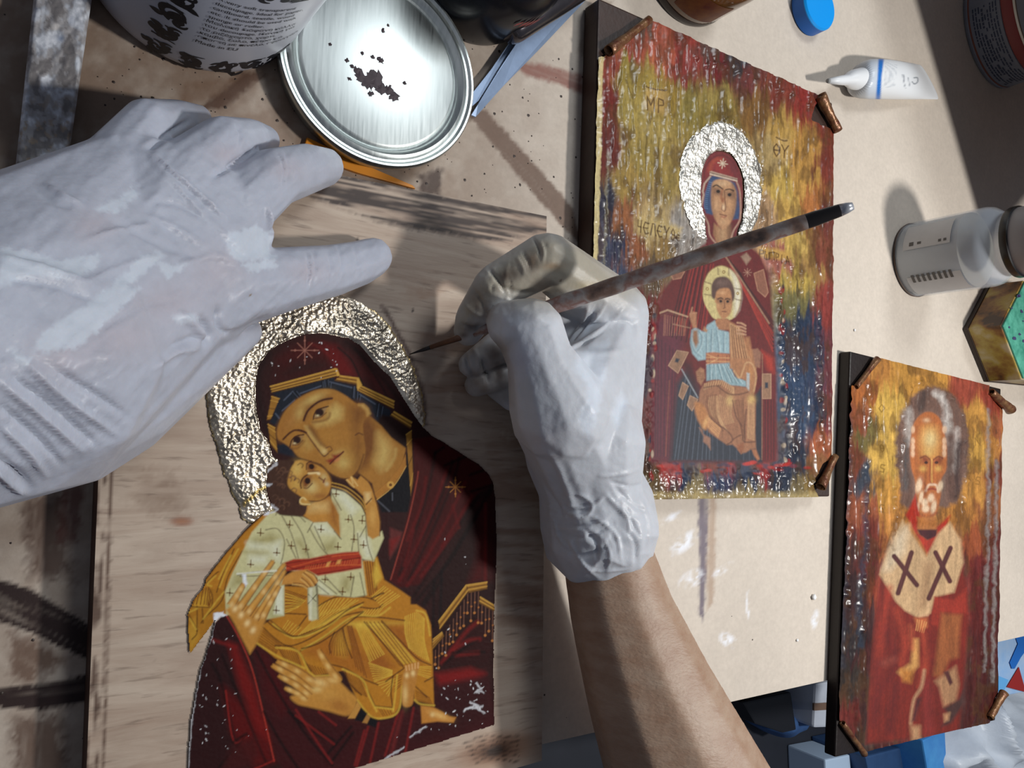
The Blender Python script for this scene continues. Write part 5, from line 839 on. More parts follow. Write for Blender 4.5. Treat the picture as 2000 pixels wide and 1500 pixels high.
p.fill(T(sf, [(380, 650), (440, 630), (480, 670), (470, 720), (410, 710)]), (140, 66, 42), 4, .9); p.fill(T(sf, [(530, 680), (590, 640), (630, 670), (600, 720), (540, 720)]), (140, 66, 42), 4, .9)
p.blob(T(sf, [(445, 712)])[0], 3.6, 2.8, (66, 30, 24), 1, 0, .4); p.blob(T(sf, [(562, 712)])[0], 3.6, 2.8, (66, 30, 24), 1, 0, .4); p.stroke(T(sf, [(380, 660), (440, 640), (490, 680)]), (110, 50, 34), 2.2, 1.4, .9, True); p.stroke(T(sf, [(530, 680), (580, 645), (630, 660)]), (110, 50, 34), 2.2, 1.4, .9, True)
p.blob(T(sf, [(410, 780)])[0], 8, 7, (222, 172, 90), .9); p.blob(T(sf, [(580, 780)])[0], 8, 7, (222, 172, 90), .9); p.stroke(T(sf, [(508, 680), (508, 860), (510, 930)]), (222, 166, 90), 3, 1.5, .9); p.stroke(T(sf, [(495, 690), (480, 900), (500, 945)]), (140, 70, 42), 1.6, 1.3, .8)
p.stroke(T(sf, [(440, 1030), (470, 970), (510, 960), (560, 970), (580, 1040)]), (230, 200, 170), 4, 2, .85, True); p.stroke(T(sf, [(470, 1015), (510, 1005), (550, 1015)]), (140, 50, 40), 3.6, 1.6, .9, True)
for x, y, a, b in ((365, 970, 6, 14), (605, 980, 5, 10), (390, 1100, 4, 11), (500, 1110, 6, 8), (430, 1160, 6, 7), (440, 1230, 7, 7), (530, 1210, 5, 12), (340, 1240, 4, 12)): p.blob(T(sf, [(x, y)])[0], a, b, (232, 206, 172), .85, .2, .7)
p.stroke(T(sf, [(390, 880), (440, 1000), (420, 1100)]), (150, 76, 48), 2.4, 2, .7, True); p.stroke(T(sf, [(370, 1280), (460, 1330), (560, 1280)]), (140, 60, 40), 3, 3, .7, True)
# robe, collar, stole with crosses
p.fill(T(s7, [(700, 1180), (770, 1040), (800, 1180), (910, 1260), (1000, 1180), (940, 1360), (860, 1450)]), (172, 50, 32), 3); p.fill(T(s7, [(770, 1190), (900, 1190), (915, 1290), (850, 1340), (790, 1300)]), (176, 110, 56), 3); p.fill(T(s7, [(785, 1275), (915, 1275), (910, 1320), (850, 1345), (800, 1310)]), (74, 30, 34), 2)
p.fill(T(s8, [(540, 200), (620, 100), (850, 100), (1060, 120), (1110, 260), (1130, 480), (1100, 800), (1060, 1250), (440, 1340), (480, 700), (510, 400)]), (122, 34, 22), 4)
p.fill(T(s8, [(530, 210), (600, 20), (680, -155), (760, -40), (845, 90), (920, -60), (1000, -140), (1070, -20), (1090, 130), (1030, 330), (900, 360), (870, 470), (780, 495), (700, 450), (640, 390), (580, 290)]), (196, 160, 118), 3)
p.fill(T(s8, [(630, -40), (720, -110), (700, 60), (600, 180), (560, 180)]), (216, 196, 166), 10, .8); p.fill(T(s8, [(830, 140), (900, 120), (860, 420), (780, 460)]), (156, 116, 82), 10, .7); p.stroke(T(s8, [(860, 380), (850, 480), (800, 490)]), (222, 180, 136), 4, 3, .8)
xc = (84, 40, 38)
for q in ([(630, 90), (780, 280)], [(745, 65), (655, 335)], [(905, 65), (1000, 255)], [(1005, 35), (860, 370)]): p.stroke(T(s8, q), xc, 9.5, 1.5, 1)
p.fill(T(s8, [(900, 360), (1030, 380), (1110, 300), (1115, 470), (940, 460), (920, 560), (880, 540)]), (152, 46, 30), 3); p.fill(T(s8, [(945, 470), (1080, 480), (1070, 560), (1060, 760), (1000, 780), (940, 900), (890, 880)]), (150, 84, 44), 5)
p.fill(T(s8, [(760, 500), (850, 500), (850, 560), (800, 580)]), (186, 100, 58), 4); p.hatch(T(s8, [(780, 510), (850, 530)]), T(s8, [(770, 580), (830, 600)]), 5, (216, 150, 90), 2, .8)
p.fill(T(s8, [(760, 640), (790, 640), (790, 820), (750, 860), (700, 900), (650, 860), (740, 800)]), (206, 150, 84), 5); p.fill(T(s8, [(670, 840), (760, 850), (740, 930), (690, 920)]), (190, 120, 50), 6)
for q, c, w in (([(560, 560), (640, 780), (560, 960)], (104, 26, 24), 12), ([(740, 560), (750, 700)], (190, 90, 56), 6), ([(650, 450), (700, 640), (680, 800)], (176, 64, 40), 8), ([(600, 300), (540, 640), (500, 1000)], (170, 56, 36), 8), ([(820, 600), (850, 760), (800, 940)], (176, 70, 44), 9), ([(860, 600), (880, 800)], (104, 26, 22), 8), ([(520, 800), (500, 1200)], (106, 28, 26), 16), ([(640, 950), (600, 1250)], (96, 26, 24), 16), ([(850, 940), (860, 1240)], (128, 42, 38), 22), ([(930, 950), (960, 1200)], (110, 34, 30), 14), ([(560, 800), (620, 780)], (150, 70, 56), 10)): p.stroke(T(s8, q), c, w, 8, .75, True, jit=3, seed=int(w)+7)
p.stroke(T(s8, [(830, 850), (810, 960), (760, 1050), (740, 1200)]), (186, 140, 104), 6, 3, .9, True); p.fill(T(s8, [(780, 1040), (810, 1030), (770, 1180), (745, 1190)]), (76, 36, 36), 4); p.fill(T(s8, [(900, 920), (1040, 820), (1060, 940), (1040, 1060), (960, 1090), (930, 960)]), (170, 124, 88), 5); p.fill(T(s8, [(960, 860), (990, 850), (1020, 930), (1000, 950)]), xc, 2); p.fill(T(s8, [(960, 1100), (1060, 1040), (1090, 980), (1100, 1060), (1010, 1200), (950, 1220), (990, 1140)]), (72, 44, 40), 4); p.fill(T(s8, [(740, 1220), (800, 1220), (800, 1310), (750, 1310)]), (186, 140, 100), 6); p.fill(T(s8, [(960, 1140), (1000, 1130), (990, 1180), (965, 1190)]), (190, 140, 100), 4)
p.c *= (.66+.60*fbm(p.x/6, p.y/60, 88, 4))[:, None]*(.85+.3*fbm(p.x/14, p.y/22, 89, 3))[:, None]
# small worn letters down both sides
for k, ch in enumerate(['O', 'A', 'TH', 'S', 'I', 'S']): write(p, [ch], 1714, 790+k*39, 9, 15, 12, 0, (110, 80, 26), 1.5)
for k, ch in enumerate(['N', 'W', 'S']): write(p, [ch], 1901, 855+k*38, 9, 15, 12, 0, (130, 92, 40), 1.5)
# silver drips along the border
zone = np.where((np.abs(p.x-1785) < 70) & (p.y > 790), .15, 1.0)
d1, in1 = Painter._d(p.x, p.y, T(s8, [(540, 150), (640, -100), (1040, -100), (1110, 260), (1100, 800), (1060, 1250), (440, 1340)]), True); d2, in2 = Painter._d(p.x, p.y, spl(T(sf, FA3), True), True)
zone = np.where(in1 | in2, .12, np.clip(np.minimum(d1, d2)/12, .12, 1))
p.h = zone*(.0009*(1-np.abs(2*fbm(p.x/13, p.y/90, 61, 2)-1))**3+.0010*fbm(p.x/12, p.y/14, 63, 2))
for ln_, w in (([(1925, 780), (1928, 900), (1924, 1040), (1920, 1180), (1918, 1300)], 7), ([(1944, 800), (1940, 1000), (1938, 1180), (1936, 1320)], 6), ([(1695, 760), (1692, 900), (1690, 1050), (1682, 1180), (1680, 1260)], 8), ([(1660, 780), (1655, 1000), (1650, 1180)], 8), ([(1740, 1110), (1770, 780), (1820, 755), (1870, 800), (1888, 900), (1875, 1000)], 7)):
    beads(ln_, w, .0018, int(ln_[0][0])+3)
for ln_ in ([(1925, 800), (1926, 1000), (1920, 1200), (1918, 1310)], [(1942, 900), (1937, 1200), (1935, 1330)]): p.stroke(ln_, (150, 144, 140), 5, 3, .75, jit=3)
p.stroke([(1688, 900), (1686, 1060), (1672, 1200), (1678, 1260)], (54, 64, 80), 7, 5, .8, jit=5); p.stroke([(1655, 800), (1645, 1100), (1640, 1300)], (54, 56, 66), 7, 5, .8, jit=5)
p.m[:] = 1
for q in ([(1600, 640), (1712, 640), (1706, 705), (1668, 752), (1600, 760)], [(1928, 740), (1990, 740), (1990, 800), (1952, 790), (1930, 770)], [(1600, 1395), (1640, 1408), (1662, 1440), (1686, 1475), (1690, 1540), (1600, 1540)], [(1990, 1345), (1950, 1345), (1932, 1385), (1925, 1440), (1990, 1440)]):
    j, al = p.cov(q, 1.0, jit=1)
    if al is not None: p.m[j] = np.minimum(p.m[j], 1-al)
c3.build('painted_relief', m_relief, i3, keep=p.m > .5, thick=.0006, extra={'rgh': .66-.36*zone})
curl(i3, (1666, 756), (1706, 702), .0022, .0030, Z3+.0003, m_curl); curl(i3, (1928, 765), (1962, 800), .0032, .0050, Z3+.0003, m_curl); curl(i3, (1925, 1400), (1950, 1350), .0030, .0042, Z3+.0003, m_curl); curl(i3, (1640, 1410), (1682, 1470), .0022, .0026, Z3+.0003, m_curl)
print('icons done')
# ================================================================ the person: two gloved hands and forearms
def hullbm(bm, spheres, sub=2):
    b = bmesh.new()
    for c, r in spheres:
        q = bmesh.new(); bmesh.ops.create_icosphere(q, subdivisions=sub, radius=r)
        for v in q.verts: b.verts.new(v.co+Vector(c))
        q.free()
    bmesh.ops.convex_hull(b, input=list(b.verts))
    for v in [v for v in b.verts if not v.link_faces]: b.verts.remove(v)
    me = bpy.data.meshes.new('t'); b.to_mesh(me); b.free(); bm.from_mesh(me); bpy.data.meshes.remove(me)
def J(x, y, z, r):
    """joint: photo position, height of its centre, radius in photo pixels"""
    p = P(x, y, z); return (p, r*pxm(p))
def organic(name, groups, vox, smooth):
    bm = bmesh.new()
    for g in groups:
        kind, js = g
        if kind == 'h': hullbm(bm, js)
        else:
            for a, b in zip(js[:-1], js[1:]): hullbm(bm, [a, b])
    me = bpy.data.meshes.new(name); bm.to_mesh(me); bm.free()
    o = bpy.data.objects.new(name, me); COL.objects.link(o)
    r = o.modifiers.new('r', 'REMESH'); r.mode = 'VOXEL'; r.voxel_size = vox
    s = o.modifiers.new('s', 'SMOOTH'); s.factor = .5; s.iterations = smooth
    dg = bpy.context.evaluated_depsgraph_get(); me2 = bpy.data.meshes.new_from_object(o.evaluated_get(dg)); me2.name = name
    bpy.data.objects.remove(o); bpy.data.meshes.remove(me)
    return me2
class Skin:
    """vertex access to a mesh for folds and stains"""
    def __init__(s, me, base, k=1.0):
        s.me = me; n = len(me.vertices); s.co = np.empty(n*3); me.vertices.foreach_get('co', s.co); s.co = s.co.reshape(-1, 3)
        s.no = np.empty(n*3); me.vertex_normals.foreach_get('vector', s.no); s.no = s.no.reshape(-1, 3)
        v = CAMP-s.co; v /= np.linalg.norm(v, axis=1)[:, None]; s.face = (s.no*v).sum(1); s.px = proj(s.co)
        s.p = Painter(s.px, base, k); s.p.ok = s.face > -.05; s.mpx = ((s.co-CAMP)@DZ)/FPX
    def fold(s, pts, w, h, closed=False):
        i, al = s.p.cov(spl(pts), w, False, 0.01)
        if al is None: return
        d, _ = Painter._d(s.p.x[i], s.p.y[i], spl(pts), False)
        A = np.asarray(pts[0]); B = np.asarray(pts[-1]); L = np.linalg.norm(B-A)+1e-6
        t = np.clip(((s.p.x[i]-A[0])*(B-A)[0]+(s.p.y[i]-A[1])*(B-A)[1])/L**2, 0, 1); env = np.clip(np.minimum(t, 1-t)*5, 0, 1)
        s.co[i] += s.no[i]*(h*np.exp(-(d/w)**2*2)*(.25+.75*env)*np.clip(s.face[i]*2, 0, 1))[:, None]
    def done(s):
        s.me.vertices.foreach_set('co', s.co.ravel()); setcol(s.me, s.p.c); s.me.update()
m_glove = mat('latex_glove', rough=.42, attr=True, var=.07, vscale=130, bump=.35, bscale=260, bdist=.0006, spec=.4, sss=.2)
m_skin = mat('skin', (170, 146, 126), .5, var=.16, vscale=60, bump=.5, bscale=420, bdist=.0006, sss=.1, col2=(150, 118, 96), stretch=(1, 2.2, 1))
person = empty('person', 'person in white latex gloves holding a thin paintbrush over the pale panel', 'person')
KG = 1.2
# ---------------- hand lying on the panel (fingers to the right, thumb below)
LH = [('c', [J(462, 408, .060, 70), J(538, 346, .054, 57), J(598, 329, .038, 49), J(634, 326, .0255, 38)]),        # index
      ('c', [J(352, 345, .064, 66), J(436, 281, .052, 54), J(486, 273, .034, 42), J(518, 274, .018, 29)]),        # middle
      ('c', [J(235, 312, .062, 64), J(288, 245, .050, 52), J(350, 234, .032, 39), J(386, 232, .014, 28)]),        # ring
      ('c', [J(165, 350, .054, 52), J(230, 300, .040, 38), J(300, 280, .024, 28), J(345, 272, .012, 22)]),        # little, tucked under
      ('c', [J(430, 560, .060, 92), J(530, 550, .054, 68), J(640, 530, .038, 53), J(700, 514, .029, 45), J(728, 502, .0260, 39)]),   # thumb
      ('h', [J(465, 418, .060, 66), J(360, 350, .064, 66), J(240, 318, .062, 64), J(165, 365, .058, 62), J(160, 560, .070, 150), J(320, 600, .060, 130)]),
      ('h', [J(430, 560, .060, 94), J(320, 610, .062, 120), J(470, 440, .056, 60), J(380, 655, .050, 60)]),
      ('h', [J(235, 330, .060, 70), J(330, 590, .062, 130), J(70, 610, .080, 232), J(60, 720, .080, 250), J(-120, 700, .094, 290)]),
      ('h', [J(476, 648, .040, 36), J(390, 690, .045, 56), J(240, 790, .060, 100), J(90, 790, .075, 180), J(300, 640, .060, 110)]),
      ('h', [J(-120, 700, .094, 296), J(20, 705, .084, 286), J(-420, 790, .110, 320)])]
me = organic('latex_glove', LH, .0010, 5); g = Skin(me, (186, 190, 204), KG)
# folds of the latex
for q, w, h in (([(290, 300), (340, 360), (400, 425), (470, 490)], 9, .0013), ([(305, 318), (360, 385), (420, 445), (475, 500)], 8, -.0012), ([(280, 420), (330, 440), (400, 480)], 10, .0007),
                ([(525, 400), (527, 440), (530, 480)], 8, .0008), ([(70, 370), (105, 395), (135, 405)], 9, -.0004), ([(90, 360), (130, 385), (160, 400)], 8, .0007),
                ([(395, 620), (410, 650), (400, 680)], 10, -.0018), ([(425, 600), (430, 640), (450, 655)], 10, -.0014), ([(345, 610), (385, 640), (400, 665)], 12, .0012), ([(440, 655), (480, 640), (520, 618)], 8, -.0012),
                ([(0, 745), (90, 820), (160, 880)], 10, .0014), ([(20, 730), (110, 800), (190, 870)], 9, -.0012), ([(40, 700), (130, 780), (230, 850)], 10, .0012), ([(0, 790), (70, 850), (120, 905)], 9, -.0014), ([(0, 830), (60, 890), (90, 930)], 9, .0013), ([(70, 700), (170, 760), (260, 820)], 9, -.0009), ([(-20, 880), (30, 920), (60, 950)], 9, -.0014), ([(-20, 910), (20, 945), (50, 965)], 8, .0015),
                ([(0, 500), (100, 530), (190, 560)], 12, .0009), ([(0, 540), (110, 560), (200, 590)], 10, -.0008), ([(220, 430), (300, 470), (370, 500)], 12, -.0007), ([(600, 500), (605, 530), (600, 560)], 5, -.0004), ([(640, 490), (648, 520), (644, 556)], 5, -.0004), ([(560, 300), (572, 330), (568, 365)], 5, -.0004), ([(690, 480), (700, 512), (694, 540)], 5, -.0003), ([(350, 520), (420, 500), (470, 520)], 10, .0006), ([(430, 268), (440, 290), (436, 310)], 4, -.0004), ([(0, 330), (60, 300), (120, 270)], 9, .0004)): g.fold(q, w*.85, h*1.35)
for q, w, h in (([(505, 288), (460, 318), (414, 346)], 7, -.0022), ([(372, 234), (330, 262), (288, 292)], 7, -.0022), ([(300, 300), (330, 330), (380, 372), (440, 425)], 5, .0016), ([(522, 400), (524, 440), (527, 478)], 5, .0016), ([(300, 395), (350, 400), (400, 430)], 7, -.0009), ([(545, 300), (556, 330), (552, 365)], 3.5, -.0010), ([(556, 298), (566, 328), (562, 362)], 3.5, -.0008), ([(460, 240), (470, 262), (466, 290)], 3.5, -.0008), ([(600, 495), (606, 525), (600, 562)], 3.5, -.0009), ([(612, 492), (618, 522), (612, 558)], 3.5, -.0007), ([(660, 478), (668, 512), (662, 545)], 3.5, -.0006), ([(170, 470), (230, 450), (300, 440)], 8, .0010), ([(150, 560), (240, 520), (320, 500)], 8, .0008), ([(200, 640), (280, 600), (350, 585)], 8, -.0008), ([(330, 680), (380, 660), (400, 668)], 7, -.0016), ([(300, 720), (340, 690), (390, 680)], 7, .0012)): g.fold(q, w, h)
x, y = g.px[:, 0], g.px[:, 1]; up = np.clip(g.face, 0, 1)
g.co += g.no*((.0010*(fbm(x/38, y/38, 91, 3)-.5)+.0011*(fbm((x+y)/10, (y-x)/44, 92, 3)-.5))*up)[:, None]
p = g.p; p.c *= (.93+.12*fbm(x/50, y/50, 95, 3))[:, None]
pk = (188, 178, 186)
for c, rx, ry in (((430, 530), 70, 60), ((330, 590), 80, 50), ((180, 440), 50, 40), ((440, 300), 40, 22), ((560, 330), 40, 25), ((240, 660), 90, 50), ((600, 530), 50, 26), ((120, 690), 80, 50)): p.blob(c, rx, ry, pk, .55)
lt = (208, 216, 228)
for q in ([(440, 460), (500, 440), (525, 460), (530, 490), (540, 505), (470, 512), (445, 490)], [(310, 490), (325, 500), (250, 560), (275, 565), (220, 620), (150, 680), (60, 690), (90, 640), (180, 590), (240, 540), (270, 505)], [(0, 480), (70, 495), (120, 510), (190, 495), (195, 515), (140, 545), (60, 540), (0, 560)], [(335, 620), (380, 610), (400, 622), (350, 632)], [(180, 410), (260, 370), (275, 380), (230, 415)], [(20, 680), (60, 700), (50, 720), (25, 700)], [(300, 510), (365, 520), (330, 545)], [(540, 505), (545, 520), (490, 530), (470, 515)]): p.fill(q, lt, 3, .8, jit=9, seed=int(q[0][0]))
p.blob((489, 576), 2.4, 3, (140, 110, 60), .9, 0, .4)
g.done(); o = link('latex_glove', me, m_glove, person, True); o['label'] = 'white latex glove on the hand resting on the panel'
me = organic('forearm', [('c', [J(-60, 720, .10, 190), J(-420, 880, .13, 220), J(-700, 1000, .15, 230)])], .003, 4); setcol(me, np.ones((len(me.vertices), 3))); o = link('forearm', me, m_skin, person, True); o['label'] = 'bare forearm entering from the left'
# ---------------- hand holding the brush
RH = [('c', [J(1205, 612, .052, 64), J(1068, 508, .062, 55), J(968, 560, .050, 45), J(926, 620, .040, 37), J(914, 648, .036, 29)]),           # index
      ('c', [J(1095, 805, .068, 102), J(1056, 705, .074, 66), J(1036, 648, .072, 68), J(1000, 634, .062, 50), J(988, 628, .058, 40)]),         # thumb
      ('c', [J(1190, 680, .046, 60), J(1070, 640, .040, 44), J(970, 680, .032, 34), J(920, 712, .027, 26)]),                                    # middle
      ('c', [J(1180, 740, .036, 56), J(1070, 720, .028, 40), J(975, 735, .0255, 30), J(930, 752, .0235, 24)]),                                      # ring
      ('c', [J(1170, 800, .032, 52), J(1080, 790, .027, 36), J(1000, 780, .0245, 24), J(965, 760, .0225, 18)]),                                      # little
      ('h', [J(1205, 615, .050, 64), J(1195, 690, .044, 66), J(1175, 820, .036, 60), J(1150, 930, .044, 92), J(1170, 900, .050, 80)]),
      ('h', [J(1095, 810, .064, 98), J(1150, 930, .050, 95), J(1190, 760, .052, 64), J(1200, 640, .052, 52)]),
      ('h', [J(1080, 745, .066, 66), J(1195, 680, .048, 46), J(1100, 820, .064, 88), J(1200, 740, .052, 52)]),
      ('c', [J(1140, 860, .052, 124), J(1152, 940, .048, 104)]), ('h', [J(1152, 945, .048, 102), J(1171, 1012, .046, 117), J(1171, 1034, .046, 118)])]
me = organic('latex_glove', RH, .00095, 6); g = Skin(me, (208, 211, 218), KG)
for q, w, h in (([(1110, 672), (1140, 625), (1150, 590)], 5, .0013), ([(1115, 678), (1160, 625), (1185, 590)], 5, .0012), ([(1112, 682), (1180, 640), (1220, 600)], 6, .0012), ([(1112, 676), (1148, 632), (1166, 596)], 4, -.0011), ([(1118, 684), (1172, 650), (1205, 615)], 4, -.0009), ([(1120, 688), (1180, 690), (1230, 680)], 10, .0007),
                ([(1010, 645), (1050, 640), (1075, 632)], 4, -.0005), ([(1040, 462), (1052, 485), (1055, 500)], 4, -.0010), ([(1020, 488), (1030, 508), (1036, 524)], 4, -.0008), ([(1055, 470), (1062, 492), (1060, 512)], 4, .0008), ([(1008, 500), (1020, 520), (1024, 535)], 4, .0007), ([(955, 525), (975, 550), (988, 575)], 5, -.0018), ([(920, 560), (940, 590), (945, 605)], 5, -.0010), ([(905, 590), (925, 610), (945, 618)], 4, .0009), ([(900, 632), (925, 640), (945, 636)], 4, -.0011), ([(985, 560), (1005, 570), (1040, 570)], 6, -.0012),
                ([(905, 690), (915, 720), (930, 740)], 6, -.0022), ([(940, 700), (950, 730), (955, 750)], 6, -.002), ([(925, 680), (935, 705), (935, 725)], 5, .0014), ([(900, 720), (895, 745), (905, 765)], 5, .0012),
                ([(1060, 1010), (1130, 1035), (1190, 1010)], 5.0, 0.00082), ([(1070, 1030), (1140, 1050), (1200, 1022)], 4.3, -0.00075), ([(1110, 1050), (1130, 1090), (1170, 1130)], 5.0, 0.00082), ([(1100, 1070), (1140, 1085), (1180, 1070)], 6.8, -0.00089), ([(1180, 960), (1215, 1000), (1250, 1020)], 5.6, 0.00089), ([(1200, 950), (1235, 985), (1265, 1000)], 5.0, -0.00075), ([(1150, 1005), (1200, 1040), (1215, 1100)], 5.0, 0.00082), ([(1215, 1030), (1240, 1060), (1240, 1100)], 5.0, -0.00075), ([(1090, 980), (1150, 990), (1190, 960)], 5.0, 0.00068), ([(1120, 1095), (1170, 1115), (1230, 1110)], 4.3, 0.00068), ([(1140, 1030), (1165, 1060), (1165, 1090)], 6.2, -0.00089), ([(1080, 1010), (1090, 1050), (1120, 1080)], 3.7, 0.00068), ([(1180, 1050), (1192, 1085), (1185, 1115)], 3.7, 0.00068), ([(1250, 970), (1268, 1020), (1262, 1070)], 4.3, 0.00068), ([(1225, 1000), (1245, 1040), (1262, 1050)], 4.3, -0.00075), ([(1050, 980), (1100, 1000), (1140, 1000)], 3.7, 0.00062), ([(1190, 940), (1230, 950), (1255, 945)], 5.0, -0.00068), ([(1170, 930), (1220, 925), (1250, 915)], 5.6, 0.00062), ([(1060, 950), (1090, 985), (1100, 1010)], 4.3, -0.00048), ([(1060, 880), (1085, 900), (1110, 960), (1120, 1000)], 9, .0010), ([(1055, 1000), (1110, 1010), (1150, 1005)], 6, .0009), ([(1060, 1015), (1110, 1028), (1145, 1025)], 6, -.0009)): g.fold(q, w, h)
x, y = g.px[:, 0], g.px[:, 1]; up = np.clip(g.face, 0, 1)
g.co += g.no*((.0004*(fbm(x/40, y/40, 191, 3)-.5)+.00035*(fbm(x/9, y/14, 192, 3)-.5))*up*np.where((x < 1000) & (y < 790), 3.5, np.where(y > 930, 1.6, 1)))[:, None]
cz = np.clip((y-925)/50, 0, 1)*up; g.co += g.no*(cz*(.0014*(1-np.abs(2*fbm(x/75+y/110, y/48-x/90, 197, 1)-1))**4-.0004))[:, None]
p = g.p; p.c *= (.94+.10*fbm(x/45, y/45, 195, 3))[:, None]
# paint stains on the fingers
ol = (176, 166, 146); bw = (120, 96, 76); dk = (84, 66, 56)
p.fill([(1060, 440), (1150, 470), (1260, 570), (1220, 590), (1120, 590), (1080, 600), (1030, 600), (980, 590), (900, 670), (870, 650), (900, 560), (960, 500)], ol, 30, .9)
for c, rx, ry, col, a in (((1040, 510), 14, 22, bw, .8), ((1000, 535), 22, 18, dk, .7), ((985, 540), 12, 14, dk, .8), ((1060, 560), 26, 20, bw, .6), ((1080, 520), 26, 10, (160, 128, 92), .6), ((930, 590), 18, 30, bw, .6), ((920, 640), 26, 14, dk, .8), ((950, 610), 12, 18, bw, .6), ((905, 655), 14, 8, dk, .8), ((1095, 548), 3, 3, (90, 64, 40), 1), ((1150, 560), 30, 14, (190, 172, 130), .6)): p.blob(c, rx, ry, col, a)
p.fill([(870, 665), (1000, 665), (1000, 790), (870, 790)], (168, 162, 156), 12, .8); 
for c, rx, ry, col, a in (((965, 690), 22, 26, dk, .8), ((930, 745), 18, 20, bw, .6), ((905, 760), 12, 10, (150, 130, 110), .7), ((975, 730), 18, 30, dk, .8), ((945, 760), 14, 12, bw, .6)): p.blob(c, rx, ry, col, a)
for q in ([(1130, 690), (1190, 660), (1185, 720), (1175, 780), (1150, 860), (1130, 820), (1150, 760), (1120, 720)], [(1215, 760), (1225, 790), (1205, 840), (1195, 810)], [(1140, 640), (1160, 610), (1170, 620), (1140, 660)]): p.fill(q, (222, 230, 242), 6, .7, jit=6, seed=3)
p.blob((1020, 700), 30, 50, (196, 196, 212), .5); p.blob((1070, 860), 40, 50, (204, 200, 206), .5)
p.c *= 1.0
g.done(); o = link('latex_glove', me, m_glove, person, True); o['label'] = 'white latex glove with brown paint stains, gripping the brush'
# forearm
me = organic('forearm', [('c', [J(1165, 1000, .046, 82), J(1190, 1100, .047, 92), J(1218, 1210, .050, 106), J(1268, 1350, .056, 128), J(1330, 1500, .062, 152), J(1420, 1700, .072, 178), J(1500, 1900, .080, 190)])], .0022, 5)
g = Skin(me, (255, 255, 255)); g.done(); o2 = link('forearm', me, m_skin, person, True); o2['label'] = 'bare forearm coming up from the bottom of the photo'
# ---------------- the brush
br_ = empty('paintbrush', 'thin paintbrush with paint-crusted handle held by the right glove', 'paintbrush')
A = P(800, 692, Z1+.0012); B = P(1664, 403, .165); L_ = B-A
def at(t): return A+L_*t
pxs = np.array([proj(at(t)) for t in np.linspace(0, 1, 400)])[:, 0]
def tx(px_): return float(np.interp(px_, pxs, np.linspace(0, 1, 400)))
def pxr(t, w): return w/2*pxm(at(t))
t0, t1_, t2, t3, t4 = 0, tx(842), tx(900), tx(1100), 1
v, f = tubemesh([at(t0), at(t1_*.3), at(t1_*.75), at(t1_)], [.0002, pxr(.02, 4), pxr(.04, 8), pxr(t1_, 8)], 14); mesh('bristles', v, f, mat('wet_bristles', (20, 15, 14), .35), br_, True)
v, f = tubemesh([at(t1_*.97), at(t2), at(tx(930))], [pxr(t1_, 9), pxr(t2, 13), pxr(t2, 14)], 16); mesh('ferrule', v, f, mat('dirty_ferrule', (120, 88, 70), .4, metal=.6, var=.4, vscale=200), br_, True)
ts = np.linspace(tx(925), 1, 26); rad = [pxr(t, float(np.interp(pxs[min(int(t*399), 399)], [900, 1000, 1100, 1250, 1450, 1600, 1650, 1664], [14, 24, 33, 34, 33, 29, 23, 15]))) for t in ts]
rad = [r*(1+.04*math.sin(i*2.1)) for i, r in enumerate(rad)]
m_hdl = bpy.data.materials.new('crusted_handle'); m_hdl.use_nodes = True; nt = m_hdl.node_tree; N = nt.nodes; Lk = nt.links; b_ = N['Principled BSDF']; b_.inputs['Roughness'].default_value = .42
tc_ = N.new('ShaderNodeTexCoord'); n0 = N.new('ShaderNodeTexNoise'); n0.inputs['Scale'].default_value = 55; n0.inputs['Detail'].default_value = 7; Lk.new(tc_.outputs['Object'], n0.inputs['Vector'])
cr = N.new('ShaderNodeValToRGB'); els = cr.color_ramp.elements; els[0].position = .34; els[0].color = (*lin((52, 42, 38)), 1); els[1].position = .42; els[1].color = (*lin((112, 88, 76)), 1)
for q_, c_ in ((.5, (140, 132, 128)), (.56, (122, 88, 78)), (.66, (176, 172, 172))): e = els.new(q_); e.color = (*lin(c_), 1)
Lk.new(n0.outputs['Fac'], cr.inputs[0]); Lk.new(cr.outputs[0], b_.inputs['Base Color']); bp = N.new('ShaderNodeBump'); bp.inputs['Strength'].default_value = .5; bp.inputs['Distance'].default_value = .001; Lk.new(n0.outputs['Fac'], bp.inputs['Height']); Lk.new(bp.outputs[0], b_.inputs['Normal'])
v, f = tubemesh([at(t) for t in ts], rad, 18); hd = mesh('handle', v, f, m_hdl, br_, True)
ta, tb_ = tx(1600), tx(1640); v, f = tubemesh([at(tx(1572)), at(tx(1590)), at(tb_)], [pxr(.9, 30), pxr(.9, 30.5), pxr(.95, 25)], 18, False); mesh('black_band', v, f, mat('black_paint', (26, 22, 22), .3), hd, True)
v, f = tubemesh([at(tx(1640)), at(tx(1655)), at(1.002)], [pxr(.95, 25), pxr(.97, 21), pxr(1, 15)], 18); mesh('silver_tip', v, f, mat('silver_paint', (176, 178, 184), .3, metal=.5), hd, True)
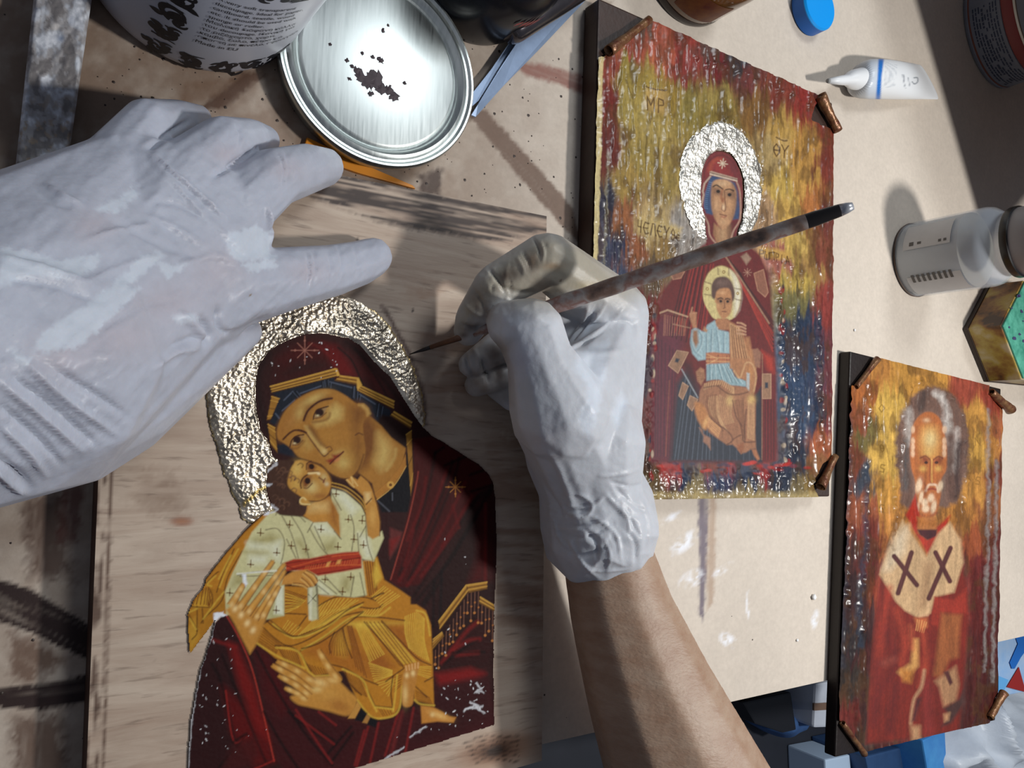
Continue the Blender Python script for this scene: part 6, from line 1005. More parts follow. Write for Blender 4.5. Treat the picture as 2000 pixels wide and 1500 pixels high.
# ================================================================ things lying around
def put(o, c): o.location = (float(c[0]), float(c[1]), float(c[2]) if len(c) > 2 else 0); return o
def revolve(name, prof, mt, parent, seg=64, smooth=True, auto=35):
    v, f = lathe(prof, seg); o = mesh(name, v, f, mt, parent, smooth)
    if smooth: o.data.set_sharp_from_angle(angle=math.radians(auto))
    return o
def textmesh(s, size):
    cu = bpy.data.curves.new('t', 'FONT'); cu.body = s; cu.size = size; cu.resolution_u = 3
    o = bpy.data.objects.new('t', cu); COL.objects.link(o); dg = bpy.context.evaluated_depsgraph_get()
    me = bpy.data.meshes.new_from_object(o.evaluated_get(dg)); bpy.data.objects.remove(o); bpy.data.curves.remove(cu)
    v = [tuple(q.co) for q in me.vertices]; f = [tuple(q.vertices) for q in me.polygons]; bpy.data.meshes.remove(me); return v, f
def wrap(v, R, a0, z0):
    return [((R)*math.cos(a0+x/R), R*math.sin(a0+x/R), z0+y) for x, y, *_ in v]
# ---------------- white tub with printed label
jar = put(empty('plastic_tub', 'white plastic tub with black scroll print and small text, standing behind the left hand', 'tub'), (.0613, .2006))
RJ = .0474; m_ink = mat('black_print', (26, 26, 32), .5)
revolve('tub_body', [(0, .0), (RJ-.006, .0), (RJ-.0018, .0012), (RJ-.0002, .004), (RJ, .007), (RJ, .088), (RJ-.002, .0915), (RJ-.004, .092), (0, .092)], mat('white_tub', (182, 184, 194), .35, var=.06, vscale=30), jar, 96)
lid_ = revolve('tub_lid', [(RJ+.0012, .0925), (RJ+.0016, .094), (RJ+.0016, .106), (RJ, .108), (0, .108)], mat('tub_lid', (214, 216, 222), .4), jar, 96)
lines = ['A very soft transparent', 'decoupage. Ideal for paper,', 'cardboard, textile, wood', 'etc. It should be used with', 'sponge or roller.', 'Μαλακή διάφανη κόλλα', 'του decoupage. Ιδανική για', 'το ριζόχαρτο, χαρτί,', 'καμβά, ξύλο, πέτρα κ.ά.', 'σπαστή με πινέλο, σφουγγάρι', 'Made in EU']
vv, ff = [], []
for k, s in enumerate(lines):
    big = k == 10; v, f = textmesh(s, .0036 if big else .0031)
    v = wrap(v, RJ+.00018, math.radians(-95), .0655-k*.0036-(.001 if big else 0)); n0 = len(vv); vv += v; ff += [tuple(i+n0 for i in q) for q in f]
mesh('label_text', vv, ff, m_ink, jar)
def leaf(cx, cy, L, w, a):
    pts = [(L*t, w*math.sin(math.pi*t)**.8*(1-.27*t)) for t in np.linspace(0, 1, 9)]+[(L*t, -w*.6*math.sin(math.pi*t)) for t in np.linspace(1, 0, 9)[1:-1]]
    c, s = math.cos(a), math.sin(a); return [(cx+x*c-y*s, cy+x*s+y*c) for x, y in pts]
def spiral(cx, cy, r, a, w, turns=1.4, sg=1):
    o1, o2 = [], []
    for k in range(26):
        t = k/25; an = a+sg*turns*2*math.pi*t; rr = r*(1-.85*t); ww = w*(1-.6*t)*math.sin(math.pi*min(t*3+.15, 1)/2)
        o1.append((cx+(rr+ww/2)*math.cos(an), cy+(rr+ww/2)*math.sin(an))); o2.append((cx+(rr-ww/2)*math.cos(an), cy+(rr-ww/2)*math.sin(an)))
    return o1, o2
vv, ff = [], []
def addpoly(pts):
    n = len(vv); vv.extend([(x, y, 0) for x, y in pts]); ff.append(tuple(range(n, n+len(pts))))
def addstrip(a, b):
    n = len(vv); m = len(a); vv.extend([(x, y, 0) for x, y in a+b])
    for i in range(m-1): ff.append((n+i, n+i+1, n+m+i+1, n+m+i))
rs = random.Random(7)
def orn(x0, x1, y0, y1, vertical=False):
    L = (y1-y0) if vertical else (x1-x0); hh = (x1-x0) if vertical else (y1-y0); n = max(2, int(L/(hh*1.05)))
    for k in range(n):
        u = (k+.5)/n*L; cx, cy = (x0+hh/2, y0+u) if vertical else (x0+u, y0+hh/2); sg = 1 if k % 2 else -1
        addstrip(*spiral(cx, cy+sg*hh*.05, hh*.40, rs.random()*6, hh*.25, 1.25, sg)); addstrip(*spiral(cx+hh*.30, cy-sg*hh*.25, hh*.22, rs.random()*6, hh*.18, 1.2, -sg))
        for j in range(7): addpoly(leaf(cx+hh*rs.uniform(-.27, .2), cy+hh*rs.uniform(-.4, .35), hh*rs.uniform(.30, .55), hh*.16, rs.random()*6.28))
        for j in range(3): addpoly([(cx+hh*rs.uniform(-.27, .45)+hh*.04*math.cos(a), cy+hh*rs.uniform(-.05, .05)+sg*hh*.42+hh*.04*math.sin(a)) for a in np.linspace(0, 6.28, 8)[:-1]])
q0 = math.radians(-95)
orn(-.018, .048, .004, .0165); orn(-.018, -.0045, .0175, .062, True); orn(-.012, .05, .0715, .086); orn(-.050, -.022, .068, .084)
mesh('scroll_print', wrap(vv, RJ+.00016, q0, 0), ff, m_ink, jar)
# ---------------- tin lid
ld = put(empty('can_lid', 'round silver tin lid with a brown paint blot, lying behind the panel', 'lid'), (.1445, .1768, .0022)); ld.rotation_euler = (math.radians(-1.5), math.radians(-2.5), 0)
m_tin = bpy.data.materials.new('brushed_tin'); m_tin.use_nodes = True; nt = m_tin.node_tree; N = nt.nodes; Lk = nt.links; b_ = N['Principled BSDF']; b_.inputs['Metallic'].default_value = 1; b_.inputs['Roughness'].default_value = .3
tc_ = N.new('ShaderNodeTexCoord'); mp = N.new('ShaderNodeMapping'); mp.inputs['Scale'].default_value = (900, 60, 60); mp.inputs['Rotation'].default_value = (0, 0, .1); n0 = N.new('ShaderNodeTexNoise'); n0.inputs['Scale'].default_value = 1; n0.inputs['Detail'].default_value = 3; Lk.new(tc_.outputs['Object'], mp.inputs[0]); Lk.new(mp.outputs[0], n0.inputs['Vector'])
cr = N.new('ShaderNodeValToRGB'); cr.color_ramp.elements[0].color = (.40, .44, .43, 1); cr.color_ramp.elements[1].color = (.64, .68, .67, 1); Lk.new(n0.outputs['Fac'], cr.inputs[0]); Lk.new(cr.outputs[0], b_.inputs['Base Color'])
mr = N.new('ShaderNodeMapRange'); mr.inputs[3].default_value = .30; mr.inputs[4].default_value = .5; Lk.new(n0.outputs['Fac'], mr.inputs[0]); Lk.new(mr.outputs[0], b_.inputs['Roughness'])
revolve('lid_disc', [(0, .0088), (.0380, .0088), (.0392, .0084), (.0400, .0076), (.0410, .0080), (.0420, .0098), (.0436, .0108), (.0450, .0104), (.0458, .0096), (.0468, .0096), (.0480, .0108), (.0490, .0108), (.0497, .0098), (.0497, .0075), (.0490, .0062), (.0478, .0058), (.0474, 0), (.0460, 0), (.0458, .004), (0, .0045)], m_tin, ld, 128)
bm = bmesh.new(); rs = random.Random(3)
def splat(cx, cy, r, n=14, j=.35):
    vs = [bm.verts.new((cx+r*rs.uniform(1-j, 1+j)*math.cos(6.283*i/n), cy+r*rs.uniform(1-j, 1+j)*math.sin(6.283*i/n), .00895)) for i in range(n)]; t = bm.verts.new((cx, cy, .0093))
    for i in range(n): bm.faces.new((vs[i], vs[(i+1) % n], t))
for x, y, r in ((735, 155, 13), (722, 165, 9), (705, 150, 8), (745, 175, 9), (770, 190, 8), (760, 178, 6), (745, 120, 5), (690, 130, 3), (680, 118, 3), (730, 112, 3), (750, 60, 3), (760, 50, 2), (710, 105, 2.5), (648, 86, 2.5), (700, 138, 5), (726, 185, 4), (790, 165, 3), (685, 155, 3)):
    c = P(x, y, .011); s_ = pxm(c); splat(c[0]-.1445, c[1]-.1768, r*s_*1.35, 18, .5)
frombm('paint_blot', bm, mat('brown_blot', (66, 52, 58), .55, var=.4, vscale=300), ld)
# ---------------- orange strip
bm = bmesh.new(); prism(bm, [P(x, y, .002)[:2] for x, y in ((600, 268), (690, 312), (806, 362), (812, 369), (700, 338), (590, 300))], .0002, .0022, .0004); tag(frombm('plastic_strip', bm, mat('orange_plastic', (222, 140, 34), .45)), 'bright orange plastic strip sticking out between lid and panel', 'strip')
# ---------------- paint caked batten
bt = empty('batten', 'wooden batten caked with grey and white paint, under the left hand', 'batten')
TL, TR, BL, BR = P(72, -60, .011), P(188, -60, .011), P(20, 420, .011), P(118, 420, .011)
nu, nv = 40, 170; v = []; 
for j in range(nv+1):
    for i in range(nu+1):
        s, t = i/nu, j/nv; q = (TL*(1-s)+TR*s)*(1-t)+(BL*(1-s)+BR*s)*t; e = min(s, 1-s)*nu; q = q.copy(); q[2] += -.0022*max(0, 1-e/3)**2
        q[2] += .0016*float(fbm(np.array(s*7.), np.array(t*26.), 501, 3)); v.append(q)
f = [(j*(nu+1)+i, j*(nu+1)+i+1, (j+1)*(nu+1)+i+1, (j+1)*(nu+1)+i) for j in range(nv) for i in range(nu)]
o = mesh('paint_crust', v, f, None, bt, True); me = o.data; px_ = proj(np.array(v)); pp = Painter(px_, (150, 148, 150), .8)
n1 = fbm(px_[:, 0]/22, px_[:, 1]/26, 511, 4); n2 = fbm(px_[:, 0]/10, px_[:, 1]/12, 517, 3)
for lo, hi, col in ((.52, .60, (176, 180, 188)), (.62, .68, (206, 210, 218))):
    al = np.clip((n1-lo)/(hi-lo), 0, 1)[:, None]; pp.c = pp.c*(1-al)+lin(col, .8)*al
al = (np.clip((.44-n1)/.06, 0, 1)*.8)[:, None]; pp.c = pp.c*(1-al)+lin((104, 100, 100), .8)*al
al = (np.clip((n2-.6)/.08, 0, 1)*np.clip((px_[:, 1]-150)/100, 0, 1)*.7)[:, None]; pp.c = pp.c*(1-al)+lin((150, 132, 112), .8)*al
pp.blob((118, 75), 9, 8, (70, 96, 136), .6); pp.blob((140, 40), 7, 9, (186, 192, 204), .9, 0, .5); pp.blob((108, 52), 8, 7, (196, 192, 190), .9, 0, .5); pp.blob((152, 125), 5, 15, (206, 212, 222), .9, 0, .5); pp.stroke([(85, 20), (82, 60), (88, 110)], (190, 196, 206), 4, 3, .7, jit=4)
setcol(me, pp.c); me.materials.append(mat('caked_paint', rough=.5, attr=True, var=.1, vscale=300, bump=.4, bscale=350, bdist=.0008))
bm = bmesh.new(); prism(bm, [TL[:2]*.98+TR[:2]*.02, BL[:2]*.98+BR[:2]*.02, BL[:2]*.02+BR[:2]*.98, TL[:2]*.02+TR[:2]*.98], .0003, .0092, .0008); frombm('core', bm, m_woodside, bt)
# ---------------- steel strip
CR = (840, 0, 5.882)
st = empty('steel_angle', 'bluish grey folded steel strip lying on the table beside the black pot', 'steel strip')
m_st = mat('dull_steel', (140, 160, 190), .42, metal=.35, var=.22, vscale=70, bump=.05, bscale=500)
def sheet(name, px_, zs, parent, th=.0011):
    top = [P(x, y, z) for (x, y), z in zip(T(CR, px_), zs)]; n = len(top); v = top+[q-np.array([0, 0, th]) for q in top]
    f = [tuple(range(n)), tuple(range(2*n-1, n-1, -1))]+[(i, i+n, (i+1) % n+n, (i+1) % n) for i in range(n)]
    return mesh(name, v, f, m_st, parent)
sheet('broad_flange', [(475, 1320), (525, 1342), (830, 1000), (1290, 530), (1725, 70), (1990, -230), (1900, -260), (1690, 5), (1100, 345), (1050, 410), (800, 790), (550, 1200)], [.0045, .0040, .0045, .005, .006, .007, .009, .0085, .008, .008, .007, .006], st)
sheet('narrow_flange', [(470, 1232), (555, 1158), (785, 795), (1055, 392), (1240, 120), (1100, 200), (920, 480), (700, 800), (475, 1085)], [.0045]*9, st)
# ---------------- black pot and dark tube in front of it
pot = put(empty('black_pot', 'glossy black pot at the top edge beside the tin lid', 'pot'), (.1963, .2452))
m_blk = mat('black_gloss', (26, 28, 36), .22, var=.5, vscale=40, col2=(16, 16, 18), spec=.3)
revolve('pot_body', [(0, 0), (.032, 0), (.0355, .0012), (.0365, .005), (.0370, .02), (.036, .038), (.0315, .048), (.030, .05), (.030, .054), (.028, .054), (.027, .05), (0, .046)], m_blk, pot, 72)
vv, ff = [], []
for k in range(5):
    a = math.radians(-75+k*6); q = [(.0372*math.cos(a+da), .0372*math.sin(a+da), z) for da, z in ((0, .030-.001*k), (.07, .033-.001*k), (.07, .036), (0, .033))]; n = len(vv); vv += q; ff.append((n, n+1, n+2, n+3))
mesh('red_mark', vv, ff, mat('red_print', (140, 30, 24), .4), pot)
A, B = P(984, 62, .0165), P(1170, -60, .024); L_ = B-A; pts = [A+L_*t for t in (0, .004, .012, .03, .06, .1, .5, 1)]; rr = [.0008, .0038, .006, .0078, .0088, .0092, .0096, .0096]
v, f = tubemesh(pts, rr, 28); tb_o = mesh('metal_tube', v, f, mat('dark_chrome', (96, 92, 96), .2, metal=.8, var=.35, vscale=50), None, True); tag(tb_o, 'dark shiny round-ended tube leaning over the steel strip', 'tube')
# ---------------- amber jar
aj = put(empty('glass_jar', 'brown glass jar with a dark red label, behind the haloed woman icon', 'jar'), (.3559, .3131))
m_amb = mat('amber_glass', (112, 72, 26), .12, var=.4, vscale=60, col2=(70, 44, 20), coat=.5)
revolve('jar_body', [(0, 0), (.034, 0), (.0375, .0015), (.039, .005), (.039, .036), (.0375, .042), (.033, .047), (.0315, .049)], m_amb, aj, 72)
revolve('jar_base_ring', [(.0385, .0008), (.0392, .0025), (.0394, .005), (.0391, .0065)], mat('dark_glass', (40, 28, 24), .15), aj, 72)
v, f = lathe([(.0393, .010), (.0393, .030)], 24, math.radians(-118), math.radians(-68)); mesh('label', v, f, mat('red_label', (78, 26, 18), .5, var=.5, vscale=120, col2=(112, 66, 26)), aj, True)
revolve('jar_rim', [(.0315, .048), (.033, .050), (.033, .053), (.0315, .054)], mat('clear_rim', (150, 146, 140), .12, coat=.5), aj, 64)
revolve('metal_cap', [(.0345, .053), (.035, .054), (.035, .066), (.033, .068), (0, .068)], mat('cap_tin', (190, 194, 200), .25, metal=.9), aj, 64)
# ---------------- blue cap
bc = put(empty('bottle_cap', 'bright blue plastic bottle cap at the top edge of the table', 'cap'), (.4835, .3275)); m_bl = mat('blue_plastic', (0, 150, 236), .4)
v, f = [], []; n = 72
for r, z in ((.0165, .0003), (.0178, .001), (.0178, .0105)):
    for i in range(n): a = 6.2832*i/n; q = r*(1+.012*(i % 2) if z < .0104 else 1); v.append((r*math.cos(a), r*math.sin(a), z))
for j in range(2):
    for i in range(n): f.append((j*n+i, j*n+(i+1) % n, (j+1)*n+(i+1) % n, (j+1)*n+i))
f.append(tuple(range(n))[::-1]); mesh('cap_skirt', v, f, mat('blue_plastic_shaded', (10, 92, 176), .45), bc)  # skirt blue is darkened, painting in the shade on the cap's side
revolve('cap_top', [(.0178, .0104), (.0178, .0112), (.0168, .0124), (0, .0126)], m_bl, bc, 72)
# ---------------- glue tube
gt = empty('glue_tube', 'white squeezed glue tube with pointed nozzle, right of the icon corner', 'tube')
sec = []  # photo centre, half width px, z centre, half height m
for x, y, hw, z, hh, sk_ in ((1672, 156, 26, .0125, .0100, 0), (1684, 155, 36, .0130, .0122, 0), (1700, 154, 38, .0130, .0126, 0), (1730, 155, 38, .0125, .0115, 3), (1760, 157, 37, .0105, .0088, 8), (1785, 158, 36, .0075, .0058, 14), (1805, 159, 35, .0045, .0028, 19), (1815, 160, 34, .003, .0012, 22), (1824, 161, 34, .0025, .0007, 22)): sec.append((x, y, hw, z, hh, sk_))
v, f = [], []; n = 40
for x, y, hw, z, hh, sk_ in sec:
    a = P(x-sk_, y-hw, z); b = P(x+sk_*.6, y+hw, z); c = (a+b)/2; ax = (b-a)/2
    for i in range(n): w = 6.2832*i/n; v.append(c+ax*math.cos(w)+np.array([0, 0, hh*math.sin(w)]))
for j in range(len(sec)-1):
    for i in range(n): f.append((j*n+i, j*n+(i+1) % n, (j+1)*n+(i+1) % n, (j+1)*n+i))
f.append(tuple(range(n))); f.append(tuple(range((len(sec)-1)*n, len(sec)*n)))
tmp = mesh('t', v, f, None, None, True); md = tmp.modifiers.new('s', 'SUBSURF'); md.levels = md.render_levels = 3; dg = bpy.context.evaluated_depsgraph_get(); me2 = bpy.data.meshes.new_from_object(tmp.evaluated_get(dg)); bpy.data.objects.remove(tmp)
me2.name = 'tube_body'; g = Skin(me2, (222, 224, 226), .95); p = g.p; p.ok = None
p.fill([(1660, 100), (1719, 100), (1719, 210), (1660, 210)], (196, 204, 214), 2); p.fill([(1660, 100), (1698, 100), (1692, 210), (1660, 210)], (172, 174, 176), 5); p.fill([(1716, 110), (1727, 110), (1722, 150), (1719, 200), (1710, 200), (1714, 150)], (30, 108, 190), 1.5)
for k in range(6): p.stroke([(1731+k*4, 122+k), (1727+k*4, 170)], (150, 158, 168), 1.2, 1, .55, jit=1.5, seed=k)
for q in ([(1763, 146), (1768, 172)], [(1774, 152), (1777, 168)], [(1766, 146), (1764, 158)]): p.stroke(q, (110, 116, 126), 1.6, 1, .8)
p.stroke([(1785, 152), (1792, 152), (1792, 160), (1786, 164), (1782, 160)], (96, 104, 114), 2, 1, .9, True)
g.done(); link('tube_body', me2, mat('tube_plastic', rough=.35, attr=True, spec=.5), gt, True)
m_noz = mat('white_nozzle', (226, 228, 230), .4); m_grey = mat('grey_ring', (140, 140, 138), .4)
v, f = tubemesh([P(1690, 155, .0135), P(1684, 155, .0135), P(1666, 155, .0140), P(1660, 155, .0142), P(1655, 156, .0143), P(1640, 157, .0145), P(1619, 158, .0148)], [.0085, .0088, .0070, .0058, .0040, .0032, .0018], 32); nz_ = mesh('nozzle', v, f, m_noz, gt, True)
v, f = tubemesh([P(1618.5, 158, .0148), P(1616, 158, .0148)], [.0018, .0014], 20); mesh('nozzle_tip', v, f, m_grey, nz_, True)
v, f = tubemesh([P(1696, 155, .0132), P(1686, 155, .0134)], [.0112, .0094], 32); mesh('collar', v, f, m_grey, gt, True)
# ---------------- tin can
cn = put(empty('tin_can', 'shaded tin with grey text label and dark red rim in the far corner', 'can'), (.7693, .4113))
RC = .0567
revolve('can_body', [(0, 0), (RC-.002, 0), (RC, .001), (RC+.0006, .003), (RC, .004), (RC, .031), (RC-.001, .0315)], mat('grey_label', (120, 122, 130), .5, var=.25, vscale=50), cn, 96)
revolve('rust_ring', [(RC+.0003, .0042), (RC+.0003, .0056)], mat('rust_line', (120, 70, 54), .6), cn, 96)
revolve('red_rim', [(RC-.001, .0312), (RC, .032), (RC, .040), (RC-.001, .0415)], mat('dark_red_tin', (126, 46, 40), .45), cn, 96)
revolve('can_lid', [(RC-.001, .0414), (RC+.0012, .0418), (RC+.0012, .0436), (RC-.001, .0438), (RC-.004, .042), (0, .042)], mat('pale_rim', (170, 164, 156), .35, metal=.5), cn, 96)
vv, ff = [], []; rs = random.Random(11)
for k in range(9):
    a = math.radians(-175); z = .0082+k*.0024
    while a < math.radians(-85):
        w = rs.uniform(.0015, .006)/RC; hh = .0011 if k not in (3,) else .0016
        if rs.random() < .85:
            m_ = 4; n = len(vv)
            for i in range(m_+1): vv += [((RC+.0003)*math.cos(a+w*i/m_), (RC+.0003)*math.sin(a+w*i/m_), z), ((RC+.0003)*math.cos(a+w*i/m_), (RC+.0003)*math.sin(a+w*i/m_), z+hh)]
            for i in range(m_): ff.append((n+2*i, n+2*i+2, n+2*i+3, n+2*i+1))
        a += w+.0009/RC
mesh('label_print', vv, ff, mat('navy_print', (50, 56, 74), .5), cn)
# ---------------- round bottle
bo = put(empty('plastic_bottle', 'translucent round bottle of cloudy liquid with black-ringed cap, right of the brush end', 'bottle'), (.6295, .1638))
RB = .0307
m_pl = mat('clear_plastic', (222, 230, 240), .10, alpha=.28, spec=.6)
revolve('liquid', [(0, .0012), (RB-.003, .0012), (RB-.0016, .003), (RB-.0016, .050), (0, .050)], mat('cloudy_liquid', (176, 172, 160), .4, var=.05, vscale=40), bo, 72)
revolve('bottle_body', [(0, .0004), (RB-.003, .0004), (RB-.0006, .0015), (RB, .004), (RB, .061), (RB-.0012, .066), (RB-.005, .071), (RB-.0075, .074), (RB-.0075, .079), (RB-.0085, .079), (RB-.0085, .074), (RB-.006, .0702), (RB-.0022, .0655), (RB-.0010, .061), (RB-.0010, .004), (0, .0016)], m_pl, bo, 96)
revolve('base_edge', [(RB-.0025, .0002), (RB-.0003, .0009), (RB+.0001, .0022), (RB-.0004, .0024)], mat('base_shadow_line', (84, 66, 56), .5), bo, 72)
m_lab = mat('paper_label', (196, 194, 192), .6, var=.1, vscale=60)
def cylpatch(name, R, a0, a1, z0, z1, mt, parent, seg=18):
    v, f = lathe([(R, z0), (R, z1)], seg, math.radians(a0), math.radians(a1)); return mesh(name, v, f, mt, parent, True)
la = cylpatch('label', RB+.0002, -225, -182, .009, .046, m_lab, bo); lb = cylpatch('label', RB+.0002, -140, -100, .008, .050, m_lab, bo)
m_gr = mat('grey_print', (92, 88, 84), .6)
for a, z, w, h, pr in ((-190, .014, 6, .0035, la), (-190, .0205, 4, .003, la), (-188, .037, 4, .0022, la), (-188, .041, 4, .0022, la))+tuple((-137, .012+k*.0042, 13, .0022, lb) for k in range(8)): cylpatch('print_mark', RB+.00035, a-w/2, a+w/2, z, z+h, m_gr, pr, 4)
revolve('cap_ring', [(RB-.0085, .0780), (RB-.0045, .0782), (RB-.004, .0795), (RB-.004, .0835), (RB-.0052, .084)], mat('black_ring', (16, 15, 16), .3), bo, 72)
revolve('cap', [(RB-.0085, .0785), (RB-.0052, .0841), (RB-.0052, .096), (RB-.007, .098), (0, .098)], mat('grey_cap', (140, 138, 140), .4), bo, 72)
# ---------------- hexagonal painted box
hx = empty('hexagonal_box', 'hexagonal wooden box, yellow-brown sides and mottled green top, at the right edge', 'box')
V1, V0, V2 = P(1879, 643, 0)[:2], P(1925, 556, 0)[:2], P(1921, 746, 0)[:2]
C_ = (V0+V2)/2+((V0+V2)/2-V1)*1.0; v0, v2 = V0-C_, V2-C_; hexp = [V0, V1, V2, C_-v0, C_-(V1-C_), C_-v2]
HH = .031; top = []; bm = bmesh.new(); ins = [C_+(np.array(q)-C_)*.985 for q in hexp]
m_hex = bpy.data.materials.new('aged_paint'); m_hex.use_nodes = True; nt = m_hex.node_tree; N = nt.nodes; Lk = nt.links; b_ = N['Principled BSDF']; b_.inputs['Roughness'].default_value = .4
tc_ = N.new('ShaderNodeTexCoord'); n0 = N.new('ShaderNodeTexNoise'); n0.inputs['Scale'].default_value = 45; n0.inputs['Detail'].default_value = 6; Lk.new(tc_.outputs['Object'], n0.inputs['Vector']); cr = N.new('ShaderNodeValToRGB'); els = cr.color_ramp.elements
els[0].position = .36; els[0].color = (*lin((62, 44, 34)), 1); els[1].position = .68; els[1].color = (*lin((176, 160, 130)), 1)
for q_, c_ in ((.45, (124, 84, 44)), (.55, (158, 134, 62))): e = els.new(q_); e.color = (*lin(c_), 1)
Lk.new(n0.outputs['Fac'], cr.inputs[0]); Lk.new(cr.outputs[0], b_.inputs['Base Color']); bp = N.new('ShaderNodeBump'); bp.inputs['Strength'].default_value = .5; bp.inputs['Distance'].default_value = .001; Lk.new(n0.outputs['Fac'], bp.inputs['Height']); Lk.new(bp.outputs[0], b_.inputs['Normal'])
bm = bmesh.new(); prism(bm, ins, .004, HH, .001); frombm('side_wall', bm, m_hex, hx)
bm = bmesh.new(); prism(bm, hexp, .0003, .0045, .0008); frombm('base_rim', bm, mat('dark_rim', (50, 36, 30), .4, var=.4, vscale=80), hx)
m_gn = mat('mottled_green', (92, 172, 148), .5, var=.3, vscale=110, col2=(40, 118, 98), bump=.3, bscale=260)
bm = bmesh.new(); prism(bm, [C_+(np.array(q)-C_)*.96 for q in hexp], HH-.0005, HH+.0016, .0006); tp = frombm('green_top', bm, m_gn, hx)
bm = bmesh.new(); rs = random.Random(5)
for k in range(16):
    q = C_+(V1-C_)*rs.uniform(.1, .85)+(V0-V2)*rs.uniform(-.35, .35); r = rs.uniform(.0008, .0026); vs = [bm.verts.new((q[0]+r*rs.uniform(.6, 1.6)*math.cos(i), q[1]+r*rs.uniform(.4, 1)*math.sin(i), HH+.0019)) for i in np.linspace(0, 6.28, 9)[:-1]]; bm.faces.new(vs)
frombm('dark_fleck', bm, mat('violet_fleck', (60, 56, 96), .5), tp)
# ---------------- dark bowl
bw_ = put(empty('dark_bowl', 'black round bowl at the right edge below the hexagonal box', 'bowl'), tuple(P(2032, 792, 0)[:2]))
revolve('bowl_body', [(0, .0), (.020, 0), (.026, .002), (.031, .010), (.033, .020), (.032, .0205), (.029, .010), (.024, .004), (0, .003)], mat('black_clay', (44, 38, 38), .4, var=.4, vscale=60), bw_, 64)
# ================================================================ below the table
sh = tag(mesh('low_bench', *(lambda a: (a[0], a[1]))(([(.2, -.95, -.24), (1.9, -.95, -.24), (1.9, -.02, -.24), (.2, -.02, -.24), (.2, -.95, -.27), (1.9, -.95, -.27), (1.9, -.02, -.27), (.2, -.02, -.27)], [(0, 1, 2, 3), (4, 7, 6, 5), (0, 4, 5, 1), (1, 5, 6, 2), (2, 6, 7, 3), (3, 7, 4, 0)])), mat('bench_dark', (40, 44, 54), .6, var=.3, vscale=12)), 'dark low bench under the table holding clutter', 'bench')
for x_, y_ in ((.24, -.9), (1.86, -.9), (.24, -.07), (1.86, -.07)):
    bm = bmesh.new(); prism(bm, [(x_-.02, y_-.02), (x_+.02, y_-.02), (x_+.02, y_+.02), (x_-.02, y_+.02)], -.72, -.27); frombm('leg', bm, bpy.data.materials['bench_dark'], sh)
ZB = -.24
def pbox(name, px_, ztop, mt, label, cat, z0=ZB+.0005, bev=.002):
    bm = bmesh.new(); prism(bm, [P(x, y, ztop)[:2] for x, y in px_], z0, ztop, bev); return tag(frombm(name, bm, mt), label, cat)
cl = pbox('storage_case', [(1450, 1372), (1545, 1352), (1556, 1426), (1530, 1432), (1475, 1414)], -.18, mat('case_black', (26, 28, 34), .4), 'black storage case under the table beside the bare arm', 'case')
pk_ = empty('parcel', 'white parcel with a brown tape band under the table beside the icon side', 'parcel')
bm = bmesh.new(); prism(bm, [P(x, y, -.17)[:2] for x, y in ((1594, 1335), (1650, 1325), (1650, 1420), (1590, 1422))], ZB+.0005, -.17, .003); frombm('carton', bm, mat('carton_white', (206, 214, 228), .6, var=.2, vscale=30), pk_)
bm = bmesh.new(); prism(bm, [P(x, y, -.169)[:2] for x, y in ((1590, 1374), (1652, 1370), (1652, 1384), (1590, 1388))], -.171, -.1688); frombm('tape', bm, mat('brown_tape', (120, 96, 80), .4), pk_)
def crumple(name, px_, ztop, mt, label, cat, seed, amp, parent=None, res=46, zb=ZB+.001):
    q = np.array([P(x, y, ztop) for x, y in px_]); c = q.mean(0); v = []; f = []
    for j in range(res+1):
        for i in range(res*2):
            a = 2*math.pi*i/(res*2); t = j/res; d_ = np.array([math.cos(a), math.sin(a)])
            # radius of outline in this direction
            best = 0
            for k in range(len(q)):
                A_, B_ = q[k][:2]-c[:2], q[(k+1) % len(q)][:2]-c[:2]; E_ = B_-A_; den = d_[0]*E_[1]-d_[1]*E_[0]
                if abs(den) > 1e-9:
                    s_ = (A_[0]*E_[1]-A_[1]*E_[0])/den; u_ = (A_[0]*d_[1]-A_[1]*d_[0])/den
                    if s_ > 0 and -1e-6 <= u_ <= 1+1e-6: best = max(best, s_)
            r = best*math.sin(t*math.pi/2)**.8; x_, y_ = c[0]+d_[0]*r, c[1]+d_[1]*r
            z_ = zb+(ztop-zb)*math.cos(t*math.pi/2)**.5; n_ = (1-abs(2*float(fbm(np.array(x_*13), np.array(y_*13), seed, 3))-1))
            v.append((x_, y_, max(zb, z_-amp*(1-n_)*2*(1-t**6))))
    n = res*2
    for j in range(res):
        for i in range(n): f.append((j*n+i, j*n+(i+1) % n, (j+1)*n+(i+1) % n, (j+1)*n+i))
    f.append(tuple(range(res*n, res*n+n)))
    o = mesh(name, v, f, mt, None, True); return tag(o, label, cat)
crumple('cloth_bundle', [(1540, 1400), (1590, 1390), (1612, 1400), (1610, 1440), (1570, 1460), (1536, 1440)], -.185, mat('navy_cloth', (58, 96, 150), .7, var=.3, vscale=30), 'small dark blue cloth bundle under the table', 'cloth', 21, .02, res=26)
crumple('plastic_bag', [(1896, 1420), (1906, 1390), (1960, 1365), (2080, 1350), (2180, 1400), (2160, 1540), (1980, 1620), (1905, 1590), (1894, 1500)], -.10, mat('white_plastic', (214, 222, 232), .35, var=.12, vscale=14, bump=.3, bscale=40, bdist=.006), 'crumpled white plastic bag under the table, bottom right corner', 'bag', 33, .05)
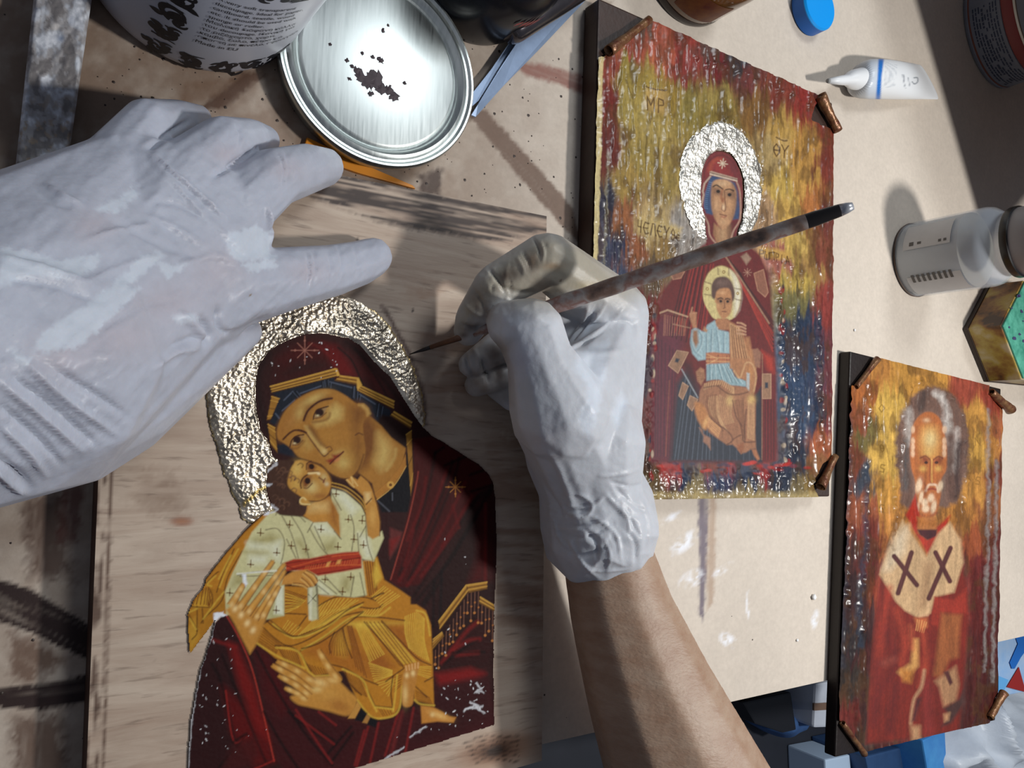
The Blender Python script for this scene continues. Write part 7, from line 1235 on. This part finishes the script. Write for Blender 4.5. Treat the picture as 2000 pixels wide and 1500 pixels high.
pbox('blue_box', [(1802, 1446), (1846, 1424), (1850, 1500), (1840, 1560), (1816, 1530)], -.14, mat('sky_blue_card', (84, 164, 226), .5, var=.25, vscale=20, col2=(50, 120, 200)), 'bright blue box under the bearded man icon', 'box')
pbox('navy_box', [(1690, 1478), (1776, 1456), (1782, 1530), (1710, 1570)], -.17, mat('navy_card', (52, 84, 128), .5, var=.3, vscale=20), 'dark blue box under the lower edge of the bearded man icon', 'box')
pbox('paper_packet', [(1612, 1484), (1660, 1474), (1668, 1560), (1616, 1570)], -.19, mat('white_packet', (182, 204, 228), .6), 'small white packet at the bottom edge by the icon corner', 'packet')
rb = empty('printed_box', 'white box with blue swirl and red triangle at the right edge under the table', 'box')
bm = bmesh.new(); prism(bm, [P(x, y, -.06)[:2] for x, y in ((1948, 1240), (2100, 1205), (2110, 1330), (2010, 1350), (1950, 1362))], ZB+.0005, -.06, .002); frombm('carton', bm, mat('white_carton', (176, 198, 224), .5, var=.1, vscale=20, col2=(130, 176, 226)), rb)
def flat(name, px_, z, mt, parent): return mesh(name, [P(x, y, z) for x, y in px_], [tuple(range(len(px_)))], mt, parent)
flat('red_triangle', [(1966, 1342), (1990, 1302), (2004, 1352)], -.0590, mat('red_ink', (150, 36, 32), .5), rb); flat('blue_swirl', [(1976, 1306), (1972, 1294), (1980, 1276), (1988, 1258), (1984, 1246), (2010, 1238), (2010, 1262), (1994, 1284), (1982, 1306)], -.0589, mat('blue_ink', (28, 104, 190), .5), rb); flat('blue_patch', [(1950, 1350), (1950, 1320), (1970, 1328), (1960, 1352)], -.0589, mat('pale_blue_ink', (100, 170, 226), .5), rb)

# ---------------- added board on a post, out of view, placed to shade the far corner
shd = empty('shade_stand', 'added wooden shade board on an upright post, unseen past the right edge', 'shade board')
m_shd = mat('shade_board_wood', (120, 92, 66), .6, var=.3, vscale=40)
bm = bmesh.new(); prism(bm, [(.749, .155), (.649, .315), (.57, .447), (.90, .66), (1.07, .40), (.812, .205)], .12, .135, .001); frombm('shade_board', bm, m_shd, shd)
bm = bmesh.new(); prism(bm, [(.97, .42), (1.01, .42), (1.01, .46), (.97, .46)], .0003, .12, .001); frombm('post', bm, m_shd, shd)
